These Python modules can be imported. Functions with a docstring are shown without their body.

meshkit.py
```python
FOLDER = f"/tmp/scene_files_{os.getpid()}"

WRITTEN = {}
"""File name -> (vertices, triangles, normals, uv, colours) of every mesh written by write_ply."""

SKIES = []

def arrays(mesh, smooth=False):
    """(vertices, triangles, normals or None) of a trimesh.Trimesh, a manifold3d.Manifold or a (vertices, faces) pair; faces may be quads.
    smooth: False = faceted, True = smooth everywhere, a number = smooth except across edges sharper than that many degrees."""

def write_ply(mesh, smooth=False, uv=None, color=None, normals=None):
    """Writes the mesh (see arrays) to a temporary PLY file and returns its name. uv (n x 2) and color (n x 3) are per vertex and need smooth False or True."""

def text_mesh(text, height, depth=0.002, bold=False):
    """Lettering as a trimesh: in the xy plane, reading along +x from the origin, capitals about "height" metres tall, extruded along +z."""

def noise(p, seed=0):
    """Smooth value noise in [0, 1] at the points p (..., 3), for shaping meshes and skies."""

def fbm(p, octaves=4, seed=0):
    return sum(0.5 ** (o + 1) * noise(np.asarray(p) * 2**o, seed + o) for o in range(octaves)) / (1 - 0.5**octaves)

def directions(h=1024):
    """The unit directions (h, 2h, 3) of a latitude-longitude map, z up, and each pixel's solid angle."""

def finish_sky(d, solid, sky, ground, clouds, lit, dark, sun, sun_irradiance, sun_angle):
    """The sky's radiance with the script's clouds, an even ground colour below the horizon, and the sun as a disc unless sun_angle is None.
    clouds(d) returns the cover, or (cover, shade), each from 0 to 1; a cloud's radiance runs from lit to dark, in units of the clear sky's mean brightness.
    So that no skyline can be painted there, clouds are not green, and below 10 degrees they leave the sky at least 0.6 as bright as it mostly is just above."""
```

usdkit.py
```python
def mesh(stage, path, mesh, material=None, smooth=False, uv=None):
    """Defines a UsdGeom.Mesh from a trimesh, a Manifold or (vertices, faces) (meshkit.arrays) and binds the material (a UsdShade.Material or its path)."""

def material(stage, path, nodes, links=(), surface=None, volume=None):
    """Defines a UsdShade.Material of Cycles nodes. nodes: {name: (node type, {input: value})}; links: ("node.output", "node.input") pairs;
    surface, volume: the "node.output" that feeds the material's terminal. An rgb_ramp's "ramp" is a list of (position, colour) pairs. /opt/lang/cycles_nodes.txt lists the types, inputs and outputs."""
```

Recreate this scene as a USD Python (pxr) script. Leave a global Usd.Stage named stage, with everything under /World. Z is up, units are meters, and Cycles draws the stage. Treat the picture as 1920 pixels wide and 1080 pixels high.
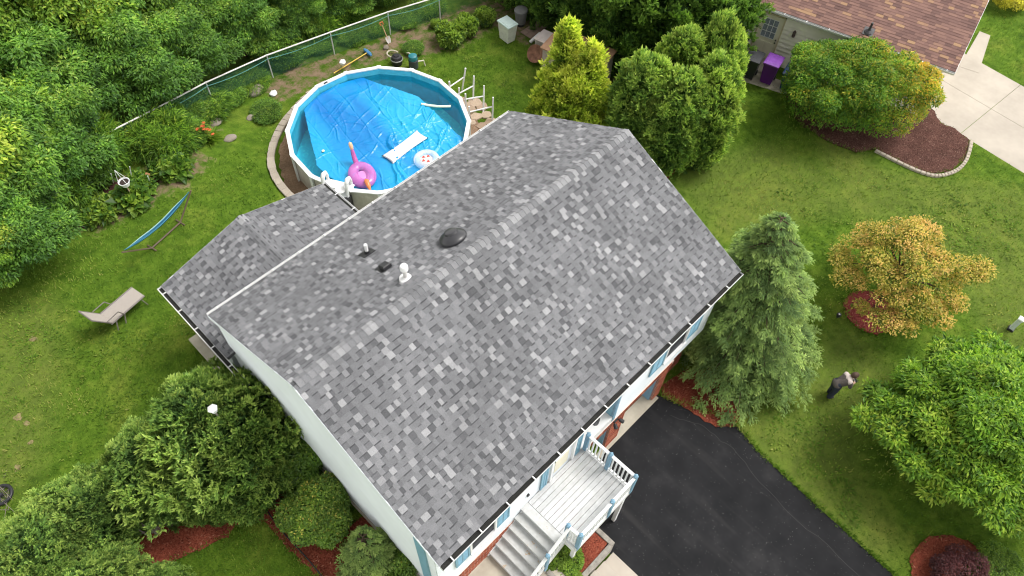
import math
import numpy as np
import trimesh
import manifold3d as m3
import shapely.geometry as sg
import usdkit, meshkit
from pxr import Usd, UsdGeom, UsdLux, UsdShade, Gf, Sdf, Vt

stage = Usd.Stage.CreateInMemory()
UsdGeom.SetStageUpAxis(stage, UsdGeom.Tokens.z)
UsdGeom.SetStageMetersPerUnit(stage, 1.0)
world = UsdGeom.Xform.Define(stage, '/World')
stage.SetDefaultPrim(world.GetPrim())
UsdGeom.Scope.Define(stage, '/World/Looks')

# ------------------------------------------------------------------ camera, sky, sun
RIGHT = np.array([0.70206880, -0.71163757, 0.02591088])
DOWN = np.array([-0.57323004, -0.58636178, -0.57235232])
FWD = np.array([0.42250056, 0.38697781, -0.81959835])
EYE = np.array([-2.11526745, -3.49835128, 20.74236951])
FPX = 1400.0                                     # focal length in pixels of a 1920-wide picture
cam = UsdGeom.Camera.Define(stage, '/World/camera')
cam.CreateHorizontalApertureAttr(36.0)
cam.CreateVerticalApertureAttr(20.25)
cam.CreateFocalLengthAttr(36.0 * FPX / 1920)
cam.CreateClippingRangeAttr(Gf.Vec2f(0.1, 2000))
mm = Gf.Matrix4d(*RIGHT, 0, *(-DOWN), 0, *(-FWD), 0, *EYE, 1)
cam.AddTransformOp().Set(mm)
EXPOSURE = 0.76
cam.CreateExposureAttr(EXPOSURE)

SUN_EL, SUN_AZ = math.radians(58), math.radians(114)   # azimuth = atan2(x, y)
SUN_DIR = np.array([math.cos(SUN_EL) * math.sin(SUN_AZ), math.cos(SUN_EL) * math.cos(SUN_AZ), math.sin(SUN_EL)])
sun = UsdLux.DistantLight.Define(stage, '/World/sun')
sun.CreateIntensityAttr(0.27)
sun.CreateAngleAttr(24.0)
sun.CreateColorAttr(Gf.Vec3f(1.0, 0.96, 0.90))
sun.CreateNormalizeAttr(True)
zq = Gf.Rotation(Gf.Vec3d(0, 0, 1), Gf.Vec3d(*SUN_DIR))
sun.AddTransformOp().Set(Gf.Matrix4d().SetRotate(zq))
dome = UsdLux.DomeLight.Define(stage, '/World/sky')
skym = usdkit.material(stage, '/World/Looks/sky_look', {
    'sky': ('sky_texture', {'sky_type': 'single_scattering', 'sun_disc': False, 'sun_elevation': SUN_EL, 'sun_rotation': SUN_AZ, 'aerosol_density': 2.0}),
    'tc': ('texture_coordinate', {}),
    'no': ('noise_texture', {'scale': 2.2, 'detail': 5.0, 'roughness': 0.6}),
    'rp': ('rgb_ramp', {'ramp': [(0.2, (0, 0, 0)), (0.45, (1, 1, 1))]}),
    'bw': ('rgb_to_bw', {}),
    'cl': ('mix', {'mix_type': 'multiply', 'fac': 1.0, 'color2': (1.75, 1.72, 1.68)}),
    'mx': ('mix', {'mix_type': 'mix'}),
    'bg': ('background_shader', {'strength': 0.145})},
    [('sky.color', 'bw.color'), ('bw.val', 'cl.color1'), ('tc.generated', 'no.vector'), ('no.fac', 'rp.fac'),
     ('rp.color', 'mx.fac'), ('sky.color', 'mx.color1'), ('cl.color', 'mx.color2'), ('mx.color', 'bg.color')], surface='bg.background')
UsdShade.MaterialBindingAPI.Apply(dome.GetPrim()).Bind(skym)
dome.GetPrim().SetCustomDataByKey('kind', 'structure')

# ------------------------------------------------------------------ helpers
ORIGIN = {}
COUNT = {}


def numbered(parent, name):
    k = (parent, name)
    n = COUNT.get(k, -1) + 1
    COUNT[k] = n
    return f'{parent}/{name}' if n == 0 else f'{parent}/{name}_{n:03d}'


def tag(prim, label=None, cat=None, group=None, kind=None):
    p = prim.GetPrim() if hasattr(prim, 'GetPrim') else prim
    for k, v in (('label', label), ('category', cat), ('group', group), ('kind', kind)):
        if v:
            p.SetCustomDataByKey(k, v)
    return prim


def thing(name, loc, label, cat, group=None, kind=None):
    path = numbered('/World', name)
    x = UsdGeom.Xform.Define(stage, path)
    x.AddTranslateOp().Set(Gf.Vec3d(*map(float, loc)))
    ORIGIN[path] = np.array(loc, float)
    tag(x, label, cat, group, kind)
    return path


class MB:
    """collects pieces in world coordinates; build() makes them one mesh"""

    def __init__(self):
        self.v, self.f, self.n, self.t = [], [], 0, []

    def add(self, v, f, tone=None):
        v = np.asarray(v, float).reshape(-1, 3)
        f = np.asarray(f, int)
        if f.shape[1] == 4:
            f = np.vstack([f[:, [0, 1, 2]], f[:, [0, 2, 3]]])
        self.v.append(v)
        self.f.append(f + self.n)
        self.n += len(v)
        self.t.append(np.broadcast_to(0.5 if tone is None else np.asarray(tone, float), (len(v),)))
        return self

    def tm(self, m, tone=None):
        if hasattr(m, 'to_mesh'):
            q = m.to_mesh()
            return self.add(np.array(q.vert_properties)[:, :3], np.array(q.tri_verts), tone)
        return self.add(m.vertices, m.faces, tone)

    def box(self, c, s, ax=None, tone=None, bev=0.0):
        """box at centre c with full sizes s; ax: 3 row axes; bev chamfers the upper and lower edges"""
        s = np.asarray(s, float) / 2
        if bev:
            ring = lambda z, i: [[-s[0] + i, -s[1] + i, z], [s[0] - i, -s[1] + i, z], [s[0] - i, s[1] - i, z], [-s[0] + i, s[1] - i, z]]
            v = np.array(ring(-s[2], bev) + ring(-s[2] + bev, 0) + ring(s[2] - bev, 0) + ring(s[2], bev))
            f = [[3, 2, 1, 0], [12, 13, 14, 15]]
            for k in range(3):
                for i in range(4):
                    f.append([4 * k + i, 4 * k + (i + 1) % 4, 4 * k + 4 + (i + 1) % 4, 4 * k + 4 + i])
        else:
            v = np.array([[x, y, z] for z in (-1, 1) for y in (-1, 1) for x in (-1, 1)]) * s
            f = [[0, 2, 3, 1], [4, 5, 7, 6], [0, 1, 5, 4], [2, 6, 7, 3], [0, 4, 6, 2], [1, 3, 7, 5]]
        if ax is not None:
            v = v @ np.asarray(ax, float)
        return self.add(v + np.asarray(c, float), f, tone)

    def bar(self, a, b, w, h=None, up=(0, 0, 1), tone=None, bev=0.0):
        """rectangular bar from a to b: width w sideways, h along up"""
        a, b = np.asarray(a, float), np.asarray(b, float)
        d = b - a
        L = np.linalg.norm(d)
        d = d / L
        s = np.cross(up, d)
        s = s / np.linalg.norm(s)
        u = np.cross(d, s)
        return self.box((a + b) / 2, (L, w, h or w), (d, s, u), tone, bev)

    def tube(self, pts, r, n=8, tone=None, caps=True):
        pts = np.asarray(pts, float)
        r = np.broadcast_to(np.asarray(r, float), (len(pts),))
        t = np.gradient(pts, axis=0)
        t /= np.linalg.norm(t, axis=1, keepdims=True) + 1e-12
        ref = np.array([0, 0, 1.0]) if abs(t[0, 2]) < 0.9 else np.array([1.0, 0, 0])
        v = []
        for i in range(len(pts)):
            s = np.cross(ref, t[i])
            s /= np.linalg.norm(s) + 1e-12
            u = np.cross(t[i], s)
            ref = u
            a = np.arange(n) * 2 * np.pi / n
            v.append(pts[i] + r[i] * (np.cos(a)[:, None] * s + np.sin(a)[:, None] * u))
        v = np.vstack(v)
        f = []
        for i in range(len(pts) - 1):
            for k in range(n):
                f.append([i * n + k, i * n + (k + 1) % n, (i + 1) * n + (k + 1) % n, (i + 1) * n + k])
        f = np.array(f)
        f = np.vstack([f[:, [0, 1, 2]], f[:, [0, 2, 3]]])
        if caps:
            m = len(v)
            v = np.vstack([v, pts[0], pts[-1]])
            c = [[m, (k + 1) % n, k] for k in range(n)] + [[m + 1, (len(pts) - 1) * n + k, (len(pts) - 1) * n + (k + 1) % n] for k in range(n)]
            f = np.vstack([f, c])
        return self.add(v, f, tone)

    def lathe(self, prof, c, n=24, ax=(0, 0, 1), tone=None, sx=1.0, sy=1.0):
        """prof: (radius, height) pairs, turned about ax through c"""
        prof = np.asarray(prof, float)
        ax = np.asarray(ax, float) / np.linalg.norm(ax)
        s = np.cross(ax, [0, 1, 0] if abs(ax[1]) < 0.9 else [1, 0, 0])
        s /= np.linalg.norm(s)
        u = np.cross(ax, s)
        a = np.arange(n) * 2 * np.pi / n
        v = np.vstack([np.asarray(c, float) + r * (sx * np.cos(a)[:, None] * s + sy * np.sin(a)[:, None] * u) + z * ax for r, z in prof])
        f = [[i * n + k, i * n + (k + 1) % n, (i + 1) * n + (k + 1) % n, (i + 1) * n + k] for i in range(len(prof) - 1) for k in range(n)]
        return self.add(v, f, tone)

    def prism(self, poly, z0, z1, tone=None):
        """vertical prism over a list of xy points or a shapely polygon"""
        p = poly if hasattr(poly, 'exterior') else sg.Polygon(poly)
        m = trimesh.creation.extrude_polygon(p.buffer(0), z1 - z0, engine='earcut')
        v = np.array(m.vertices)
        v[:, 2] += z0
        return self.add(v, m.faces, tone)

    def build(self, name, material, parent='/World', smooth=False, label=None, cat=None, group=None, kind=None, tones=False):
        path = numbered(parent, name)
        v, f = np.vstack(self.v), np.vstack(self.f)
        root = '/'.join(path.split('/')[:3])
        if parent == '/World':
            o = np.array([v[:, 0].mean(), v[:, 1].mean(), v[:, 2].min()])
            ORIGIN[path] = o
        else:
            o = ORIGIN[root]
        vv = v - o
        if smooth is not False and not tones:
            pm = usdkit.mesh(stage, path, trimesh.Trimesh(vv, f, process=True), material, smooth=smooth)
        else:
            pm = usdkit.mesh(stage, path, (vv, f), material, smooth=smooth)
            if tones:
                t = np.concatenate(self.t).astype(np.float32)
                UsdGeom.PrimvarsAPI(pm).CreatePrimvar('tone', Sdf.ValueTypeNames.FloatArray, 'vertex').Set(Vt.FloatArray.FromNumpy(t))
        if parent == '/World':
            UsdGeom.Xformable(pm).AddTranslateOp().Set(Gf.Vec3d(*map(float, o)))
        tag(pm, label, cat, group, kind)
        return path


def copy_of(src, name, loc, label, rotz=0.0, scale=(1, 1, 1), group=None, tilt=(0, 0)):
    path = numbered('/World', name)
    x = UsdGeom.Xform.Define(stage, path)
    x.GetPrim().GetReferences().AddInternalReference(Sdf.Path(src))
    x.ClearXformOpOrder()
    x.AddTranslateOp().Set(Gf.Vec3d(*map(float, loc)))
    x.AddRotateXYZOp().Set(Gf.Vec3f(float(tilt[0]), float(tilt[1]), float(rotz)))
    x.AddScaleOp().Set(Gf.Vec3f(*map(float, scale)))
    x.GetPrim().SetInstanceable(True)
    d = stage.GetPrimAtPath(src).GetCustomData()
    tag(x, label, d.get('category'), group or d.get('group'))
    return path


def smooth01(x):
    x = np.clip(x, 0, 1)
    return x * x * (3 - 2 * x)


POOL = np.array([9.6, 14.3])


def height(x, y):
    """ground height: the left yard lies 1.15 m above the drive and the pool pad"""
    x, y = np.asarray(x, float), np.asarray(y, float)
    h = 1.15 * smooth01((8.5 - x) / 6.5)
    und = 0.05 * (meshkit.noise(np.stack([x * 0.22, y * 0.22, 0 * x], -1), 3) - 0.5) * smooth01((np.abs(x - 6) - 6) / 3)
    front = np.where(x < 4.05, 1.15 * smooth01((3.9 - x) / 1.3), 0.0)
    k = smooth01((0.6 - y) / 0.3)
    h = h * (1 - k) + front * k
    r = np.hypot(x - POOL[0], y - POOL[1])
    return h * smooth01((r - 3.95) / 0.12) + und * smooth01((r - 5) / 2)


def at(px, py, z=None):
    """the point of the ground (or of the level z) that the photograph shows at this pixel"""
    d = RIGHT * (px - 960) / FPX + DOWN * (py - 540) / FPX + FWD
    zz = 0.0 if z is None else z
    for _ in range(1 if z is not None else 12):
        p = EYE + d * ((zz - EYE[2]) / d[2])
        if z is None:
            zz = 0.5 * zz + 0.5 * float(height(p[0], p[1]))
    return p


def unit(v):
    v = np.asarray(v, float)
    return v / (np.linalg.norm(v, axis=-1, keepdims=True) + 1e-12)


# ------------------------------------------------------------------ materials
def mat(name, col, rough=0.6, var=0.12, scale=6.0, spec=0.4, bump=0.0, bscale=60.0, metal=0.0, col2=None, detail=4.0, trans=0.0, coat=0.0):
    c = np.array(col, float)
    lo, hi = c * (1 - var), np.minimum(c * (1 + var), 0.95)
    if col2 is not None:
        hi = np.array(col2, float)
    nodes = {'g': ('geometry', {}), 'n': ('noise_texture', {'scale': scale, 'detail': detail, 'roughness': 0.65}),
             'r': ('rgb_ramp', {'ramp': [(0.32, lo), (0.68, hi)]}),
             'p': ('principled_bsdf', {'roughness': rough, 'specular_ior_level': spec, 'metallic': metal, 'transmission_weight': trans, 'coat_weight': coat})}
    links = [('g.position', 'n.vector'), ('n.fac', 'r.fac'), ('r.color', 'p.base_color')]
    if bump:
        nodes['n2'] = ('noise_texture', {'scale': bscale, 'detail': 3.0})
        nodes['b'] = ('bump', {'strength': bump, 'distance': 0.01})
        links += [('g.position', 'n2.vector'), ('n2.fac', 'b.height'), ('b.normal', 'p.normal')]
    return usdkit.material(stage, '/World/Looks/' + name, nodes, links, surface='p.BSDF')


def tone_mat(name, ramp, rough=0.85, spec=0.3, gscale=220.0, gvar=0.25, bump=0.3, interpolate=True, big=0.0, bigscale=0.5):
    """colour by the tone that each piece carries, with a fine grain"""
    nodes = {'a': ('attribute', {'attribute': 'tone'}), 'r': ('rgb_ramp', {'ramp': ramp, 'interpolate': interpolate}), 'g': ('geometry', {}),
             'n': ('noise_texture', {'scale': gscale, 'detail': 2.0}), 'mr': ('map_range', {'from_min': 0.25, 'from_max': 0.75, 'to_min': 1 - gvar, 'to_max': 1 + gvar}),
             'n3': ('noise_texture', {'scale': bigscale, 'detail': 3.0}), 'mb': ('map_range', {'from_min': 0.3, 'from_max': 0.7, 'to_min': 1 - big, 'to_max': 1 + big}),
             'm0': ('math', {'math_type': 'multiply'}),
             'm': ('mix', {'mix_type': 'multiply', 'fac': 1.0}), 'b': ('bump', {'strength': bump, 'distance': 0.004}),
             'p': ('principled_bsdf', {'roughness': rough, 'specular_ior_level': spec})}
    return usdkit.material(stage, '/World/Looks/' + name, nodes,
                           [('a.fac', 'r.fac'), ('g.position', 'n.vector'), ('g.position', 'n3.vector'), ('n3.fac', 'mb.value'), ('n.fac', 'mr.value'), ('mr.result', 'm0.value1'), ('mb.result', 'm0.value2'),
                            ('r.color', 'm.color1'), ('m0.value', 'm.color2'), ('m.color', 'p.base_color'),
                            ('n.fac', 'b.height'), ('b.normal', 'p.normal')], surface='p.BSDF')


def leaf_mat(name, ramp, trans=0.3, rough=0.5, spec=0.35, nscale=1.3, nvar=0.28):
    nodes = {'a': ('attribute', {'attribute': 'tone'}), 'r': ('rgb_ramp', {'ramp': ramp}), 'g': ('geometry', {}),
             'n': ('noise_texture', {'scale': nscale, 'detail': 2.0}), 'mr': ('map_range', {'from_min': 0.3, 'from_max': 0.7, 'to_min': 1 - nvar, 'to_max': 1 + nvar}),
             'm': ('mix', {'mix_type': 'multiply', 'fac': 1.0}),
             'p': ('principled_bsdf', {'roughness': rough, 'specular_ior_level': spec}),
             't': ('translucent_bsdf', {}), 'x': ('mix_closure', {'fac': trans}), 'y': ('mix', {'mix_type': 'multiply', 'fac': 1.0, 'color2': (1.15, 1.2, 0.7)})}
    return usdkit.material(stage, '/World/Looks/' + name, nodes,
                           [('a.fac', 'r.fac'), ('g.position', 'n.vector'), ('n.fac', 'mr.value'), ('r.color', 'm.color1'), ('mr.result', 'm.color2'),
                            ('m.color', 'p.base_color'), ('m.color', 'y.color1'), ('y.color', 't.color'), ('p.BSDF', 'x.closure1'), ('t.BSDF', 'x.closure2')], surface='x.closure')


M = {}
M['white'] = mat('white_paint', (0.68, 0.685, 0.685), 0.45, 0.05, 2.0)
M['siding'] = mat('white_siding', (0.74, 0.785, 0.83), 0.5, 0.05, 0.7, 0.35)
M['cream'] = mat('cream_paint', (0.68, 0.64, 0.50), 0.5, 0.06, 3.0)
M['cream_siding'] = mat('cream_siding', (0.80, 0.77, 0.67), 0.55, 0.05, 1.0)
M['blue_trim'] = mat('blue_trim', (0.16, 0.285, 0.385), 0.5, 0.1, 4.0)
M['shutter'] = mat('blue_shutter', (0.15, 0.30, 0.39), 0.5, 0.1, 4.0)
M['gutter_dark'] = mat('gutter_grime', (0.018, 0.018, 0.016), 0.9, 0.5, 9.0)
M['gutter_moss'] = mat('gutter_moss', (0.05, 0.06, 0.03), 0.95, 0.5, 9.0)
M['black'] = mat('black_plastic', (0.016, 0.016, 0.018), 0.4, 0.1)
M['black_metal'] = mat('black_metal', (0.02, 0.02, 0.023), 0.33, 0.15, 5.0, 0.6)
M['glass_dark'] = mat('window_glass', (0.014, 0.015, 0.02), 0.45, 0.2, 2.0, 0.12)
M['screen'] = mat('insect_screen', (0.05, 0.05, 0.06), 0.7, 0.1, 30)
M['concrete'] = mat('concrete', (0.42, 0.38, 0.31), 0.9, 0.16, 1.6, 0.2, 0.3, 80)
M['concrete_pale'] = mat('pale_concrete', (0.39, 0.35, 0.30), 0.9, 0.12, 0.7, 0.2, 0.25, 90)
M['wood_grey'] = mat('weathered_timber', (0.27, 0.25, 0.22), 0.9, 0.3, 7.0, 0.2, 0.4, 50)
M['wood_tan'] = mat('tan_plywood', (0.45, 0.33, 0.23), 0.85, 0.15, 4.0, 0.2)
M['bark'] = mat('bark', (0.09, 0.065, 0.045), 0.95, 0.35, 9.0, 0.1, 0.6, 40)
M['bark_pale'] = mat('bare_twigs', (0.22, 0.19, 0.16), 0.95, 0.3, 9.0, 0.1)
M['deck'] = tone_mat('deck_boards', [(0, (0.43, 0.43, 0.425)), (1, (0.56, 0.565, 0.57))], 0.6, 0.3, 7.0, 0.10, 0.05)
M['tread'] = usdkit.material(stage, '/World/Looks/worn_tread_paint', {
    'a': ('attribute', {'attribute': 'tone'}), 'r': ('rgb_ramp', {'ramp': [(0, (0.40, 0.40, 0.39)), (1, (0.54, 0.545, 0.545))]}), 'g': ('geometry', {}),
    'n': ('noise_texture', {'scale': 3.4, 'detail': 5.0, 'roughness': 0.7}), 'rn': ('rgb_ramp', {'ramp': [(0.61, (0, 0, 0)), (0.65, (1, 1, 1))]}),
    'n2': ('noise_texture', {'scale': 9.0, 'detail': 4.0}), 'r2': ('rgb_ramp', {'ramp': [(0.3, (0.88, 0.87, 0.85)), (0.7, (1.04, 1.04, 1.04))]}), 'm': ('mix', {'mix_type': 'multiply', 'fac': 1.0}),
    'x': ('mix', {'mix_type': 'mix', 'color2': (0.42, 0.30, 0.18)}), 'p': ('principled_bsdf', {'roughness': 0.65, 'specular_ior_level': 0.3})},
    [('a.fac', 'r.fac'), ('g.position', 'n.vector'), ('g.position', 'n2.vector'), ('n.fac', 'rn.fac'), ('n2.fac', 'r2.fac'), ('r.color', 'm.color1'), ('r2.color', 'm.color2'), ('m.color', 'x.color1'), ('rn.color', 'x.fac'), ('x.color', 'p.base_color')], surface='p.BSDF')
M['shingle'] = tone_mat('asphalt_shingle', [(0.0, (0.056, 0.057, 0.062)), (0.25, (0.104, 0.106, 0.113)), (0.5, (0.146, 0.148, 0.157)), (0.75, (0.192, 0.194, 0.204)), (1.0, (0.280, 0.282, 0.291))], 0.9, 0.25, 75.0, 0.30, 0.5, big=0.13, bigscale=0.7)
M['shingle_brown'] = tone_mat('brown_shingle', [(0.0, (0.115, 0.066, 0.058)), (0.4, (0.165, 0.094, 0.08)), (0.75, (0.205, 0.118, 0.096)), (0.9, (0.26, 0.155, 0.10)), (1.0, (0.31, 0.195, 0.11))], 0.9, 0.25, 120.0, 0.18, 0.4)
M['brick'] = tone_mat('red_brick', [(0, (0.20, 0.055, 0.035)), (0.6, (0.30, 0.085, 0.05)), (1, (0.40, 0.15, 0.09))], 0.9, 0.2, 60.0, 0.15, 0.3)
M['mortar'] = mat('mortar', (0.66, 0.58, 0.52), 0.95, 0.12, 8)
M['stone_block'] = tone_mat('wall_block', [(0, (0.20, 0.17, 0.14)), (1, (0.40, 0.35, 0.29))], 0.95, 0.2, 40, 0.2, 0.5)
M['paver'] = tone_mat('flagstone', [(0, (0.30, 0.21, 0.15)), (1, (0.46, 0.36, 0.27))], 0.95, 0.2, 40, 0.2, 0.4)
M['tile'] = tone_mat('paver_brown', [(0, (0.20, 0.14, 0.11)), (1, (0.30, 0.22, 0.18))], 0.95, 0.2, 40, 0.2, 0.4)
# ------------------------------------------------------------------ the ground
def axis_grid(lo, hi, step, far):
    fine = np.arange(lo, hi + 1e-6, step)
    out = [hi + step * 1.35 ** k for k in range(1, 40) if step * 1.35 ** k < far]
    ins = [lo - step * 1.35 ** k for k in range(1, 40) if step * 1.35 ** k < far]
    return np.r_[ins[::-1], fine, out]


def poly_px(pts, z=None):
    return [tuple(at(x, y, z)[:2]) for x, y in pts]


def inside(poly, x, y, soft=0.0):
    """1 inside the polygon; fades over 'soft' metres outside"""
    import shapely
    p = sg.Polygon(poly).buffer(0)
    pts = shapely.points(np.stack([x, y], -1))
    if soft <= 0:
        return shapely.contains(p, pts).astype(float)
    return np.clip(1 - shapely.distance(p, pts) / soft, 0, 1)


# bare soil and worn grass, as the photograph shows them
DIRT = [poly_px(p) for p in (
    [(500, 165), (545, 130), (600, 118), (690, 92), (720, 75), (800, 45), (830, 35), (880, 12), (930, 0), (960, 20), (905, 60), (840, 92), (790, 105), (740, 98), (690, 118), (640, 132), (590, 152), (545, 178), (520, 185)],
    [(925, 40), (990, 40), (1040, 70), (1020, 100), (990, 80), (950, 60)],
    [(195, 345), (260, 325), (320, 322), (365, 290), (385, 300), (345, 345), (290, 365), (270, 385), (235, 400), (195, 375)],
    [(100, 405), (165, 400), (215, 415), (170, 432), (115, 425)],
    [(350, 235), (385, 225), (400, 250), (365, 268)],
    [(1130, 135), (1180, 140), (1200, 165), (1150, 190), (1120, 170)])]
DRY = [poly_px(p) for p in (
    [(15, 610), (70, 590), (75, 690), (60, 760), (30, 880), (10, 890)],
    [(1370, 790), (1470, 760), (1560, 690), (1590, 640), (1640, 700), (1560, 820), (1600, 940), (1640, 1010), (1560, 960), (1470, 870)],
    [(1560, 300), (1700, 350), (1900, 370), (1919, 640), (1870, 600), (1800, 480), (1700, 400), (1600, 380)],
    [(1290, 330), (1450, 290), (1540, 340), (1560, 380), (1450, 400), (1360, 420)],
    [(1560, 275), (1610, 278), (1600, 292), (1570, 288)])]
gx, gy = axis_grid(-12, 42, 0.22, 420), axis_grid(-14, 44, 0.22, 420)
X, Y = np.meshgrid(gx, gy)
Z = height(X, Y)
far = smooth01((np.hypot(X - 12, Y - 10) - 60) / 200)
Z = Z * (1 - far)
drv = inside([(4.3, 0.75), (8.8, 0.75), (9.75, -1.9), (9.5, -2.9), (9.15, -7.5), (8.5, -20), (4.0, -20), (4.35, -1)], X.ravel(), Y.ravel()).reshape(X.shape)
Z = Z - 0.05 * drv
nx, ny = len(gx), len(gy)
idx = np.arange(nx * ny).reshape(ny, nx)
F = np.stack([idx[:-1, :-1], idx[:-1, 1:], idx[1:, 1:], idx[1:, :-1]], -1).reshape(-1, 4)
V = np.stack([X, Y, Z], -1).reshape(-1, 3)
dirt = np.max([inside(p, V[:, 0], V[:, 1], 0.7) for p in DIRT], axis=0)
dry = np.max([inside(p, V[:, 0], V[:, 1], 1.2) for p in DRY], axis=0)
rp = np.hypot(V[:, 0] - POOL[0], V[:, 1] - POOL[1])
gm = usdkit.material(stage, '/World/Looks/lawn', {
    'g': ('geometry', {}), 'd': ('attribute', {'attribute': 'dirt'}), 'y': ('attribute', {'attribute': 'dry'}),
    'n1': ('noise_texture', {'scale': 0.55, 'detail': 6.0, 'roughness': 0.68}), 'n2': ('noise_texture', {'scale': 2.6, 'detail': 5.0, 'roughness': 0.7}), 'n3': ('noise_texture', {'scale': 32.0, 'detail': 4.0, 'roughness': 0.8}),
    'r1': ('rgb_ramp', {'ramp': [(0.25, (0.052, 0.112, 0.009)), (0.5, (0.085, 0.162, 0.014)), (0.75, (0.155, 0.205, 0.030))]}),
    'r2': ('rgb_ramp', {'ramp': [(0.3, (0.52, 0.58, 0.6)), (0.7, (1.5, 1.38, 1.3))]}),
    'r3': ('rgb_ramp', {'ramp': [(0.3, (0.45, 0.45, 0.45)), (0.7, (1.5, 1.5, 1.5))]}),
    'm2': ('mix', {'mix_type': 'multiply', 'fac': 0.95}), 'm3': ('mix', {'mix_type': 'multiply', 'fac': 0.5}),
    'add': ('math', {'math_type': 'multiply_add', 'value2': 0.6}), 'ry': ('rgb_ramp', {'ramp': [(0.5, (0, 0, 0)), (1.0, (1, 1, 1))]}), 'fy': ('math', {'math_type': 'multiply', 'value2': 0.27}),
    'my': ('mix', {'mix_type': 'mix', 'color2': (0.20, 0.195, 0.062)}),
    'ad': ('math', {'math_type': 'multiply_add', 'value2': 0.36}), 'rd': ('rgb_ramp', {'ramp': [(0.74, (0, 0, 0)), (0.92, (1, 1, 1))]}),
    'dc': ('rgb_ramp', {'ramp': [(0.3, (0.11, 0.075, 0.045)), (0.7, (0.26, 0.19, 0.125))]}),
    'md': ('mix', {'mix_type': 'mix'}),
    'b': ('bump', {'strength': 0.9, 'distance': 0.05}), 'p': ('principled_bsdf', {'roughness': 0.95, 'specular_ior_level': 0.1})},
    [('g.position', 'n1.vector'), ('g.position', 'n2.vector'), ('g.position', 'n3.vector'), ('n1.fac', 'r1.fac'), ('n2.fac', 'r2.fac'), ('n3.fac', 'r3.fac'),
     ('r1.color', 'm2.color1'), ('r2.color', 'm2.color2'), ('m2.color', 'm3.color1'), ('r3.color', 'm3.color2'),
     ('y.fac', 'add.value1'), ('n2.fac', 'add.value3'), ('add.value', 'ry.fac'), ('ry.color', 'fy.value1'), ('m3.color', 'my.color1'), ('fy.value', 'my.fac'),
     ('d.fac', 'ad.value1'), ('n2.fac', 'ad.value3'), ('ad.value', 'rd.fac'), ('n2.fac', 'dc.fac'),
     ('my.color', 'md.color1'), ('dc.color', 'md.color2'), ('rd.color', 'md.fac'), ('md.color', 'p.base_color'), ('n3.fac', 'b.height'), ('b.normal', 'p.normal')], surface='p.BSDF')
gp = usdkit.mesh(stage, '/World/ground', (V, F), gm, smooth=True)
for nm, a in (('dirt', dirt), ('dry', dry)):
    UsdGeom.PrimvarsAPI(gp).CreatePrimvar(nm, Sdf.ValueTypeNames.FloatArray, 'vertex').Set(Vt.FloatArray.FromNumpy(a.astype(np.float32)))
tag(gp, 'mown green lawn with worn dry patches around the houses', 'lawn', kind='structure')
# ------------------------------------------------------------------ drive, walk, steps
def sheet(name, poly, z, material, label, cat, kind='structure', thick=0.02, extra=None):
    b = MB()
    b.prism(poly, z - thick, z)
    if extra is not None:
        extra(b)
    return b.build(name, material, label=label, cat=cat, kind=kind)


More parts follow.
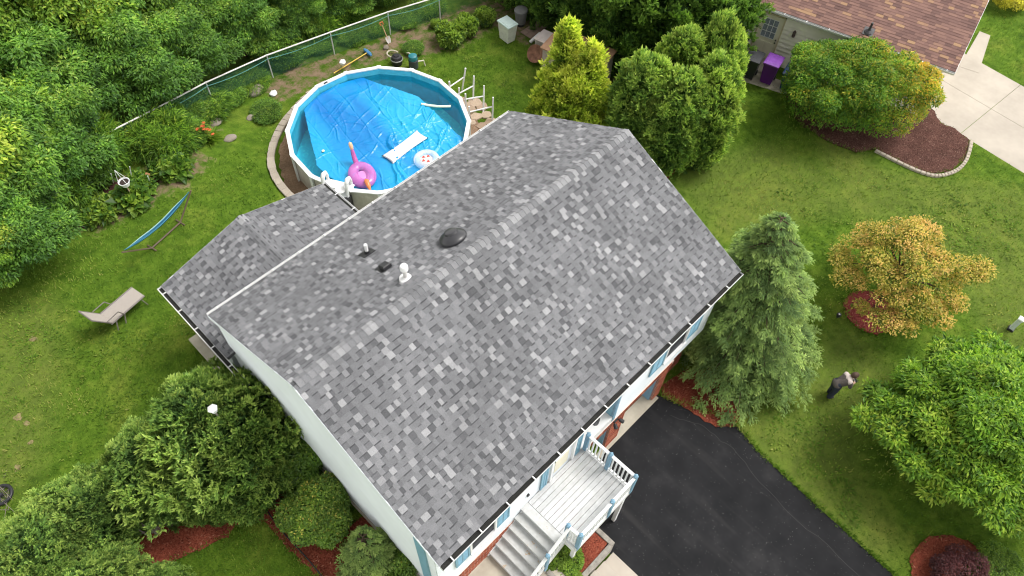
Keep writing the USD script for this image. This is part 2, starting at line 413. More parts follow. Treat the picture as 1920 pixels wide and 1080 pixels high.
DRIVE = [(4.22, 0.62), (8.85, 0.62), (8.93, 0.25), (9.72, -1.6), (9.80, -2.1), (9.58, -2.94), (9.4, -5.0), (9.2, -7.6), (8.8, -20), (4.2, -20), (4.2, -2.6)]
asph = usdkit.material(stage, '/World/Looks/asphalt', {
    'g': ('geometry', {}), 'n': ('noise_texture', {'scale': 0.8, 'detail': 6.0, 'roughness': 0.62}), 'n2': ('noise_texture', {'scale': 170.0, 'detail': 2.0}),
    'mp': ('mapping', {'scale': (2.6, 0.22, 1.0), 'rotation': (0, 0, 0.12)}), 'n3': ('noise_texture', {'scale': 0.9, 'detail': 3.0, 'distortion': 0.5}),
    'r': ('rgb_ramp', {'ramp': [(0.3, (0.011, 0.0113, 0.0125)), (0.55, (0.0175, 0.0178, 0.0195)), (0.75, (0.032, 0.0315, 0.033))]}),
    'r3': ('rgb_ramp', {'ramp': [(0.55, (0, 0, 0)), (0.74, (1, 1, 1))]}), 'f3': ('math', {'math_type': 'multiply', 'value2': 0.24}),
    'mx': ('mix', {'mix_type': 'mix', 'color2': (0.06, 0.057, 0.056)}),
    'v': ('voronoi_texture', {'scale': 3.0}) if False else ('noise_texture', {'scale': 24.0, 'detail': 0.0}), 'rv': ('rgb_ramp', {'ramp': [(0.78, (0, 0, 0)), (0.84, (1, 1, 1))]}),
    'mv': ('mix', {'mix_type': 'mix', 'color2': (0.09, 0.088, 0.085)}),
    'b': ('bump', {'strength': 0.5, 'distance': 0.005}), 'p': ('principled_bsdf', {'roughness': 0.85, 'specular_ior_level': 0.12})},
    [('g.position', 'n.vector'), ('g.position', 'n2.vector'), ('g.position', 'mp.vector'), ('mp.vector', 'n3.vector'), ('g.position', 'v.vector'), ('n.fac', 'r.fac'), ('n3.fac', 'r3.fac'), ('r3.color', 'f3.value1'),
     ('f3.value', 'mx.fac'), ('r.color', 'mx.color1'), ('mx.color', 'mv.color1'), ('v.fac', 'rv.fac'), ('rv.color', 'mv.fac'), ('mv.color', 'p.base_color'), ('n2.fac', 'b.height'), ('b.normal', 'p.normal')], surface='p.BSDF')
sheet('driveway', DRIVE, 0.012, asph, 'black asphalt driveway in front of the garage', 'driveway', thick=0.1)
b = MB()
seal = np.array([(9.05, -0.4), (9.35, -1.2), (9.5, -2.2), (9.2, -3.4), (9.0, -5.0), (8.9, -7.5)])
tq = np.linspace(0, 1, 40)
seal = np.c_[np.interp(tq, np.linspace(0, 1, 6), seal[:, 0]), np.interp(tq, np.linspace(0, 1, 6), seal[:, 1])]
seal[:, 0] += .10 * (meshkit.fbm(np.c_[tq * 14, tq * 0, tq * 0], 3, 4) - .5) * 2 - .35
tb = MB().tube(np.c_[seal, np.full(len(seal), 0.004)], 0.010, 6)
tb.build('pavement_crack', mat('crack_filler', (0.040, 0.038, 0.037), 0.9), label='pale repaired crack running down the asphalt driveway', kind='structure')
b = MB()
b.box((6.9, 0.42, 0.01), (3.9, 0.42, 0.05))
b.build('garage_apron', M['concrete'], label='narrow concrete apron under the garage doors', kind='structure')
sheet('front_walk', [(0.6, -3.0), (2.6, -3.0), (2.6, 0.29), (0.6, 0.29)], 1.30, M['concrete'], 'concrete walk at the foot of the white front steps', 'walk', thick=0.12)
st = thing('concrete_steps', (3.6, -2.3, 0), 'pale concrete steps climbing from the driveway beside the timber planter', 'steps')
for k in range(4):
    MB().box((4.0 - 0.42 * k, -2.5, 0.14 + 0.26 * k), (0.42, 1.35, 0.29 + 0.0), bev=0.012).build('step', M['concrete_pale'], st)

# ------------------------------------------------------------------ the house
L, W, ZE, PITCH = 10.53, 8.5, 5.2, 0.4928
ZR = ZE + PITCH * W / 2
house = thing('house', (0, 0, 0), 'white two storey house under a grey shingle gable roof', 'house')
roof_z = lambda y: ZE + PITCH * min(y, W - y)


def gable(x0, x1, y0, y1, z0, lid=0.12):
    poly = [(y0, z0), (y1, z0), (y1, roof_z(y1) - lid), (W / 2, ZR - lid), (y0, roof_z(y0) - lid)]
    m = trimesh.creation.extrude_polygon(sg.Polygon(poly), x1 - x0, engine='earcut')
    v = np.array(m.vertices)
    return np.stack([v[:, 2] + x0, v[:, 0], v[:, 1]], 1), m.faces


# siding: one board per course on the two gable walls, a long board per course on the front
SID = 0.125


def siding(name, p, d, n, z0, z1, span, holes=()):
    """clapboards on the wall through p along d facing n; span(z) gives the extent; holes: (a, b, zlo, zhi)"""
    z = z0
    while z < z1 - 0.02:
        a, bb = span(z + SID / 2)
        segs = [(a, bb)]
        for h0, h1, lo, hi in holes:
            if lo < z + SID * 0.7 and z + SID * 0.3 < hi:
                segs = [s for q in segs for s in ((q[0], min(q[1], h0)), (max(q[0], h1), q[1])) if s[1] - s[0] > 0.02]
        for s0, s1 in segs:
            b = MB()
            lo, hi = min(SID + 0.01, z1 - z), 0
            q = lambda t, zz, o: p + d * t + n * o + np.array([0, 0, zz])
            v = [q(s0, z, .019), q(s1, z, .019), q(s1, z + lo, .006), q(s0, z + lo, .006), q(s0, z, 0), q(s1, z, 0)]
            b.add(v, [[0, 1, 2, 3], [4, 5, 1, 0]])
            b.add([v[0], v[3], v[4]], [[0, 1, 2]]).add([v[1], v[5], v[2]], [[0, 1, 2]])
            b.build(name, M['siding'], house)
        z += SID


XL, XR, YF, YB = 0.05, 10.46, 0.32, 8.20
b = MB()
b.add(*gable(XL, XL + 0.18, YF, YB, 0.6))
b.build('gable_wall', M['siding'], house)
b = MB()
b.add(*gable(XR - 0.18, XR, YF, YB, 2.1))
b.build('gable_wall', M['siding'], house)
gspan = lambda z: (YF + max(0, (z - 5.15) / PITCH - YF + 0.05) if z > 5.2 else YF, YB - max(0, (z - 5.15) / PITCH - YF + 0.05) if z > 5.2 else YB)
siding('siding_board', np.array([XL, 0, 0]), np.array([0, 1.0, 0]), np.array([-1.0, 0, 0]), 1.3, 7.05, gspan)
siding('siding_board', np.array([XR, 0, 0]), np.array([0, 1.0, 0]), np.array([1.0, 0, 0]), 2.1, 7.05, gspan)
b = MB()
b.box((0, 0, 0), (0, 0, 0))
b = MB()
b.box((XL - 0.03, 4.2, 0.95), (0.08, 8.0, 0.62))
b.build('foundation', M['concrete'], house, label='low concrete foundation strip under the gable wall')
# front wall in three runs: 0 .. 4.95 with window and door, a recess, and the part over the garage
AL0, AL1, ALD = 4.95, 6.25, 0.95
for x0, x1 in ((XL + 0.18, AL0), (AL1, XR - 0.18)):
    MB().box(((x0 + x1) / 2, YF + 0.09, (2.12 + 5.12) / 2), (x1 - x0, 0.18, 3.0)).build('front_wall', M['siding'], house)
MB().box(((AL0 + AL1) / 2, YF + ALD + 0.09, 3.7), (AL1 - AL0, 0.18, 2.9)).build('front_wall', M['siding'], house)
for xx in (AL0, AL1):
    MB().box((xx + (0.05 if xx == AL1 else -0.05), YF + ALD / 2 + 0.09, 3.7), (0.1, ALD - 0.0, 2.85)).build('recess_wall', M['cream_siding'], house)
MB().box(((AL0 + AL1) / 2, YF + ALD / 2, 2.28), (AL1 - AL0 + 0.0, ALD + 0.06, 0.32)).build('entry_ledge', M['white'], house)
WIN = [(1.05, 1.78, 2.98, 4.45), (8.32, 9.2, 2.87, 4.45)]
DOOR = (3.72, 4.62, 2.47, 4.55)
hol = [(w[0] - .06, w[1] + .06, w[2] - .06, w[3] + .06) for w in WIN] + [DOOR]
siding('siding_board', np.array([0, YF, 0]), np.array([1.0, 0, 0]), np.array([0, -1.0, 0]), 2.12, 5.05, lambda z: (XL, AL0), hol)
siding('siding_board', np.array([0, YF, 0]), np.array([1.0, 0, 0]), np.array([0, -1.0, 0]), 2.12, 5.05, lambda z: (AL1 + .08, XR), hol)
MB().box((L / 2, YB - 0.09, 3.1), (L - 0.5, 0.18, 4.0)).build('back_wall', M['siding'], house)
for x0, x1, z0, z1 in WIN:
    y = YF - 0.02
    f = MB()
    for c, s in (((x0 - .03, y, (z0 + z1) / 2), (.06, .09, z1 - z0 + .12)), ((x1 + .03, y, (z0 + z1) / 2), (.06, .09, z1 - z0 + .12)),
                 (((x0 + x1) / 2, y, z1 + .03), (x1 - x0, .09, .06)), (((x0 + x1) / 2, y - .02, z0 - .03), (x1 - x0 + .12, .13, .06)),
                 (((x0 + x1) / 2, y + .01, (z0 + z1) / 2), (x1 - x0, .05, .045))):
        f.box(c, s)
    fp = f.build('window', M['white'], house)
    MB().box(((x0 + x1) / 2, YF - .012, (z0 + z1) / 2), (x1 - x0, .012, z1 - z0)).build('pane', M['glass_dark'], fp)


def shutter(x0, x1, z0, z1):
    b = MB()
    y = YF - 0.04
    for c, s in (((x0 + .025, y, (z0 + z1) / 2), (.05, .035, z1 - z0)), ((x1 - .025, y, (z0 + z1) / 2), (.05, .035, z1 - z0)),
                 (((x0 + x1) / 2, y, z0 + .03), (x1 - x0 - .1, .033, .06)), (((x0 + x1) / 2, y, z1 - .03), (x1 - x0 - .1, .033, .06)), (((x0 + x1) / 2, y, (z0 + z1) / 2), (x1 - x0 - .1, .033, .06)),
                 (((x0 + x1) / 2, y, (z0 + z1) / 2), (.03, .031, z1 - z0 - .1))):
        b.box(c, s)
    b.box(((x0 + x1) / 2, y + .012, (z0 + z1) / 2), (x1 - x0 - .1, .01, z1 - z0 - .1))
    n = int((z1 - z0 - .2) / .05)
    for k in range(n):
        zz = z0 + .1 + k * .05
        b.box(((x0 + x1) / 2, y + .002, zz), (x1 - x0 - .12, .02, .035), ((1, 0, 0), (0, .85, .5), (0, -.5, .85)))
    b.build('shutter', M['shutter'], house)


for x0, x1, z0, z1 in ((0.55, 0.98, 2.95, 4.5), (1.86, 2.27, 2.95, 4.5), (7.66, 8.24, 2.85, 4.5), (9.28, 9.86, 2.85, 4.5), (3.38, 3.62, 2.5, 4.5), (4.68, 4.86, 2.5, 4.5)):
    shutter(x0, x1, z0, z1)
# blue corner boards
MB().box((AL1 + .04, YF - .015, 3.65), (.11, .06, 2.9)).build('corner_board', M['blue_trim'], house)
MB().box((AL1 - .012, YF + .13, 3.65), (.03, .22, 2.9)).build('corner_board', M['shutter'], house)
MB().box((XL - .03, 0.72, 3.3), (.05, 0.30, 3.9)).build('corner_board', M['shutter'], house)
MB().box((XR + .01, YF + .05, 3.6), (.05, .12, 2.95)).build('corner_board', M['white'], house)
# front door
dr = MB()
dr.box(((DOOR[0] + DOOR[1]) / 2, YF + .03, (DOOR[2] + DOOR[3]) / 2), (DOOR[1] - DOOR[0] - .12, .05, DOOR[3] - DOOR[2] - .06))
for k in range(2):
    dr.box(((DOOR[0] + DOOR[1]) / 2, YF, 2.95 + .95 * k), (.5, .02, .7), bev=.006)
dp = dr.build('front_door', M['cream'], house)
f = MB()
for s in (0, 1):
    f.box((DOOR[s] + (.03 if s == 0 else -.03), YF - .02, (DOOR[2] + DOOR[3]) / 2), (.07, .1, DOOR[3] - DOOR[2]))
f.box(((DOOR[0] + DOOR[1]) / 2, YF - .02, DOOR[3] - .03), (DOOR[1] - DOOR[0], .1, .06))
f.build('door_frame', M['white'], dp)
MB().lathe([(0, 0), (.03, 0), (.03, .03), (0, .045)], (DOOR[0] + .14, YF - .0, 3.45), 10, (0, -1, 0)).build('handle', M['black'], dp)
MB().box((2.93, YF - .035, 3.02), (.07, .05, .11), bev=.01).build('outlet_cover', M['black'], house)
lm = MB().box((5.05, YF - .05, 4.25), (.12, .06, .2), bev=.01).lathe([(.02, 0), (.09, .05), (.1, .26), (.03, .34), (0, .36)], (5.05, YF - .17, 4.1), 10)
lm.build('wall_lantern', M['black_metal'], house)
lm = MB().box((6.42, YF - .05, 2.02), (.16, .07, .1), bev=.01)
for s in (-1, 1):
    lm.lathe([(.03, 0), (.055, .05), (.06, .15), (.05, .155), (0, .13)], (6.42 + s * .09, YF - .1, 2.02), 10, (s * .4, -.8, -.45))
lm.build('flood_light', M['black'], house)

# garage storey: bricks one by one where they show
rng = np.random.default_rng(7)
nbrick = 0
rest = MB()
GAR = [(5.0, 6.35), (6.98, 8.62)]


def brick(c, s, vis, ax=None):
    global nbrick
    t = rng.random()
    c = np.asarray(c, float) + rng.normal(0, .0015, 3)
    if vis and nbrick < 300:
        nbrick += 1
        MB().box(c, s, ax, tone=t).build('brick', M['brick'], house, tones=True)
    else:
        rest.box(c, s, ax, tone=t)


mort = MB()
for x0, x1 in ((6.35, 6.98), (8.62, 9.0)):
    mort.box(((x0 + x1) / 2, .51, 0.92), (x1 - x0 - .03, .38, 1.84))
mort.box((9.6, .75, 1.05), (1.25, .3, 2.1))
mort.box((7.0, .46, 1.985), (4.1, .36, .21))
mort.box((2.5, .39, 1.68), (4.9, .2, .86))
mort.build('mortar_bed', M['mortar'], house)
for k in range(56):                                       # soldier course over the garage doors
    brick((5.02 + k * .0715, .325, 1.985), (.047, .11, .20), True)
for x0, x1 in ((6.35, 6.98), (8.62, 9.0)):                # the two piers: front face and the left return
    for r in range(24):
        zc = .045 + r * .0755
        n = round((x1 - x0) / .21)
        w = (x1 - x0) / n
        off = (r % 2) * .5
        for k in range(n + (r % 2)):
            a, c = max(x0, x0 + (k - off) * w), min(x1, x0 + (k + 1 - off) * w)
            brick(((a + c) / 2, .355, zc), (c - a - .024, .09, .053), x0 < 7 or r > 6)
        for s in (-1, 1):
            xe = x0 + .02 if s < 0 else x1 - .02
            brick((xe, .52, zc), (.05, .22, .058), False)
for r in range(10):                                       # the band under the siding left of the deck
    for k in range(23):
        brick((.16 + k * .21 + (r % 2) * .1, .315, 2.075 - r * .0755), (.186, .07, .054), r < 5 and k < 11)
for r in range(27):
    for k in range(5):
        brick((9.1 + k * .27, .585, .05 + r * .0755), (.25, .06, .063), False)
rest.build('brickwork', M['brick'], house, tones=True, kind='stuff')
for x0, x1 in GAR:
    g = MB()
    for k in range(4):
        g.box(((x0 + x1) / 2, .68, .26 + k * .46), (x1 - x0, .04, .44), bev=.008)
    gd = g.build('garage_door', M['white'], house)
    for s, xx in ((0, x0), (1, x1)):
        MB().box((xx + (.03 if s == 0 else -.03), .53, .93), (.06, .28, 1.86)).build('garage_jamb', M['blue_trim'], house)
MB().box((7.4, 4.4, 1.0), (6.1, 7.2, 2.05)).build('lower_storey', M['concrete'], house)

# ------------------------------------------------------------------ roof
rf = MB()
for s in (0, 1):
    y0, y1 = (0.07, W / 2) if s == 0 else (W - 0.07, W / 2)
    a = np.array([[0, y0, roof_z(y0)], [L, y0, roof_z(y0)], [L, y1, ZR], [0, y1, ZR]])
    n = np.array([0, (-1 if s == 0 else 1) * PITCH, 1]) / math.hypot(PITCH, 1)
    a = a - n * 0.016
    q = np.vstack([a, a - n * .11])
    rf.add(q, [[0, 1, 2, 3], [7, 6, 5, 4], [0, 4, 5, 1], [1, 5, 6, 2], [3, 2, 6, 7], [0, 3, 7, 4]])
roof = rf.build('roof', mat('roof_deck_edge', (0.10, 0.10, 0.105), 0.9), house)
EXPO = 0.143
TABS = []                                                     # (distance, verts, tone)


def slope(o, u, v, n, umax, vlen, limits=None, course0=0, light=0.0):
    """laminated shingles: o lower corner, u along the eave, v up the slope, n outward; limits(v) gives the extent along u"""
    k = 0
    vv = 0.0
    while vv < vlen - 0.02:
        a, c = limits(vv + EXPO / 2) if limits else (0.0, umax)
        x = a - rng.random() * .25
        raised = rng.random() < .5
        top = min(vv + EXPO + .012, vlen)
        while x < c:
            w = rng.uniform(.07, .17) if not raised else rng.uniform(.08, .18)
            x0, x1 = max(x, a), min(x + w, c)
            if x1 - x0 > .02:
                r = rng.random()
                if raised:
                    t = rng.uniform(.74, 1.0) if r < .20 else rng.uniform(.40, .66)
                    th = .013
                else:
                    t = rng.uniform(.12, .28) if r < .30 else rng.uniform(.30, .54)
                    th = .007
                ex = rng.normal(0, .002)
                q = lambda uu, w_, h: o + u * uu + v * w_ + n * h
                V8 = [q(x0, vv + ex, th), q(x1, vv + ex, th), q(x1, top, .002), q(x0, top, .002), q(x0, vv + ex, -.012), q(x1, vv + ex, -.012), q(x1, top, -.012), q(x0, top, -.012)]
                TABS.append((np.linalg.norm(V8[0] - EYE), np.array(V8), t, [[0, 1, 2, 3], [4, 5, 1, 0], [5, 6, 2, 1], [7, 4, 0, 3]]))
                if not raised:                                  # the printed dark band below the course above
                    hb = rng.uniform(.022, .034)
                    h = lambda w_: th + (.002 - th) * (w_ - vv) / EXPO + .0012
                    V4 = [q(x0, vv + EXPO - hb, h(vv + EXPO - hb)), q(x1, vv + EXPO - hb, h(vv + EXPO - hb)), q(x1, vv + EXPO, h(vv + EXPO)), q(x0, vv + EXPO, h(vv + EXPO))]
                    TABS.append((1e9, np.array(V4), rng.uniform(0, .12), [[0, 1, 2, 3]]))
            x += w
            raised = not raised if rng.random() < .85 else raised
        vv += EXPO


cs, sn = 1 / math.hypot(1, PITCH), PITCH / math.hypot(1, PITCH)
SL = (W / 2 - .05) / cs
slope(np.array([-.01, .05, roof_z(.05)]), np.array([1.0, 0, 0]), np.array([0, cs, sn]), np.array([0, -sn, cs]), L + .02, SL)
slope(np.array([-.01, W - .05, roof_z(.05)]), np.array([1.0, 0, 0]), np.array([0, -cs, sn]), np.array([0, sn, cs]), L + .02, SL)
# the wing behind: low gable roof with its ridge across the yard side
WX0, WX1, WY1, WZE, WZR = -0.22, 5.16, 11.1, 3.98, 4.68
wm, wp = (WX0 + WX1) / 2, (WZR - WZE) / ((WX1 - WX0) / 2)
wc, ws = 1 / math.hypot(1, wp), wp / math.hypot(1, wp)
wl = (WX1 - WX0) / 2 / wc
WY0 = 7.95
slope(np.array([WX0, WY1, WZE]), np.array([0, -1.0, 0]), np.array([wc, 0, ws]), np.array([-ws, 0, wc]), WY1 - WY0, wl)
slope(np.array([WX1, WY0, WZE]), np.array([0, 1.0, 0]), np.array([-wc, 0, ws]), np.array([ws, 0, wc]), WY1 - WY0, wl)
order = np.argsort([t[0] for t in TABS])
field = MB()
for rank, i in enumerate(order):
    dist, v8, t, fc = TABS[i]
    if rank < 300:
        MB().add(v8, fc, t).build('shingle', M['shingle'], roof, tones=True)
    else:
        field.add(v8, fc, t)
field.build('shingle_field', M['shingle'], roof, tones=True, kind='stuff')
for k in range(int(L / .145)):                                 # ridge caps, each lapping the one before
    x0, x1 = L - .145 * k + .01, L - .145 * (k + 1) - .02
    t = rng.uniform(.72, .98) if rng.random() < .45 else rng.uniform(.42, .66)
    b = MB()
    r = .15
    pts = []
    for x, lift in ((x0, .010), (x1, .024)):
        for s, dz in ((-1, 0), (-.35, .008), (0, .012), (.35, .008), (1, 0)):
            y = W / 2 + s * r * cs
            pts.append([x, y, ZR - abs(s) * r * sn + .006 + lift + dz])
    pts = np.array(pts)
    lo = pts[5:] - [0, 0, .02]
    b.add(np.vstack([pts, lo]), [[0, 1, 6, 5], [1, 2, 7, 6], [2, 3, 8, 7], [3, 4, 9, 8], [5, 6, 11, 10], [6, 7, 12, 11], [7, 8, 13, 12], [8, 9, 14, 13]], t)
    b.build('ridge_cap', M['shingle'], roof, tones=True)
b = MB()                                                      # wing deck and ridge
for s in (0, 1):
    xe = WX0 if s == 0 else WX1
    n = np.array([(-1 if s == 0 else 1) * wp, 0, 1]) / math.hypot(wp, 1)
    a = np.array([[xe, WY0, WZE], [xe, WY1 - .01, WZE], [wm, WY1 - .01, WZR], [wm, WY0, WZR]]) - n * .016
    q = np.vstack([a, a - n * .1])
    fcs = np.array([[0, 1, 2, 3], [7, 6, 5, 4], [0, 4, 5, 1], [1, 5, 6, 2], [3, 2, 6, 7], [0, 3, 7, 4]])
    b.add(q, fcs if s else fcs[:, ::-1])
wroof = b.build('wing_roof', mat('wing_roof_edge', (0.10, 0.10, 0.105), 0.9), house, label='low gable roof over the rear wing')
for k in range(int((WY1 - WY0) / .145)):
    y0, y1 = WY1 - .145 * k + .008, WY1 - .145 * (k + 1) - .02
    t = .95 if k < 2 else rng.uniform(.45, .62)
    pts = []
    for y, lift in ((y0, .012), (y1, .024)):
        for s, dz in ((-1, 0), (0, .012), (1, 0)):
            pts.append([wm + s * .14 * wc, y, WZR - abs(s) * .14 * ws + lift + dz])
    MB().add(pts, [[0, 3, 4, 1], [1, 4, 5, 2]], t).build('ridge_cap', M['shingle'], wroof, tones=True)


def gutter(a, c, out, parent, posts, moss=False):
    """open trough from a to c; out = outward unit vector; posts: spacing of the hangers"""
    a, c, out = (np.asarray(q, float) for q in (a, c, out))
    up = np.array([0, 0, 1.0])
    b = MB()
    prof = [(0, .0), (0, -.115), (.07, -.115), (.118, -.03), (.118, .0), (.128, .0), (.128, -.035), (.075, -.125), (-.01, -.125), (-.01, 0)]
    v = np.vstack([[p + out * x + up * z for x, z in prof] for p in (a, c)])
    m = len(prof)
    b.add(v, [[i, (i + 1) % m, m + (i + 1) % m, m + i] for i in range(m)])
    for e in (a, c):
        poly = np.vstack([[e + out * x + up * z for x, z in ((0, 0), (0, -.115), (.07, -.115), (.118, -.03), (.118, 0))]])
        b.add(poly, [[0, 1, 2], [0, 2, 3], [0, 3, 4]])
    gp_ = b.build('gutter', M['white'], parent)
    d = MB()
    d.add([a + out * .004 - up * .06, c + out * .004 - up * .06, c + out * .098 - up * .058, a + out * .098 - up * .058], [[0, 1, 2, 3]])
    d.build('gutter_debris', M['gutter_moss'] if moss else M['gutter_dark'], gp_)
    Ln = np.linalg.norm(c - a)
    for k in range(int(Ln / posts) + 1):
        p = a + (c - a) * min(1, (k + .35) * posts / Ln)
        if (k + .35) * posts < Ln:
            MB().bar(p - out * .02 + up * .008, p + out * .13 + up * .008, .028, .012).build('gutter_hanger', M['white'], gp_)
    return gp_


MB().box((L / 2, .075, 5.12), (L - .02, .02, .17)).build('fascia', M['white'], house)
MB().box((L / 2, W - .075, 5.12), (L - .02, .02, .17)).build('fascia', M['white'], house)
MB().box((L / 2, .2, 5.06), (L - .1, .24, .02)).build('soffit', M['white'], house)
gutter((0, .065, 5.185), (L, .065, 5.185), (0, -1, 0), house, .8, False)
gutter((0, W - .065, 5.185), (L, W - .065, 5.185), (0, 1, 0), house, .82)
gutter((WX0, WY1, WZE - .01), (WX0, 7.0, WZE - .01), (-1, 0, 0), house, .78)
gutter((WX1, W + .1, WZE - .01), (WX1, WY1, WZE - .01), (1, 0, 0), house, .8)
for x in (-.012, L + .012):                                   # rake trim
    for s in (0, 1):
        ye = 0.07 if s == 0 else W - .07
        MB().bar((x, ye, roof_z(ye) - .075), (x, W / 2, ZR - .075), .022, .12).build('rake_board', M['white'] if x > 1 else M['siding'], house)
for s, xe in ((0, WX0), (1, WX1)):
    MB().bar((xe, WY1 + .01, WZE - .07), (wm, WY1 + .01, WZR - .07), .022, .11).build('rake_board', M['white'], house)
# wing walls and its raised floor
MB().box((WX0 + .22, 9.6, 2.75), (.12, 2.6, 2.35)).build('wing_wall', M['siding'], house)
MB().box((wm, 10.78, 2.75), (4.9, .12, 2.35)).build('wing_wall', M['siding'], house)
MB().box((WX1 - .25, 9.6, 2.2), (.12, 2.6, 3.4)).build('wing_wall', M['siding'], house)
MB().box((WX0 + .02, 9.55, 1.42), (.34, 2.9, .16), bev=.015).build('wing_floor_rim', M['concrete'], house, label='tan rim of the rear wing floor')
MB().box((wm, 9.5, .8), (4.7, 2.5, 1.1)).build('wing_base', M['concrete'], house)
d = MB().bar((XL - .04, 8.15, 4.9), (XL - .04, 8.15, 3.95), .07, .07)
d.build('downspout', M['white'], house)

# what stands through the roof
bz = lambda y: ZE + PITCH * (W - y)
bn = np.array([0, sn, cs])
p = np.array([5.0, 4.95, bz(4.95) + .01])
dv = MB().lathe([(.10, .0), (.33, .02), (.345, .05), (.34, .085), (.30, .13), (.20, .185), (.17, .19), (.155, .235), (.13, .25), (0, .252)], p, 36, bn)
dv.build('attic_fan_vent', M['black_metal'], house, smooth=35, label='round black domed roof vent near the ridge')
p = np.array([3.62, 6.62, bz(6.62)])
b = MB().tube([p + [0, 0, -.02], p + [0, 0, .33]], .044, 14)
vp = b.build('vent_pipe', M['white'], house, smooth=40, label='short white vent pipe on a black flashing')
MB().lathe([(.06, 0), (.075, .05), (.06, .11), (.05, .11)], p, 14).box(p + bn * .014, (.34, .30, .015), ((1, 0, 0), (0, cs, -sn), bn)).build('flashing', M['black'], vp)
p = np.array([3.46, 5.62, bz(5.62)])
b = MB().box(p + bn * .07, (.22, .24, .12), ((1, 0, 0), (0, cs, -sn), bn), bev=.02)
b.box(p + bn * .012 + np.array([-.02, .1 * cs, -.1 * sn]), (.3, .3, .012), ((1, 0, 0), (0, cs, -sn), bn))
b.build('box_vent', M['black'], house, label='small square black roof vent')
p = np.array([3.43, 4.84, bz(4.84)])
b = MB().tube([p + [0, 0, -.02], p + [0, 0, .40]], .048, 16)
vp = b.build('flue_pipe', mat('flue_metal', (0.55, 0.54, 0.52), 0.4, 0.08), house, smooth=40, label='tall white capped flue standing by the ridge')
MB().lathe([(.05, .34), (.088, .35), (.094, .38), (.094, .46), (.075, .50), (.04, .515), (0, .52)], p, 18).build('cap', M['white'], vp, smooth=40)
MB().lathe([(.05, .30), (.064, .31), (.064, .335), (.05, .345)], p, 16).build('collar', mat('brass_band', (0.45, 0.34, 0.15), 0.4), vp)
MB().lathe([(.15, .0), (.145, .03), (.08, .06), (.06, .09), (.05, .09)], p, 20).build('flashing', M['white'], vp, smooth=40)

# ------------------------------------------------------------------ deck and stairs
deck = thing('front_deck', (4.0, -.5, 0), 'white board deck with blue posts and stairs in front of the door', 'deck')
DZ, DX0, DX1, DY0, DY1 = 2.45, 2.97, 5.04, -1.30, 0.295
nb = 12
bw = (DY1 - DY0) / nb
for k in range(nb):
    MB().box(((DX0 + DX1) / 2, DY0 + (k + .5) * bw, DZ - .016), (DX1 - DX0, bw - .009, .032), tone=rng.uniform(.3, 1), bev=.004).build('deck_board', M['deck'], deck, tones=True)
b = MB()
b.box((DX1 + .02, (DY0 + DY1) / 2, DZ - .15), (.04, DY1 - DY0 + .04, .24)).box(((DX0 + DX1) / 2, DY0 - .02, DZ - .15), (DX1 - DX0, .04, .24)).box((DX0 - .02, (DY0 - .95) / 2, DZ - .15), (.04, -.95 - DY0, .24))
for k in range(4):
    b.box((3.2 + k * .55, -.5, DZ - .14), (.04, 1.5, .2))
b.build('rim_joist', M['white'], deck)
for x, y in ((4.98, -1.24), (3.05, -1.24), (4.98, .1)):
    MB().box((x, y, 1.1 if x < 4 else 1.14), (.1, .1, 2.24)).build('support_post', M['white'], deck)
POSTS = [(5.03, .22), (5.03, -.52), (5.03, -1.31), (4.15, -1.31), (3.02, -1.31), (2.98, -.95)]


def post(x, y, z0, z1):
    b = MB().box((x, y, (z0 + z1) / 2), (.095, .095, z1 - z0), bev=.012)
    b.lathe([(.062, z1), (.066, z1 + .02), (.02, z1 + .05), (0, z1 + .052)], (x, y, 0), 4)
    b.build('post', M['blue_trim'], deck)


for x, y in POSTS:
    post(x, y, DZ - .16, DZ + .93)


def railing(a, c, z0a, z0c, n):
    a, c = np.array([*a, z0a], float), np.array([*c, z0c], float)
    MB().bar(a + [0, 0, .87], c + [0, 0, .87], .085, .038, bev=.008).build('top_rail', M['white'], deck)
    MB().bar(a + [0, 0, .10], c + [0, 0, .10], .05, .05).build('bottom_rail', M['white'], deck)
    for k in range(n):
        q = a + (c - a) * (k + .5) / n
        MB().box(q + [0, 0, .48], (.036, .036, .74)).build('baluster', M['white'], deck)


railing((5.03, .17), (5.03, -.47), DZ, DZ, 6)
railing((5.03, -.57), (5.03, -1.26), DZ, DZ, 6)
railing((4.98, -1.31), (4.20, -1.31), DZ, DZ, 7)
railing((4.10, -1.31), (3.07, -1.31), DZ, DZ, 9)
railing((3.0, -1.26), (2.98, -1.0), DZ, DZ, 4)
# stairs down beside the wall
TR = 6
MB().box((2.84, -.33, DZ - .028), (.25, 1.27, .036), tone=.9, bev=.006).build('tread', M['tread'], deck, tones=True)
sx, sz = .222, .19
for k in range(1, TR):
    x = 2.84 - k * sx
    z = DZ - .02 - k * sz
    MB().box((x, -.33, z), (sx + .03, 1.25, .036), tone=rng.uniform(.3, .8), bev=.006).build('tread', M['tread'], deck, tones=True)
for k in range(TR):
    x = 2.84 - k * sx - sx / 2 + .0
    z = DZ - .02 - k * sz
    MB().box((x + .012, -.33, z - sz / 2 - .012), (.018, 1.23, sz - .03), tone=.35).build('riser', M['deck'], deck, tones=True)
MB().bar((2.9, -.99, DZ - .2), (1.62, -.99, 1.32), .04, .28).build('stringer', M['white'], deck)
MB().bar((2.9, .275, DZ - .2), (1.62, .275, 1.32), .03, .26).build('stringer', M['white'], deck)
post(2.28, -1.0, 1.6, 2.80)
post(1.56, -1.0, 1.30, 2.16)
railing((2.95, -1.0), (2.32, -1.0), DZ - .0, DZ - .52, 5)
railing((2.24, -1.0), (1.60, -1.0), DZ - .60, DZ - 1.12, 5)

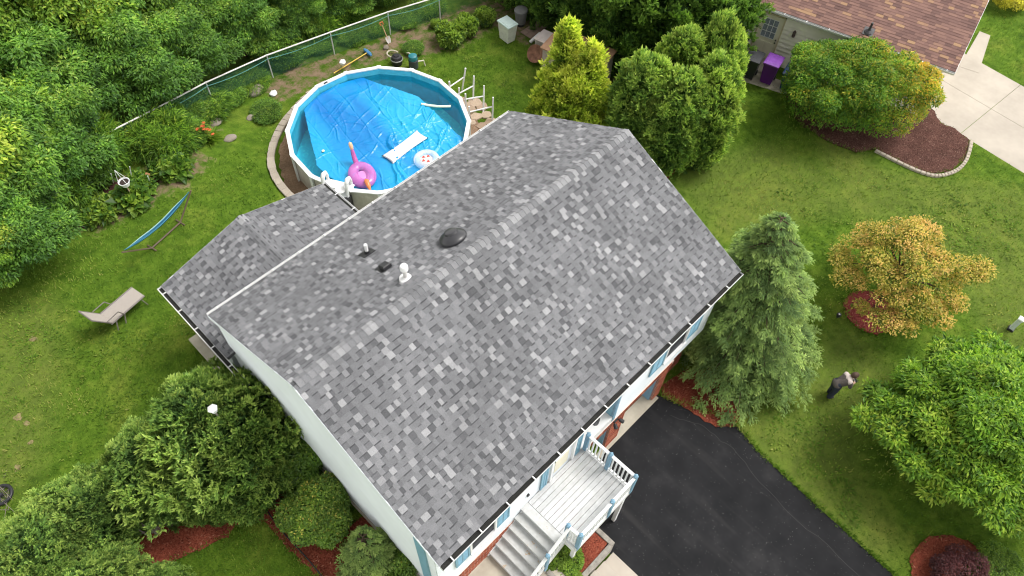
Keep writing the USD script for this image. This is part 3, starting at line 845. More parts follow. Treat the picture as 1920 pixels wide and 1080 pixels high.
# timber planter under the deck corner
pl = thing('planter', (3.6, -1.1, 0), 'raised planter of weathered timbers filled with red mulch beside the steps', 'planter')
for z in (.5, .64, .78):
    MB().box((4.19, -.75, z), (.14, 2.0, .135), bev=.012).build('timber', M['wood_grey'], pl)
    MB().box((3.2, -1.72, z), (1.84, .14, .135), bev=.012).build('timber', M['wood_grey'], pl)
MB().box((2.36, -1.35, .9), (.13, .62, .9), bev=.012).build('timber', M['wood_grey'], pl)
MB().box((3.3, -.75, .25), (1.9, 1.9, .36)).build('planter_base', M['concrete'], pl)
# ------------------------------------------------------------------ the neighbour's house
nd, nn = np.array([0.237, -0.971, 0]), np.array([-0.971, -0.237, 0])
NZ, NOV, NP = 2.62, 0.32, 0.30
nc = np.array([26.36, 0.30, 0])                                # under the right end of the eave
nb_house = thing('bungalow', nc - nd * 5 - nn * 4, 'low cream sided house with a brown shingle roof', 'house')
NL, NDEP = 13.5, 9.0
nu, nv_ = -nd, -nn                                             # along the eave to the left; inwards
Z3 = np.array([0, 0, 1.0])
npt = lambda s, t, z: nc + nu * s + nv_ * t + Z3 * z
nrz = lambda t: NZ + NP * min(t, NDEP - t)
b = MB()
for s in (0, 1):
    t0, t1 = (0.06, NDEP / 2) if s == 0 else (NDEP - .06, NDEP / 2)
    q = np.array([npt(0, t0, nrz(t0)), npt(NL, t0, nrz(t0)), npt(NL, t1, nrz(t1)), npt(0, t1, nrz(t1))]) - Z3 * .018
    q = np.vstack([q, q - Z3 * .13])
    fcs = np.array([[0, 1, 2, 3], [7, 6, 5, 4], [0, 4, 5, 1], [1, 5, 6, 2], [3, 2, 6, 7], [0, 3, 7, 4]])
    b.add(q, fcs if s else fcs[:, ::-1])
nroof = b.build('roof', mat('brown_roof_edge', (0.16, 0.09, 0.07), 0.9), nb_house)
rng = np.random.default_rng(17)
tabs = []
c2, s2 = 1 / math.hypot(1, NP), NP / math.hypot(1, NP)
for side in (0, 1):
    k, vv, vl = 0, 0.0, (NDEP / 2 - .03) / c2
    while vv < vl:
        x = -rng.random() * .3
        top = min(vv + .155, vl)
        while x < NL:
            w = rng.uniform(.16, .36)
            x0, x1 = max(x, -.01), min(x + w, NL + .01)
            if x1 - x0 > .03:
                th = rng.choice([.008, .013])
                tv = lambda s, v, h: npt(s, (.03 + v * c2) if side == 0 else NDEP - .03 - v * c2, NZ + .01 + v * s2 + h)
                V8 = np.array([tv(x0, vv, th), tv(x1, vv, th), tv(x1, top, .001), tv(x0, top, .001), tv(x0, vv, -.012), tv(x1, vv, -.012)])
                r = rng.random()
                t = rng.uniform(.85, 1) if r < .11 else (rng.uniform(0, .25) if r < .34 else rng.uniform(.25, .8))
                fc = [[0, 3, 2, 1], [4, 0, 1, 5]] if side == 0 else [[0, 1, 2, 3], [4, 5, 1, 0]]
                tabs.append((np.linalg.norm(V8[0] - EYE), V8, t, fc))
            x += w
        vv += .143
tabs.sort(key=lambda q: q[0])
fld = MB()
for i, (_, v8, t, fc) in enumerate(tabs):
    if i < 300:
        MB().add(v8, fc, t).build('shingle', M['shingle_brown'], nroof, tones=True)
    else:
        fld.add(v8, fc, t)
fld.build('shingle_field', M['shingle_brown'], nroof, tones=True, kind='stuff')
b = MB()
b.add([npt(.35, NOV + .0, 0), npt(NL - .3, NOV, 0), npt(NL - .3, NOV, 2.62), npt(.35, NOV, 2.62), npt(.35, NDEP - NOV, 0), npt(NL - .3, NDEP - NOV, 0), npt(NL - .3, NDEP - NOV, 2.62), npt(.35, NDEP - NOV, 2.62), npt(.35, NDEP / 2, NZ + 1.2), npt(NL - .3, NDEP / 2, NZ + 1.2)],
      [[0, 3, 2, 1], [4, 5, 6, 7], [0, 4, 7, 3], [1, 2, 6, 5]])
b.add([npt(.35, NOV, 2.62), npt(.35, NDEP - NOV, 2.62), npt(.35, NDEP / 2, NZ + 1.2)], [[0, 1, 2]])
b.build('wall', M['cream_siding'], nb_house)
ns = lambda px, py, z: float(np.dot(at(px, py, z) - nc, nu))
NDS = (ns(1446, 109, .15), ns(1414, 99, .15))
NDS = (NDS[0], NDS[0] + .95)
for k in range(12):
    z0 = .18 + k * .2
    for a, c in ((.35, NDS[0] - .06), (NDS[1] + .06, NL - .3)):
        q = lambda s, z, o: npt(s, NOV - o, z)
        v = [q(a, z0, .05), q(c, z0, .05), q(c, z0 + .205, .002), q(a, z0 + .205, .002), q(a, z0, 0), q(c, z0, 0)]
        MB().add(v, [[0, 3, 2, 1], [4, 0, 1, 5]]).build('siding_board', M['cream_siding'], nb_house)
ax = (nu, nv_, Z3)
bxp = lambda m, s0, s1, t0, t1, z0, z1, bev=0.0: m.box(npt((s0 + s1) / 2, (t0 + t1) / 2, (z0 + z1) / 2), (s1 - s0, t1 - t0, z1 - z0), ax, bev=bev)
d = bxp(MB(), NDS[0], NDS[1], NOV - .02, NOV + .03, .17, 2.2)
for z0, z1 in ((.3, .95),):
    for s0, s1 in ((NDS[0] + .1, NDS[0] + .44), (NDS[0] + .51, NDS[1] - .1)):
        bxp(d, s0, s1, NOV - .035, NOV - .015, z0, z1, .008)
dp = d.build('back_door', M['cream'], nb_house)
f = MB()
for s0, s1, z0, z1 in ((NDS[0] - .06, NDS[0], .17, 2.26), (NDS[1], NDS[1] + .06, .17, 2.26), (NDS[0] - .06, NDS[1] + .06, 2.2, 2.26)):
    bxp(f, s0, s1, NOV - .05, NOV + .02, z0, z1)
f.build('door_frame', mat('door_frame_tan', (0.52, 0.45, 0.30), 0.5), dp)
pane = bxp(MB(), NDS[0] + .18, NDS[1] - .18, NOV - .027, NOV - .022, 1.15, 2.02)
pane.build('pane', mat('door_glass', (0.20, 0.23, 0.27), 0.12, 0.25, 14, 0.7), dp)
f = MB()
for k in range(4):
    s = NDS[0] + .18 + (NDS[1] - NDS[0] - .36) * k / 3
    bxp(f, s - .012, s + .012, NOV - .042, NOV - .028, 1.13, 2.04)
    z = 1.15 + .87 * k / 3
    bxp(f, NDS[0] + .17, NDS[1] - .17, NOV - .040, NOV - .0275, z - .012, z + .012)
f.build('window_grid', M['white'], dp)
for z in (1.02, 1.16):
    MB().lathe([(0, 0), (.032, 0), (.032, .04), (0, .055)], npt(NDS[0] + .07, NOV - .02, z), 10, nn).build('handle', M['black'], dp)
lp = npt(NDS[0] - .55, NOV - .02, 1.78)
MB().lathe([(0, .16), (.03, .14), (.065, .08), (.07, -.12), (.05, -.16), (0, -.17)], lp + nn * .09, 8).bar(lp, lp + nn * .1, .05).build('wall_lamp', mat('lamp_brown', (0.08, 0.06, 0.05), 0.5), nb_house)
fl = npt(.55, NOV, 1.95)
f = MB().bar(fl, fl + nn * .1, .08)
for s in (-1, 1):
    f.lathe([(.02, 0), (.05, .04), (.055, .14), (0, .13)], fl + nn * .1 + nu * s * .07, 8, nn - Z3 * .6 + nu * s * .3)
f.build('flood_lamp', mat('lamp_bronze', (0.16, 0.14, 0.12), 0.5), nb_house)
gutter(npt(NL, .05, NZ), npt(0, .05, NZ), nn, nb_house, .92)
bxp(MB(), 0, NL, .06, .085, NZ - .16, NZ - .02).build('fascia', M['white'], nb_house)
bxp(MB(), .02, NL, .09, NOV, NZ - .1, NZ - .08).build('soffit', M['cream_siding'], nb_house)
for s in (0, 1):
    te = .05 if s == 0 else NDEP - .05
    MB().bar(npt(-.012, te, nrz(te) - .10), npt(-.012, NDEP / 2, NZ + NP * NDEP / 2 - .10), .025, .15).build('rake_board', M['white'], nb_house)
vz = NZ + .5
for _ in range(12):
    vq = at(1628, 60, vz) - nc
    vz = nrz(float(np.dot(vq, nv_)))
vp = npt(float(np.dot(vq, nu)), float(np.dot(vq, nv_)), vz)
f = MB().tube([vp - Z3 * .02, vp + Z3 * .22, vp + Z3 * .42], [.06, .05, .045], 12)
f.lathe([(.20, -.02), (.17, .03), (.075, .10), (.05, .16)], vp, 12)
f.box(vp + Z3 * .02, (.40, .40, .02), (nu, unit(nv_ + Z3 * NP), unit(Z3 - nv_ * NP)))
f.build('vent_pipe', M['black_metal'], nb_house)
bxp(MB(), NDS[0] - .5, NDS[1] + .3, NOV - .95, NOV, 0, .14, .02).build('door_step', M['concrete_pale'], nb_house)

# concrete drive of the neighbour: separate slabs with open joints
nds = thing('concrete_driveway', (29, -3, 0), 'pale concrete driveway of jointed slabs beside the cream house', 'driveway', kind='structure')
xl, xm, xr = [at(*p)[:2] for p in ((1757, 225), (1770, 160), (1790, 108))]
d2 = unit(at(1920, 325)[:2] - at(1757, 225)[:2])
nj = [-1.1, 1.65, 4.6, 7.6, 10.6, 14]
perp = np.array([-d2[1], d2[0]])
e0 = at(1757, 225)[:2] - d2 * 0.6
wds = [0, 2.42, 4.86]
for i in range(2):
    for k in range(5):
        g_ = .009
        q = [e0 + d2 * (nj[k] + g_) + perp * (wds[i] + g_), e0 + d2 * (nj[k + 1] - g_) + perp * (wds[i] + g_), e0 + d2 * (nj[k + 1] - g_) + perp * (wds[i + 1] - g_), e0 + d2 * (nj[k] + g_) + perp * (wds[i + 1] - g_)]
        MB().prism([tuple(p) for p in q], -.06, .022 + .003 * rng.random()).build('slab', M['concrete_pale'], nds)
walk = [at(*p)[:2] for p in ((1836, 60), (1856, 68), (1834, 138), (1798, 126))]
MB().prism([tuple(p) for p in walk], -.06, .03).build('slab', M['concrete_pale'], nds)
MB().prism([tuple(e0 + d2 * a_ + perp * w_) for a_, w_ in ((0, -.02), (14, -.02), (14, -.0), (0, .0))], -.05, .018).build('joint_edging', mat('dark_joint', (0.07, 0.06, 0.05), .9), nds)

# wheelie bins on their slab
slab = [at(*p)[:2] for p in ((1384, 138), (1402, 130), (1484, 160), (1474, 178), (1385, 150))]
MB().prism([tuple(p) for p in slab], -.03, .05).build('bin_slab', M['concrete'], label='concrete strip under the wheelie bins', kind='structure')


def bin_(px, py, name, label, body, lid, hgt=1.02):
    p = at(px, py, .05)
    t = thing(name, p, label, 'bin')
    f_ = nn
    s_ = nu
    def ring(z, w, dd, o):
        return [p + s_ * (i * w / 2) + f_ * (j * dd / 2 + o) + Z3 * z for i, j in ((-1, -1), (1, -1), (1, 1), (-1, 1))]
    v = np.vstack([ring(.06, .46, .52, 0), ring(.75, .56, .66, .02), ring(hgt - .09, .58, .70, .02), ring(hgt - .08, .63, .75, .02), ring(hgt - .03, .63, .75, .02)])
    fc = [[4 * k + i, 4 * k + (i + 1) % 4, 4 * k + 4 + (i + 1) % 4, 4 * k + 4 + i] for k in range(4) for i in range(4)] + [[3, 2, 1, 0], [16, 17, 18, 19]]
    MB().add(v, fc).build('body', body, t)
    v = np.vstack([ring(hgt - .025, .66, .80, .03), ring(hgt + .03, .66, .80, .03), ring(hgt + .075, .54, .62, .0)])
    fc = [[4 * k + i, 4 * k + (i + 1) % 4, 4 * k + 4 + (i + 1) % 4, 4 * k + 4 + i] for k in range(2) for i in range(4)] + [[8, 9, 10, 11], [3, 2, 1, 0]]
    lp_ = MB().add(v, fc).build('lid', lid, t)
    for k in (-1, 0, 1):
        MB().bar(p + s_ * k * .14 + f_ * -.22 + Z3 * (hgt + .07), p + s_ * k * .14 + f_ * .26 + Z3 * (hgt + .07), .03, .03).build('rib', lid, lp_)
    MB().bar(p - f_ * .40 - s_ * .24 + Z3 * (hgt - .06), p - f_ * .40 + s_ * .24 + Z3 * (hgt - .06), .035).build('handle', body, t)
    for s in (-1, 1):
        MB().lathe([(0, -.03), (.11, -.03), (.115, 0), (.11, .03), (0, .03)], p - f_ * .24 + s_ * s * .25 + Z3 * .12, 14, s_).build('wheel', M['black'], t)


purple, purple2 = mat('purple_bin', (0.085, 0.012, 0.15), 0.45, .1), mat('purple_lid', (0.20, 0.055, 0.36), 0.45, .1)
bin_(1437, 152, 'wheelie_bin', 'purple wheelie bin with a lighter lid beside the cream door', purple, purple2, 1.08)
bin_(1403, 142, 'wheelie_bin', 'black wheelie bin behind the green evergreen next to the purple one', M['black'], mat('charcoal_lid', (0.035, 0.036, 0.042), .5))
bin_(1474, 165, 'wheelie_bin', 'dark blue bin half hidden by the big clipped bush', mat('navy_bin', (0.012, 0.03, 0.09), .5), mat('navy_lid', (0.015, 0.035, 0.10), .5), .9)
# ------------------------------------------------------------------ the pool and what lies round it
NS, RO, RI, RH = 16, 3.42, 3.265, 1.32
pc3 = np.array([POOL[0], POOL[1], 0])
pool = thing('pool', pc3, 'round above ground pool with white rail and blue liner', 'pool')
ang = (np.arange(NS) + .25) * 2 * np.pi / NS
cir = lambda r, a, z: pc3 + np.array([r * math.cos(a), r * math.sin(a), z])
panel_m = mat('pool_wall_panel', (0.50, 0.46, 0.42), 0.5, 0.12, 5.0, 0.4)
liner = usdkit.material(stage, '/World/Looks/pool_liner', {'g': ('geometry', {}), 'n': ('noise_texture', {'scale': 4.5, 'detail': 3.0, 'distortion': 1.4}),
    'r': ('rgb_ramp', {'ramp': [(0.35, (0.06, 0.62, 0.78)), (0.6, (0.08, 0.74, 0.86)), (0.72, (0.2, 0.86, 0.92))]}), 'p': ('principled_bsdf', {'roughness': 0.5})},
    [('g.position', 'n.vector'), ('n.fac', 'r.fac'), ('r.color', 'p.base_color')], surface='p.BSDF')
liner_wall = mat('liner_wall', (0.07, 0.44, 0.62), 0.45, 0.1, 3.0)
for k in range(NS):
    a0, a1 = ang[k], ang[(k + 1) % NS] + (2 * np.pi if k == NS - 1 else 0)
    rb = MB()
    da = .004
    ring = [cir(RI, a0 + da, RH - .03), cir(RI, a1 - da, RH - .03), cir(RO, a1 - da, RH - .03), cir(RO, a0 + da, RH - .03), cir(RI, a0 + da, RH + .015), cir(RI, a1 - da, RH + .015), cir(RO, a1 - da, RH + .012), cir(RO, a0 + da, RH + .012)]
    rb.add(ring, [[3, 2, 1, 0], [4, 5, 6, 7], [0, 1, 5, 4], [1, 2, 6, 5], [2, 3, 7, 6], [3, 0, 4, 7]])
    rb.build('top_rail', M['white'], pool)
    MB().box(cir((RO + RI) / 2, a0, RH + .012), (.175, .17, .045), (np.array([math.cos(a0), math.sin(a0), 0]), np.array([-math.sin(a0), math.cos(a0), 0]), Z3), bev=.015).build('rail_cap', M['white'], pool)
    MB().box(cir(RO - .045, a0, .65), (.07, .14, 1.29), (np.array([math.cos(a0), math.sin(a0), 0]), np.array([-math.sin(a0), math.cos(a0), 0]), Z3), bev=.012).build('upright', M['white'], pool)
    w = MB()
    nrib = 10
    pts = []
    for j in range(nrib + 1):
        p_ = cir(RI + .06, a0, 0) * (1 - j / nrib) + cir(RI + .06, a1, 0) * (j / nrib)
        o = np.array([math.cos((a0 + a1) / 2), math.sin((a0 + a1) / 2), 0]) * (.008 * (j % 2))
        pts += [p_ + o + Z3 * .02, p_ + o + Z3 * (RH - .03)]
    w.add(pts, [[2 * j, 2 * j + 2, 2 * j + 3, 2 * j + 1] for j in range(nrib)])
    w.build('wall_panel', panel_m, pool)
aa = np.linspace(0, 2 * np.pi, 65)[:-1]
lw = MB()
poly16 = np.array([cir(RI + .01, a, 0)[:2] for a in ang])
v = np.vstack([np.c_[poly16, np.full(NS, RH - .02)], np.c_[poly16, np.full(NS, .05)]])
lw.add(v, [[k, (k + 1) % NS, NS + (k + 1) % NS, NS + k] for k in range(NS)])
lw.build('liner', liner_wall, pool)
MB().add(np.vstack([np.c_[poly16, np.full(NS, .05)], [[*POOL, .05]]]), [[k, (k + 1) % NS, NS] for k in range(NS)]).build('liner_floor', liner, pool)
WZ = 1.04
wm_ = usdkit.material(stage, '/World/Looks/pool_water', {
    'g': ('geometry', {}), 'n': ('noise_texture', {'scale': 3.0, 'detail': 3.0}), 'b': ('bump', {'strength': 0.25, 'distance': 0.03}),
    't': ('transparent_bsdf', {'color': (0.60, 0.95, 0.97)}), 's': ('glossy_bsdf', {'roughness': 0.03, 'color': (1, 1, 1)}), 'f': ('fresnel', {'IOR': 1.33}), 'x': ('mix_closure', {})},
    [('g.position', 'n.vector'), ('n.fac', 'b.height'), ('b.normal', 's.normal'), ('f.fac', 'x.fac'), ('t.BSDF', 'x.closure1'), ('s.BSDF', 'x.closure2')], surface='x.closure')
MB().add(np.vstack([np.c_[poly16, np.full(NS, WZ)], [[*POOL, WZ]]]), [[k, (k + 1) % NS, NS] for k in range(NS)]).build('pool_water', wm_, label='clear water of the round pool', kind='structure')

# the solar cover: a wrinkled blue sheet floating on the water
step = .026
g1 = np.arange(-3.25, 3.26, step)
CX, CY = np.meshgrid(g1, g1)
ca = math.atan2(*(at(592, 305, WZ) - at(572, 225, WZ))[1::-1])                      # left cut edge


def side(p, q, x, y):
    """positive on the pool centre's side of the line p q"""
    n_ = np.array([-(q - p)[1], (q - p)[0]])
    n_ = n_ / np.linalg.norm(n_)
    if np.dot(POOL - p, n_) < 0:
        n_ = -n_
    return (x + POOL[0] - p[0]) * n_[0] + (y + POOL[1] - p[1]) * n_[1]


e1 = side(at(571, 215, WZ)[:2], at(594, 312, WZ)[:2], CX, CY)
e2 = side(at(735, 134, WZ)[:2], at(785, 182, WZ)[:2], CX, CY)
e3 = side(at(785, 182, WZ)[:2], at(866, 210, WZ)[:2], CX, CY)
e4 = side(at(594, 312, WZ)[:2], at(640, 350, WZ)[:2], CX, CY)
e5 = side(at(640, 350, WZ)[:2], at(750, 370, WZ)[:2], CX, CY)
wob = .05 * (meshkit.noise(np.stack([CX * 2, CY * 2, 0 * CX], -1), 5) - .5)
keep = (np.hypot(CX, CY) < 3.17) & (np.minimum.reduce([e1, e2, e3, e4, e5]) + wob > 0)
warp = lambda s: np.stack([CX + .5 * (meshkit.noise(np.stack([CX * .9, CY * .9, 0 * CX], -1), s) - .5), CY + .5 * (meshkit.noise(np.stack([CX * .9, CY * .9, 0 * CX], -1), s + 1) - .5)], 0)
seam = unit((at(792, 345, WZ) - at(660, 190, WZ))[:2])
sp = np.array([-seam[1], seam[0]])
zc = np.zeros_like(CX)
along, across = CX * seam[0] + CY * seam[1], CX * sp[0] + CY * sp[1]
for s, (ang_, fx, fy, amp, pw) in enumerate(((.3, .55, 2.6, .030, 5), (1.2, .7, 2.2, .026, 6), (2.2, .6, 3.0, .022, 6), (2.8, 1.2, 4.6, .013, 4), (.9, 1.6, 5.4, .010, 4))):
    wx, wy = warp(20 + 7 * s)
    u_, v_ = wx * math.cos(ang_) + wy * math.sin(ang_), -wx * math.sin(ang_) + wy * math.cos(ang_)
    n_ = meshkit.noise(np.stack([u_ * fx, v_ * fy, 0 * CX], -1), 40 + s)
    msk = smooth01((meshkit.noise(np.stack([CX * .6, CY * .6, 0 * CX], -1), 60 + s) - .34) / .3)
    zc += amp * (1 - np.abs(2 * n_ - 1)) ** pw * msk
low = smooth01((across * 0 + (CX * .6 - CY * .8)) / 4 + .55)
zc *= .75 + .75 * low
fold = lambda q, w, d_: np.exp(-(q / w) ** 2) * d_
for off in (-2.0, -1.15, -.3, .55, 1.4, 2.25):
    zc -= fold(across - off - .02 * np.sin(along * 2 + off), .022, .018)
pa, pb = at(735, 245, WZ)[:2] - POOL, at(905, 330, WZ)[:2] - POOL
for p0, p1, w_, d_ in ((at(728, 262, WZ)[:2], at(770, 370, WZ)[:2], .06, .07), (at(733, 255, WZ)[:2], at(745, 350, WZ)[:2], .05, .06), (at(790, 238, WZ)[:2], at(840, 190, WZ)[:2], .05, .05), (at(800, 240, WZ)[:2], at(730, 260, WZ)[:2], .05, .045), (at(745, 330, WZ)[:2], at(765, 372, WZ)[:2], .08, .07), (at(795, 330, WZ)[:2], at(835, 240, WZ)[:2], .05, .05)):
    p0, p1 = p0 - POOL, p1 - POOL
    dd = unit(p1 - p0)
    Ls = np.linalg.norm(p1 - p0)
    t_ = (CX - p0[0]) * dd[0] + (CY - p0[1]) * dd[1]
    o_ = -(CX - p0[0]) * dd[1] + (CY - p0[1]) * dd[0] + .06 * np.sin(t_ * 5)
    zc += fold(o_, w_, d_) * smooth01((t_ + .2) / .4) * smooth01((Ls + .2 - t_) / .4)
rgc = np.random.default_rng(612)
for k in range(120):
    cx_, cy_ = rgc.uniform(-2.7, 2.7, 2)
    if k > 45:
        cx_, cy_ = rgc.normal(.9, .9), rgc.normal(-1.0, .9)
    th_ = rgc.choice([.35, 1.25, 2.1, 2.75]) + rgc.normal(0, .22)
    Ls = rgc.uniform(.25, .95)
    t_ = (CX - cx_) * math.cos(th_) + (CY - cy_) * math.sin(th_)
    o_ = -(CX - cx_) * math.sin(th_) + (CY - cy_) * math.cos(th_) + rgc.uniform(.04, .12) * np.sin(t_ * rgc.uniform(2, 5) + k)
    zc += rgc.uniform(.014, .042) * np.maximum(0, 1 - np.abs(o_) / rgc.uniform(.035, .075)) ** 1.3 * smooth01((Ls - np.abs(t_)) / (Ls * .8))
zc += .004 * meshkit.noise(np.stack([CX * 14, CY * 14, 0 * CX], -1), 90)
n1 = len(g1)
idx = np.arange(n1 * n1).reshape(n1, n1)
qf = np.stack([idx[:-1, :-1], idx[:-1, 1:], idx[1:, 1:], idx[1:, :-1]], -1).reshape(-1, 4)
qf = qf[keep.ravel()[qf].all(1)]
used = np.unique(qf)
rem = np.full(n1 * n1, -1)
rem[used] = np.arange(len(used))
cv = np.stack([CX.ravel()[used] + POOL[0], CY.ravel()[used] + POOL[1], WZ + .02 + zc.ravel()[used]], -1)
tone_ = np.clip((meshkit.fbm(np.stack([along * .25, across * 1.2, 0 * CX], -1), 3, 77) - .5) * 1.6 + .45 + .22 * low, 0, 1).ravel()[used]
cov = usdkit.material(stage, '/World/Looks/solar_cover', {
    'a': ('attribute', {'attribute': 'tone'}), 'r': ('rgb_ramp', {'ramp': [(0.0, (0.003, 0.125, 0.41)), (0.45, (0.005, 0.215, 0.52)), (1.0, (0.012, 0.33, 0.60))]}), 'g': ('geometry', {}),
    'n': ('noise_texture', {'scale': 60.0, 'detail': 1.0}), 'b': ('bump', {'strength': 0.15, 'distance': 0.006}),
    'p': ('principled_bsdf', {'roughness': 0.27, 'specular_ior_level': 0.5})},
    [('a.fac', 'r.fac'), ('g.position', 'n.vector'), ('n.fac', 'b.height'), ('b.normal', 'p.normal'), ('r.color', 'p.base_color')], surface='p.BSDF')
cb = MB().add(cv, rem[qf], tone_)
cb.build('solar_cover', cov, smooth=True, tones=True, label='wrinkled blue solar cover floating on the pool', cat='pool cover')

# floats on the cover
FZ = WZ + .075


def ellipse_ring(c, u, v, a, b_, n=48):
    t = np.arange(n + 1) * 2 * np.pi / n
    return c + np.cos(t)[:, None] * u * a + np.sin(t)[:, None] * v * b_


vinyl = lambda nm, c, al=.75: usdkit.material(stage, '/World/Looks/' + nm, {'p': ('principled_bsdf', {'base_color': c, 'roughness': 0.12, 'specular_ior_level': 0.6, 'coat_weight': 0.4}), 't': ('transparent_bsdf', {'color': (1, 1, 1)}), 'x': ('mix_closure', {'fac': al})},
                                              [('t.BSDF', 'x.closure1'), ('p.BSDF', 'x.closure2')], surface='x.closure')
fc_ = at(679, 328, FZ + .1)
fu = unit((at(690, 352, FZ) - at(667, 306, FZ)) * [1, 1, 0])
fv = np.array([-fu[1], fu[0], 0])
pink, pinkd = vinyl('pink_vinyl', (0.44, 0.13, 0.40), .66), vinyl('magenta_vinyl', (0.42, 0.08, 0.30), .85)
orange = mat('orange_vinyl', (0.62, 0.19, 0.06), .25, .1, 5, .6)
fl = thing('pool_float', fc_, 'translucent pink ring float with orange head and tail on the blue cover', 'pool float')


def ring_mesh(c, u, v, a, b_, r, n=48, m=12, flat=.8):
    bb = MB()
    t = np.arange(n) * 2 * np.pi / n
    P = []
    for i in range(n):
        o = np.cos(t[i]) * u * a + np.sin(t[i]) * v * b_
        on = unit(np.cos(t[i]) * u / a + np.sin(t[i]) * v / b_)
        ph = np.arange(m) * 2 * np.pi / m
        P.append(c + o + r * (np.cos(ph)[:, None] * on + flat * np.sin(ph)[:, None] * Z3))
    P = np.vstack(P)
    f = [[i * m + k, ((i + 1) % n) * m + k, ((i + 1) % n) * m + (k + 1) % m, i * m + (k + 1) % m] for i in range(n) for k in range(m)]
    return bb.add(P, f)


ring_mesh(fc_, fu, fv, .44, .30, .19).build('ring', pink, fl, smooth=True)
MB().lathe([(0, .05), (.16, .05), (.22, .02), (.24, -.04), (.2, -.08), (0, -.08)], fc_ + fu * .03, 24).build('seat', vinyl('pale_pink_vinyl', (0.62, 0.24, 0.56), .85), fl, smooth=50)
hp = fc_ + fu * .55
MB().tube([fc_ - fu * .56 + Z3 * .02, fc_ - fu * .75 + Z3 * .12, fc_ - fu * .88 + Z3 * .30, fc_ - fu * .92 + Z3 * .46], [.10, .09, .075, .05], 12).build('neck', pinkd, fl, smooth=True)
MB().tube([fc_ - fu * .92 + Z3 * .44, fc_ - fu * .96 + Z3 * .56, fc_ - fu * 1.02 + Z3 * .64, fc_ - fu * 1.10 + Z3 * .62], [.06, .075, .06, .015], 12).build('head', mat('pale_orange_vinyl', (0.72, 0.42, 0.26), .3), fl, smooth=True)
MB().tube([fc_ + fu * .42 + Z3 * .14, fc_ + fu * .56 + Z3 * .22, fc_ + fu * .74 + Z3 * .18, fc_ + fu * .90 + Z3 * .05], [.05, .095, .08, .03], 12).build('tail', orange, fl, smooth=True)
# white mattress float
ma, mb_ = at(735, 294, FZ), at(784, 258, FZ)
mu = unit((mb_ - ma) * [1, 1, 0])
mv = np.array([-mu[1], mu[0], 0])
mc = (ma + mb_) / 2
b = MB()
nu_, nv2 = 24, 14
P = []
for sgn in (1, -1):
    for i in range(nu_ + 1):
        for j in range(nv2 + 1):
            a_, c_ = i / nu_ * 2 - 1, j / nv2 * 2 - 1
            wv = .30 * (1 - .16 * (1 - a_ * a_)) 
            hh = .075 * (1 - abs(a_) ** 6) * (1 - abs(c_) ** 4) * (.75 + .25 * abs(math.cos(c_ * 4.7)))
            P.append(mc + mu * a_ * (.86 + .05 * c_ * c_) + mv * c_ * wv + Z3 * (sgn * hh + .02))
for s_ in (0, 1):
    o = s_ * (nu_ + 1) * (nv2 + 1)
    q = [[o + i * (nv2 + 1) + j, o + (i + 1) * (nv2 + 1) + j, o + (i + 1) * (nv2 + 1) + j + 1, o + i * (nv2 + 1) + j + 1] for i in range(nu_) for j in range(nv2)]
    b.add(P if s_ == 0 else [[0, 0, -5]], np.array(q) if s_ == 0 else [[0, 0, 0]]) if s_ == 0 else None
    if s_ == 1:
        b.f.append(np.array([[a, c, d_] for r in q for a, c, d_ in ((r[0], r[2], r[1]), (r[0], r[3], r[2]))]))
b.build('air_mattress', M['white'], smooth=True, label='flat white air mattress lying across the blue pool cover', cat='air mattress')
na, nb_ = at(790, 195, FZ), at(845, 199, FZ)
t = np.linspace(0, 1, 14)
MB().tube(na + (nb_ - na) * t[:, None] + np.sin(t * np.pi)[:, None] * np.array([-.03, -.06, 0]), .048, 10).build('pool_noodle', mat('pale_foam', (0.72, 0.78, 0.62), .8, .06), smooth=True, label='pale foam noodle near the far side of the pool', cat='pool noodle')
rc = at(800, 299, FZ + .05)
rf_ = thing('swim_ring', rc, 'clear inflatable ring with a red patterned seat at the roof edge', 'pool float')
clear = vinyl('clear_vinyl', (0.70, 0.74, 0.78), .38)
ring_mesh(rc, np.array([1.0, 0, 0]), np.array([0, 1.0, 0]), .34, .34, .14).build('ring', clear, rf_, smooth=True)
MB().lathe([(0, .04), (.2, .035), (.24, 0), (.2, -.05), (0, -.05)], rc, 20).build('seat', vinyl('red_white_vinyl', (0.66, 0.60, 0.60), .8), rf_, smooth=True)
for k in range(4):
    a_ = k * 1.35 + .4
    p_ = rc + np.array([math.cos(a_), math.sin(a_), 0]) * .14
    MB().lathe([(.075, .048), (0, .055)], p_, 3).build('red_patch', mat(f'red_print_{k}', (0.55, 0.07, 0.05), .4), rf_)
lp = at(606, 283, FZ)
MB().lathe([(0, .02), (.05, .02), (.055, 0), (0, -.01)], lp, 12).build('chlorine_floater', mat('pale_yellow', (0.75, 0.72, 0.45), .5), label='small pale floating disc on the left half of the pool cover', cat='floater')

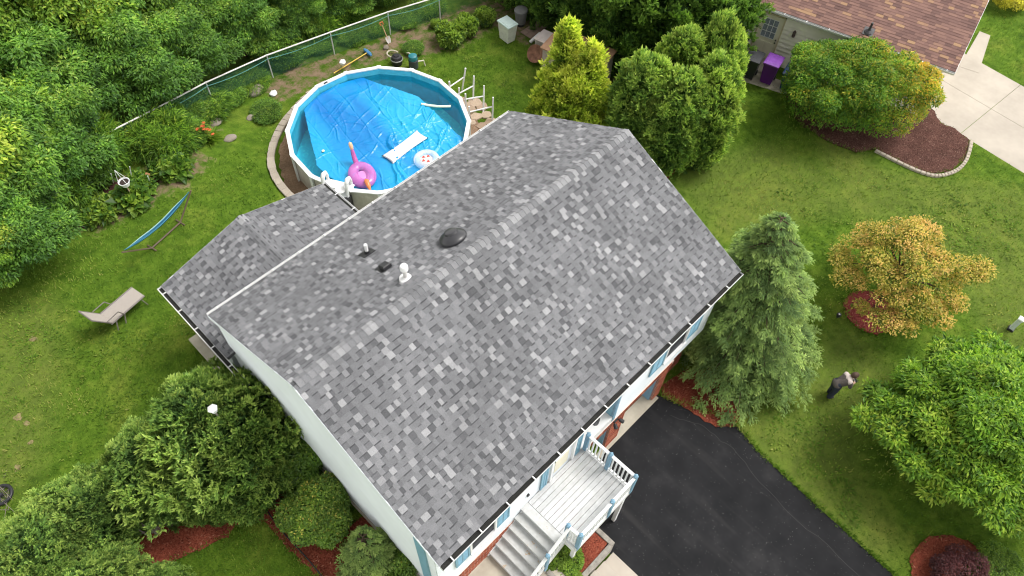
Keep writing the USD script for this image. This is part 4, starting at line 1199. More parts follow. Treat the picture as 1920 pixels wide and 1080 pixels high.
# pool ladder: white moulded steps over the wall
la, lb = at(612, 338, RH), at(664, 350, RH)
ld = unit((lb - la) * [1, 1, 0])
lo = np.array([ld[1], -ld[0], 0])
if np.dot(lo[:2], (la[:2] - POOL)) < 0:
    lo = -lo
lad = thing('pool_ladder', (la + lb) / 2 * [1, 1, 0], 'white moulded pool ladder over the wall between the two roofs', 'pool ladder')
for p_ in (la + ld * .04, lb - ld * .12):
    arc = [p_ - lo * .05 + Z3 * -.25, p_ - lo * .05 + Z3 * .22, p_ + lo * .03 + Z3 * .42, p_ + lo * .15 + Z3 * .46, p_ + lo * .24 + Z3 * .38, p_ + lo * .30 + Z3 * .05, p_ + lo * .5 + Z3 * -1.0]
    MB().tube(arc, [.05, .06, .075, .085, .075, .06, .06], 10).build('handrail', M['white'], lad, smooth=True)
MB().box((la + lb) / 2 + lo * .12 + Z3 * .03, (1.05, .36, .06), (ld, lo, Z3), bev=.015).build('platform', M['white'], lad)
for k in range(3):
    MB().box((la + lb) / 2 + lo * (.38 + .16 * k) + Z3 * (-.28 - .3 * k), (.95, .22, .05), (ld, lo, Z3), bev=.012).build('step', M['white'], lad)
MB().bar(lb - ld * .28 + lo * .3 + Z3 * -.02, lb - ld * .05 + lo * .66 + Z3 * -.66, .3, .07, bev=.015).build('side_panel', M['white'], lad)
MB().lathe([(0, .05), (.17, .04), (.2, 0), (.17, -.03), (0, -.04)], lb - ld * .36 + lo * .34 + Z3 * .1, 16).build('seat_pad', mat('pad_white', (0.7, 0.7, 0.69), .6), lad)
MB().box((la + lb) / 2 + lo * .5 + Z3 * -.62, (1.0, .5, .9), (ld, lo, Z3)).build('step_base', M['black'], lad)
sk = at(611, 156, RH)
MB().box(sk + Z3 * .03, (.16, .045, .03), (unit(np.cross(Z3, sk - pc3 - Z3 * RH)), unit((sk - pc3) * [1, 1, 0]), Z3)).build('rail_clip', M['black'], label='black clip on the white rail at the far left of the pool', cat='clip')

# block wall that holds the lawn back round the pool, its capstones, the gravel, the flagstones
a0, a1 = math.atan2(at(700, 108, .5)[1] - POOL[1], at(700, 108, .5)[0] - POOL[0]), math.radians(187)
rw = thing('retaining_wall', pc3 + np.array([-3, 3, 0]), 'curved low block wall with pale capstones holding the lawn back from the pool', 'wall')
rng = np.random.default_rng(23)
RW = 4.02
nstone = 30
capm = M['stone_block']
for k in range(nstone):
    t0, t1 = a0 + (a1 - a0) * k / nstone, a0 + (a1 - a0) * (k + 1) / nstone
    tm = (t0 + t1) / 2
    rr = RW + .32 * smooth01((1.95 - tm) / .6)
    zt = max(.30, float(height(POOL[0] + 4.5 * math.cos(tm), POOL[1] + 4.5 * math.sin(tm))) + .04)
    er, et = np.array([math.cos(tm), math.sin(tm), 0]), np.array([-math.sin(tm), math.cos(tm), 0])
    wdt = (t1 - t0) * (rr + .1)
    MB().box(pc3 + er * (rr + .12) + Z3 * (zt - .03 + rng.normal(0, .006)), (.27 + rng.normal(0, .01), wdt - .012, .08), (er, et, Z3), tone=rng.uniform(.6, 1), bev=.014).build('capstone', capm, rw, tones=True)
    rows = max(2, int((zt - .02) / .11))
    for r in range(rows):
        off = .5 * (r % 2)
        for q in range(2):
            MB().box(pc3 + er * (rr + .13 + .03 * (rows - r) / rows + rng.normal(0, .008)) + et * wdt * (-.25 + .5 * q) + Z3 * ((zt - .075) * (r + .5) / rows), (.2, wdt / 2 - .014, (zt - .075) / rows - .012), (er, et, Z3), tone=rng.uniform(0, .55), bev=.014).build('block', capm, rw, tones=True)
grav = usdkit.material(stage, '/World/Looks/pea_gravel', {'g': ('geometry', {}), 'n': ('noise_texture', {'scale': 38.0, 'detail': 3.0, 'roughness': 0.8}), 'n2': ('noise_texture', {'scale': 2.0, 'detail': 3.0}),
    'r': ('rgb_ramp', {'ramp': [(0.3, (0.16, 0.095, 0.06)), (0.5, (0.30, 0.20, 0.135)), (0.7, (0.48, 0.36, 0.26))]}), 'r2': ('rgb_ramp', {'ramp': [(0.3, (0.75, 0.75, 0.75)), (0.7, (1.15, 1.12, 1.1))]}), 'm': ('mix', {'mix_type': 'multiply', 'fac': 1.0}),
    'b': ('bump', {'strength': 1.0, 'distance': 0.03}), 'p': ('principled_bsdf', {'roughness': 0.95, 'specular_ior_level': 0.1})},
    [('g.position', 'n.vector'), ('g.position', 'n2.vector'), ('n.fac', 'r.fac'), ('n2.fac', 'r2.fac'), ('r.color', 'm.color1'), ('r2.color', 'm.color2'), ('m.color', 'p.base_color'), ('n.fac', 'b.height'), ('b.normal', 'p.normal')], surface='p.BSDF')
b = MB()
gb = []
for t in np.linspace(0, 2 * np.pi, 97)[:-1]:
    right = math.cos(t) > .35 and abs(math.sin(t)) < .9
    gb.append((POOL[0] + 4.0 * math.cos(t), POOL[1] + 4.0 * math.sin(t)))
b.prism(gb, -.01, .035)
gbed = b.build('gravel_bed', grav, label='tan pea gravel ring around the pool', kind='structure')
fs = [((909, 178), .30), ((921, 186), .27), ((899, 190), .25), ((930, 201), .22), ((911, 203), .25), ((938, 214), .26), ((922, 222), .24), ((893, 181), .2), ((884, 173), .2), ((903, 215), .18), ((936, 228), .2)]
for (px, py), r in fs:
    p = at(px - 18, py + 14, .06)
    n_ = rng.integers(5, 8)
    t = np.sort((np.arange(n_) + rng.uniform(-.25, .25, n_)) * 2 * np.pi / n_)
    MB().prism([(p[0] + r * rng.uniform(.85, 1.1) * math.cos(q), p[1] + r * rng.uniform(.85, 1.1) * math.sin(q)) for q in t], .0, .062 + rng.uniform(0, .012), tone=rng.uniform(0, 1)).build('flagstone', M['paver'], gbed, tones=True)
# white pipe frames
names = ['white pipe frame farthest from the grey roof beside the pool', 'second white pipe frame counted from the far side of the pool', 'third white pipe frame, over the flagstones beside the pool', 'white pipe frame nearest the edge of the grey roof']
for k, ((tx, ty), (bx, by), (ax_, ay), (jx, jy)) in enumerate((((875, 128), (866, 170), (872, 147), (843, 163)), ((889, 141), (887, 190), (887, 160), (861, 175)), ((908, 158), (906, 212), (906, 177), (873, 186)), ((925, 182), (923, 227), (924, 200), (880, 210)))):
    bp = at(bx, by, 0.0)
    hh = 1.16
    tp = bp + Z3 * hh + (at(tx, ty, hh) - bp - Z3 * hh) * .8 * [1, 1, 0]
    fr = thing('pipe_frame', bp, names[k], 'pipe frame', 'white pipe frames beside the pool')
    MB().tube([bp - Z3 * .05, tp], .035, 10).build('upright', M['white'], fr, smooth=40)
    j = bp + (tp - bp) * .62
    e = at(jx, jy, j[2])
    MB().tube([j, e, e + (e - j) * .1], .030, 10).build('arm', M['white'], fr, smooth=40)
    MB().tube([e * [1, 1, 0], e + Z3 * .28], .035, 10).build('leg', M['white'], fr, smooth=40)

# pump, filter, hose, brush, shovel
pp = at(745, 120)
pu = thing('pool_pump', pp, 'squat black pump with a pale hose behind the pool', 'pump')
MB().lathe([(0, .46), (.1, .46), (.12, .42), (.2, .40), (.22, .34), (.24, .30), (.24, .12), (.2, .05), (.2, 0)], pp, 20).build('tank', M['black'], pu, smooth=35)
MB().lathe([(.245, .30), (.262, .29), (.262, .25), (.245, .24)], pp, 20).build('band', mat('grey_band', (.25, .25, .25), .4), pu)
t = np.linspace(0, 1.6 * np.pi, 24)
MB().tube(np.c_[pp[0] + .28 + .24 * np.cos(t) * 1.0 - .1, pp[1] + .45 + .3 * np.sin(t), pp[2] + .12 + .02 * t], .035, 8).build('hose', mat('hose_beige', (.42, .38, .30), .6), pu, smooth=True)
fp = at(776, 127)
fi = thing('pool_filter', fp, 'dark grey filter drum with a teal top behind the pool', 'filter')
MB().lathe([(.17, 0), (.20, .05), (.20, .40), (.16, .44)], fp, 18).build('drum', mat('drum_grey', (.035, .045, .05), .5), fi, smooth=35)
MB().lathe([(.17, .43), (.19, .47), (.18, .62), (.12, .66), (0, .67)], fp, 18).build('teal_cap', mat('teal', (.02, .16, .19), .4), fi, smooth=35)
MB().tube([fp + Z3 * .6, fp + Z3 * .62 + np.array([.0, .25, 0]), fp + Z3 * .5 + np.array([.05, .42, 0])], .03, 8).tube([fp + Z3 * .3 + np.array([.15, -.1, 0]), fp + Z3 * .3 + np.array([.38, -.22, 0]), fp + Z3 * .02 + np.array([.42, -.25, 0])], .03, 8).build('pipe', mat('pipe_beige', (.5, .47, .4), .5), fi)
ba, bb_ = at(626, 137, .12), at(688, 99, .10)
br = thing('pool_brush', ba, 'blue pool brush on a long yellow pole lying behind the pool', 'brush')
MB().tube([ba, bb_], .022, 8).build('pole', mat('yellow_pole', (.62, .42, .06), .4), br)
bd = unit((at(695, 103, .1) - at(683, 92, .1)))
MB().bar(at(683, 92, .12), at(696, 104, .12), .10, .07, bev=.01).build('head', mat('brush_blue', (.05, .16, .32), .5), br)
MB().bar(at(685, 94, .07), at(694, 102, .07), .16, .06).build('bristles', mat('bristle_blue', (.08, .22, .36), .8), br)
sa, sb = at(729, 78, .06), at(716, 46, .75)
sh = thing('shovel', sa, 'shovel with an orange grip leaning by the fence post', 'shovel')
MB().tube([sa + (sb - sa) * .18, sb], .02, 8).build('shaft', mat('shaft_wood', (.45, .28, .16), .6), sh)
sd = unit(sb - sa)
ss = unit(np.cross(sd, Z3))
sn_ = np.cross(ss, sd)
b = MB()
P = []
for i, (q, w_) in enumerate(((-.12, .02), (-.04, .09), (.08, .125), (.22, .12), (.25, .03))):
    for j, e_ in enumerate((-1, -.5, 0, .5, 1)):
        P.append(sa + sd * q + ss * w_ * e_ + sn_ * (.03 * e_ * e_))
b.add(P, [[5 * i + j, 5 * i + j + 1, 5 * i + 6 + j, 5 * i + 5 + j] for i in range(4) for j in range(4)])
b.build('blade', mat('shovel_steel', (.45, .42, .40), .4, .15, 8, .5), sh, smooth=True)
q = sb
MB().tube([q - ss * .07 - sd * .02, q - ss * .08 + sd * .1, q + ss * .08 + sd * .1, q + ss * .07 - sd * .02], .022, 8).build('grip', mat('grip_orange', (.5, .12, .04), .5), sh)
for px, py, r, lb_, c in ((513, 177, .17, 'small round white stone in the worn grass left of the pool', 'white_rock'), (645, 131, .15, 'white lump on the block wall behind the pool', 'white_rock'), (724, 91, .14, 'tan stone on the bare soil below the shovel', 'tan_rock')):
    p = at(px, py)
    s = trimesh.creation.icosphere(2, r)
    s.vertices *= [1, .8, .5]
    s.vertices += .03 * (meshkit.noise(s.vertices * 14, 3)[:, None] - .5) * 2
    s.vertices += p + Z3 * (.05 if 'wall' not in lb_ else .4)
    MB().tm(s).build('stone', M['white'] if 'white' in c else M['stone_block'], smooth=True, label=lb_, cat='stone')
# ------------------------------------------------------------------ foliage
def leaves(P, D, N, Ln, Wd, tone, droop=.15, fold=.12):
    """kite shaped leaves: base P, direction D, normal N"""
    n = len(P)
    D, S = unit(D), None
    S = unit(np.cross(D, N))
    N = np.cross(S, D)
    Ln, Wd = np.broadcast_to(Ln, (n,))[:, None], np.broadcast_to(Wd, (n,))[:, None]
    v = np.empty((n, 4, 3))
    v[:, 0] = P
    v[:, 1] = P + D * Ln * .45 + S * Wd * .5 + N * Wd * fold
    v[:, 2] = P + D * Ln - N * Ln * droop
    v[:, 3] = P + D * Ln * .45 - S * Wd * .5 + N * Wd * fold
    i = np.arange(n)[:, None] * 4
    f = np.concatenate([i + [0, 1, 2], i + [0, 2, 3]], 1).reshape(-1, 3)
    return v.reshape(-1, 3), f, np.repeat(tone, 4)


def sph(rng, n):
    return unit(rng.normal(size=(n, 3)))


def lobe_points(rng, lobes, n, shell=(.78, 1.05), under=-.35):
    """points near the skins of ellipsoid lobes [(centre, radii)], not inside another lobe; returns points, outward directions, lobe index"""
    C = np.array([l[0] for l in lobes], float)
    R = np.array([np.broadcast_to(l[1], 3) for l in lobes], float)
    w = (R[:, 0] * R[:, 1] + R[:, 1] * R[:, 2] + R[:, 0] * R[:, 2]) ** .9
    out_p, out_o, out_i = [], [], []
    got = 0
    while got < n:
        i = rng.choice(len(lobes), size=2 * n, p=w / w.sum())
        d = sph(rng, 2 * n)
        s = rng.uniform(*shell, size=(2 * n, 1))
        p = C[i] + d * R[i] * s
        o = unit(d / R[i])
        ok = d[:, 2] > under - .3 * rng.random(2 * n)
        for k in range(len(lobes)):
            ins = (((p - C[k]) / R[k]) ** 2).sum(1) < .55
            ok &= ~(ins & (i != k))
        out_p.append(p[ok]); out_o.append(o[ok]); out_i.append(i[ok])
        got += ok.sum()
    return np.vstack(out_p)[:n], np.vstack(out_o)[:n], np.concatenate(out_i)[:n]


def sprigs(rng, P, O, k, spread, Ln, Wd, up=.7, droop=.2, tone=None, tvar=.12, along=.5):
    """k leaves round every twig end"""
    n = len(P)
    Pr, Or = np.repeat(P, k, 0), np.repeat(O, k, 0)
    r = rng.normal(size=(n * k, 3))
    tang = unit(r - (r * Or).sum(1, keepdims=True) * Or)
    rad = np.sqrt(rng.random((n * k, 1)))
    B = Pr + tang * spread * rad + Or * spread * along * (rng.random((n * k, 1)) - .6)
    D = unit(Or * .45 + tang * .9 + rng.normal(size=(n * k, 3)) * .35 + np.array([0, 0, -droop]))
    N = unit(Or * .5 + np.array([0, 0, up]) + rng.normal(size=(n * k, 3)) * .38)
    L_ = Ln * rng.uniform(.65, 1.25, n * k)
    W_ = Wd * rng.uniform(.7, 1.2, n * k)
    t = np.clip(np.repeat(tone, k) + rng.normal(0, tvar, n * k) , 0, 1)
    return leaves(B, D, N, L_, W_, t)


def fans(rng, P, O, k, size, Wd, tone, tvar=.1, up=.9):
    """flat upright sprays of scale foliage (arborvitae, juniper)"""
    n = len(P)
    r = rng.normal(size=(n, 3))
    A = unit(O * .75 + np.array([0, 0, up]) + r * .28)                      # spray axis
    S = unit(np.cross(A, unit(rng.normal(size=(n, 3)))))                   # spray side
    Ar, Sr, Pr = np.repeat(A, k, 0), np.repeat(S, k, 0), np.repeat(P, k, 0)
    q = rng.uniform(-1, 1, (n * k, 1))
    h = rng.random((n * k, 1))
    sz = np.repeat(size * rng.uniform(.7, 1.3, n), k)[:, None]
    B = Pr + Ar * sz * h * .6 + Sr * sz * .35 * q * (.3 + h)
    D = unit(Ar + Sr * q * .9 + rng.normal(size=(n * k, 3)) * .22)
    N = unit(np.cross(Ar, Sr) + rng.normal(size=(n * k, 3)) * .35)
    t = np.clip(np.repeat(tone, k) + (h[:, 0] - .5) * .45 + rng.normal(0, tvar, n * k), 0, 1)
    return leaves(B, D, N, sz[:, 0] * rng.uniform(.45, .8, n * k), Wd * rng.uniform(.7, 1.3, n * k), t, droop=.05)


def trunk_mesh(rng, base, top, r0, limbs, lr=.3):
    b = MB()
    t = np.linspace(0, 1, 7)
    pts = base + (top - base) * t[:, None] + rng.normal(0, .05, (7, 3)) * np.array([1, 1, .2]) * t[:, None]
    b.tube(pts, r0 * (1 - .75 * t), 8)
    for q in limbs:
        s = rng.uniform(.25, .75)
        a = base + (top - base) * s
        m_ = a + (q - a) * .5 + Z3 * .15 * np.linalg.norm(q - a)
        b.tube([a, m_, q], [r0 * lr * 1.3, r0 * lr * .8, r0 * lr * .25], 6)
    return b


def crown_mesh(parts, name, material, tree, **kw):
    b = MB()
    for v, f, t in parts:
        b.add(v, f, t)
    return b.build(name, material, tree, tones=True, **kw)


G_FOREST = leaf_mat('forest_leaves', [(0, (0.032, 0.081, 0.013)), (.45, (0.090, 0.194, 0.024)), (.8, (0.208, 0.360, 0.037)), (1, (0.376, 0.484, 0.068))], .30)
G_FOREST2 = leaf_mat('forest_leaves_deep', [(0, (0.029, 0.079, 0.015)), (.45, (0.082, 0.190, 0.028)), (.8, (0.189, 0.352, 0.043)), (1, (0.342, 0.473, 0.076))], .30)
G_FOREST3 = leaf_mat('forest_leaves_bright', [(0, (0.035, 0.085, 0.013)), (.45, (0.100, 0.203, 0.024)), (.8, (0.232, 0.377, 0.037)), (1, (0.417, 0.507, 0.066))], .30)
G_ARB = leaf_mat('arborvitae_green', [(0, (0.048, 0.106, 0.026)), (.45, (0.119, 0.224, 0.041)), (.8, (0.245, 0.383, 0.067)), (1, (0.410, 0.529, 0.104))], .2, .6, .25)
G_HEDGE = leaf_mat('hedge_green', [(0, (0.038, 0.087, 0.025)), (.45, (0.095, 0.183, 0.039)), (.8, (0.196, 0.315, 0.063)), (1, (0.328, 0.433, 0.097))], .2, .6, .25)
G_ARBD = leaf_mat('arborvitae_dark', [(0, (0.036, 0.082, 0.022)), (.5, (0.078, 0.172, 0.031)), (1, (0.217, 0.359, 0.058))], .15, .6, .25)
G_GOLD = leaf_mat('golden_arborvitae', [(0, (0.082, 0.146, 0.017)), (.4, (0.223, 0.332, 0.032)), (.75, (0.495, 0.596, 0.062)), (1, (0.694, 0.724, 0.124))], .25, .6, .25)
G_HEM = leaf_mat('hemlock_needles', [(0, (0.061, 0.104, 0.043)), (.4, (0.146, 0.235, 0.078)), (.75, (0.294, 0.407, 0.114)), (1, (0.462, 0.555, 0.186))], .25, .6, .25)
G_CHERRY = leaf_mat('cherry_leaves', [(0, (0.043, 0.108, 0.014)), (.4, (0.111, 0.239, 0.024)), (.75, (0.253, 0.404, 0.037)), (1, (0.435, 0.543, 0.075))], .32)
G_MAPLE = leaf_mat('maple_leaves', [(0, (0.071, 0.117, 0.011)), (.3, (0.160, 0.208, 0.020)), (.55, (0.349, 0.332, 0.051)), (.8, (0.559, 0.439, 0.096)), (1, (0.699, 0.448, 0.147))], .28, nvar=.15)
G_BURN = leaf_mat('clipped_bush_leaves', [(0, (0.042, 0.120, 0.015)), (.3, (0.104, 0.238, 0.020)), (.55, (0.216, 0.325, 0.030)), (.8, (0.410, 0.358, 0.036)), (1, (0.636, 0.411, 0.053))], .25)
G_SHRUB = leaf_mat('shrub_leaves', [(0, (0.038, 0.095, 0.013)), (.5, (0.114, 0.209, 0.023)), (1, (0.253, 0.367, 0.045))], .3)
G_HOLLY = leaf_mat('holly_leaves', [(0, (0.051, 0.119, 0.018)), (.6, (0.145, 0.261, 0.033)), (.85, (0.306, 0.417, 0.055)), (1, (0.612, 0.506, 0.103))], .15, .4, .45)
G_RED = leaf_mat('barberry_leaves', [(0, (0.03, 0.010, 0.012)), (.6, (0.075, 0.022, 0.025)), (1, (0.15, 0.05, 0.045))], .2)
G_YEL = leaf_mat('yellow_leaves', [(0, (0.20, 0.20, 0.015)), (1, (0.60, 0.55, 0.05))], .3)


def broad_tree(name, base, hgt, rad, label, group, material, seed, n=1500, k=24, leaf=(.15, .085), spread=.30, nl=30, flat=.42, dr=.45, trunk_r=.13, tone0=.45, low=False):
    """a broad leaved tree: many small boughs on a dome, sprigs of leaves on the boughs' skins"""
    rng = np.random.default_rng(seed)
    t = thing(name, base, label, 'tree', group)
    c = base + Z3 * hgt * (.48 if low else .62)
    E = np.array([rad * .80, rad * .80, hgt * (.44 if low else .33)])
    lobes = [(c, E * .58)]
    for i in range(nl):
        z = 1 - 1.45 * (i + .5) / nl
        a = i * 2.39996 + rng.uniform(-.3, .3)
        q = math.sqrt(max(0, 1 - z * z))
        d = np.array([math.cos(a) * q, math.sin(a) * q, z])
        r_ = rad * rng.uniform(.14, .32)
        lobes.append((c + d * E * rng.uniform(.62, 1.15), (r_, r_, r_ * flat)))
    P, O, I = lobe_points(rng, lobes, n, (.6, 1.6))
    lt = rng.normal(0, .13, len(lobes))
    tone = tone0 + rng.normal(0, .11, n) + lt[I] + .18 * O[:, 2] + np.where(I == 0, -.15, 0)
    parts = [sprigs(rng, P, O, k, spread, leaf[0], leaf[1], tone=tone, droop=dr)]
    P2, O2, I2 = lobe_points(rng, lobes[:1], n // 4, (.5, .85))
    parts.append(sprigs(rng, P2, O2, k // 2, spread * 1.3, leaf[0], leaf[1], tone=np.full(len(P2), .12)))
    trunk_mesh(rng, base - Z3 * .1, c + Z3 * hgt * .1, trunk_r, [l[0] for l in lobes[1:12]]).build('trunk', M['bark'], t, smooth=60)
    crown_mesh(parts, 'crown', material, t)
    return t


def arborvitae(name, base, hgt, rad, label, group, material, seed, tops=((0, 0, 1.0),), n=2600, k=13, size=.24, Wd=.055, tone0=.42, belly=.33, lump=.30, cat='tree', rp=(1.7, .85), lf=1.25, clump=(.2, 8)):
    """an upright evergreen of flat sprays; tops: (dx, dy, height factor) of each leader"""
    rng = np.random.default_rng(seed)
    t = thing(name, base, label, cat, group)
    parts = []
    for dx, dy, hf, *rf_q in tops:
        H = hgt * hf
        rq = rad * (rf_q[0] if rf_q else 1.0)
        m = int(n / len(tops))
        z = rng.random(m) ** .8
        a = rng.random(m) * 2 * np.pi
        prof = lambda q: np.where(q < belly, .82 + .18 * np.sin(q / belly * np.pi / 2), np.clip(1 - ((q - belly) / (1 - belly)) ** rp[0], .0, 1) ** rp[1])
        R = rq * prof(z)
        bump_ = meshkit.fbm(np.stack([np.cos(a) * 2.0, np.sin(a) * 2.0, z * H * .8 + seed], -1) * lf, 2, seed)
        s = 1 - lump + 2 * lump * bump_
        rr = R * s * rng.uniform(.82, 1.06, m) + .04
        P = base + np.stack([np.cos(a) * rr + dx * (.3 + .7 * z), np.sin(a) * rr + dy * (.3 + .7 * z), z * H * .985 + .05], -1)
        slope_ = np.clip(.25 + 1.1 * (z - belly), .1, 1.1)
        O = unit(np.stack([np.cos(a), np.sin(a), slope_], -1))
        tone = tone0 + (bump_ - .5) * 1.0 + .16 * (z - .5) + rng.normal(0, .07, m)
        cr, cm = clump
        m2 = m // cm
        Pc, Oc = np.repeat(P[:m2], cm, 0), np.repeat(O[:m2], cm, 0)
        tc0 = np.repeat(tone[:m2] + rng.normal(0, .07, m2), cm)
        dq = unit(Oc * .9 + np.array([0, 0, .25]) + rng.normal(size=Pc.shape) * .75)
        rr2 = cr * np.repeat(rng.uniform(.7, 1.35, m2), cm)[:, None] * rng.random((len(Pc), 1)) ** .45
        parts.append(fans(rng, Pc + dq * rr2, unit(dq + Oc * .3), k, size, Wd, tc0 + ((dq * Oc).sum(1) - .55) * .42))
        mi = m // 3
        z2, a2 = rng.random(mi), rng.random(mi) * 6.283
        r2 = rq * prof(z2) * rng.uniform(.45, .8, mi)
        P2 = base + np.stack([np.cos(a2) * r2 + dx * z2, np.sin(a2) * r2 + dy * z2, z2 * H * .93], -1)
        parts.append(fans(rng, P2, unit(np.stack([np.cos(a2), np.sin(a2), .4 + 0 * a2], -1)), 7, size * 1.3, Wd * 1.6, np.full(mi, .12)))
    trunk_mesh(rng, base - Z3 * .1, base + Z3 * hgt * .8, .09, []).build('trunk', M['bark'], t, smooth=60)
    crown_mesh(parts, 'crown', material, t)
    return t


def shrub(name, base, rad, hgt, label, group, material, seed, n=420, k=16, leaf=(.09, .05), spread=.14, nl=8, tone0=.5, cat='shrub', sx=1.0, tonef=None, shell=(.82, 1.1)):
    rng = np.random.default_rng(seed)
    t = thing(name, base, label, cat, group)
    lobes = [(base + Z3 * hgt * .5, (rad * .8 * sx, rad * .8, hgt * .48))]
    for i in range(nl):
        a = i * 2.4 + rng.uniform(-.4, .4)
        r_ = rad * rng.uniform(.32, .5)
        lobes.append((base + np.array([math.cos(a) * rad * .62 * sx, math.sin(a) * rad * .62, hgt * rng.uniform(.4, .72)]), (r_, r_, min(r_, hgt * .4))))
    P, O, I = lobe_points(rng, lobes, n, shell, -.2)
    P[:, 2] = np.maximum(P[:, 2], base[2] + .04)
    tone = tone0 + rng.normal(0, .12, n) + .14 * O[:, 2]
    if tonef is not None:
        tone = tone + tonef(P)
    parts = [sprigs(rng, P, O, k, spread, leaf[0], leaf[1], tone=tone)]
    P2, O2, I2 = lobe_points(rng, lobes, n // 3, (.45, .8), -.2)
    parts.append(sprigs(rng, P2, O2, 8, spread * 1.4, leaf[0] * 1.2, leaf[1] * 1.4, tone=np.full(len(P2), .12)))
    b = MB()
    for i in range(5):
        e = lobes[1 + i % max(1, nl)][0] if nl else base + Z3 * hgt * .6
        b.tube([base - Z3 * .03, base + (e - base) * .5 + Z3 * .05, e], [.035, .025, .01], 5)
    b.build('stems', M['bark'], t)
    crown_mesh(parts, 'foliage', material, t)
    return t


def up_at(px, py, z):
    """ground point under the point that the photograph shows at this pixel at height z"""
    p = at(px, py, z)
    p[2] = float(height(p[0], p[1]))
    return p


# the wood behind the fence: three kinds of tree, then copies of them turned and scaled
fa = broad_tree('forest_tree', at(5, 400), 6.2, 2.5, 'bright yellow green leafy tree at the left edge level with the hammock', None, G_FOREST3, 101, n=3600, k=24, nl=40, tone0=.56, leaf=(.155, .078), low=True)
fb = broad_tree('forest_tree', at(230, 110), 8.5, 3.0, 'tall leafy tree of the wood above the lower end of the fence', None, G_FOREST, 102, n=4200, k=24, nl=46, tone0=.56, leaf=(.15, .075))
fc2 = broad_tree('forest_tree', at(160, 222), 4.6, 1.9, 'darker bushy tree standing close behind the fence end', None, G_FOREST2, 103, n=2800, k=24, nl=32, tone0=.48, leaf=(.15, .062), low=True)
rng = np.random.default_rng(55)
FT = [(fb, 90, 130, 1.02, 'tree of the wood in the top left corner of the picture'), (fa, 150, 150, 1.1, 'yellowish leafy tree of the wood right of the corner tree'),
      (fc2, 105, 262, 1.15, 'dark tree of the wood below the corner tree'), (fa, 335, 120, .9, 'yellow green tree of the wood behind the fence middle'), (fb, 330, 50, .95, 'leafy tree of the wood at the top edge above the fence middle'),
      (fc2, 285, 195, .95, 'bushy tree behind the first fence post'), (fc2, 375, 148, .85, 'dark bushy tree behind the second fence post'), (fb, 440, 30, .85, 'tree of the wood at the top edge left of the fence top end'),
      (fc2, 462, 105, .8, 'bushy tree close behind the third fence post'), (fa, 540, 30, .8, 'yellow green tree of the wood at the top edge above the pool'), (fc2, 560, 68, .62, 'low sapling of the wood close behind the fence above the pool'),
      (fa, 650, 0, .75, 'bright sapling at the top edge above the yellow pole'), (fc2, 660, 28, .6, 'dark sapling behind the fence above the shovel'), (fc2, 745, -12, .6, 'dark sapling at the top edge where the fence leaves the picture'),
      (fb, 0, 230, .95, 'tree of the wood cut by the left edge near the top'), (fc2, 62, 478, .85, 'leafy bush at the left edge nearest the lounger'), (fa, 0, 530, .62, 'bright bush cut by the left edge behind the lounger'),
      (fc2, 60, 395, 1.1, 'dark rounded tree behind the lawn left of the garden bed'), (fc2, 135, 335, .9, 'dark bushy tree beside the garden bed'), (fb, 190, 20, 1.0, 'tree of the wood beyond the top edge near the corner'), (fb, 560, -50, .9, 'tall tree of the wood cut by the top edge above the pool'),
      (fb, 60, 20, 1.1, 'tree of the wood beyond the left edge at the top'), (fa, 250, 30, 1.1, 'yellow green tree of the wood cut by the top edge'), (fb, -60, 330, .9, 'tree of the wood beyond the left edge')]
for k, (src, px, py, s, lab) in enumerate(FT):
    copy_of(src, 'forest_tree', at(px, py), lab, rng.uniform(0, 360), (s, s * rng.uniform(.9, 1.1), s * rng.uniform(.92, 1.08)))

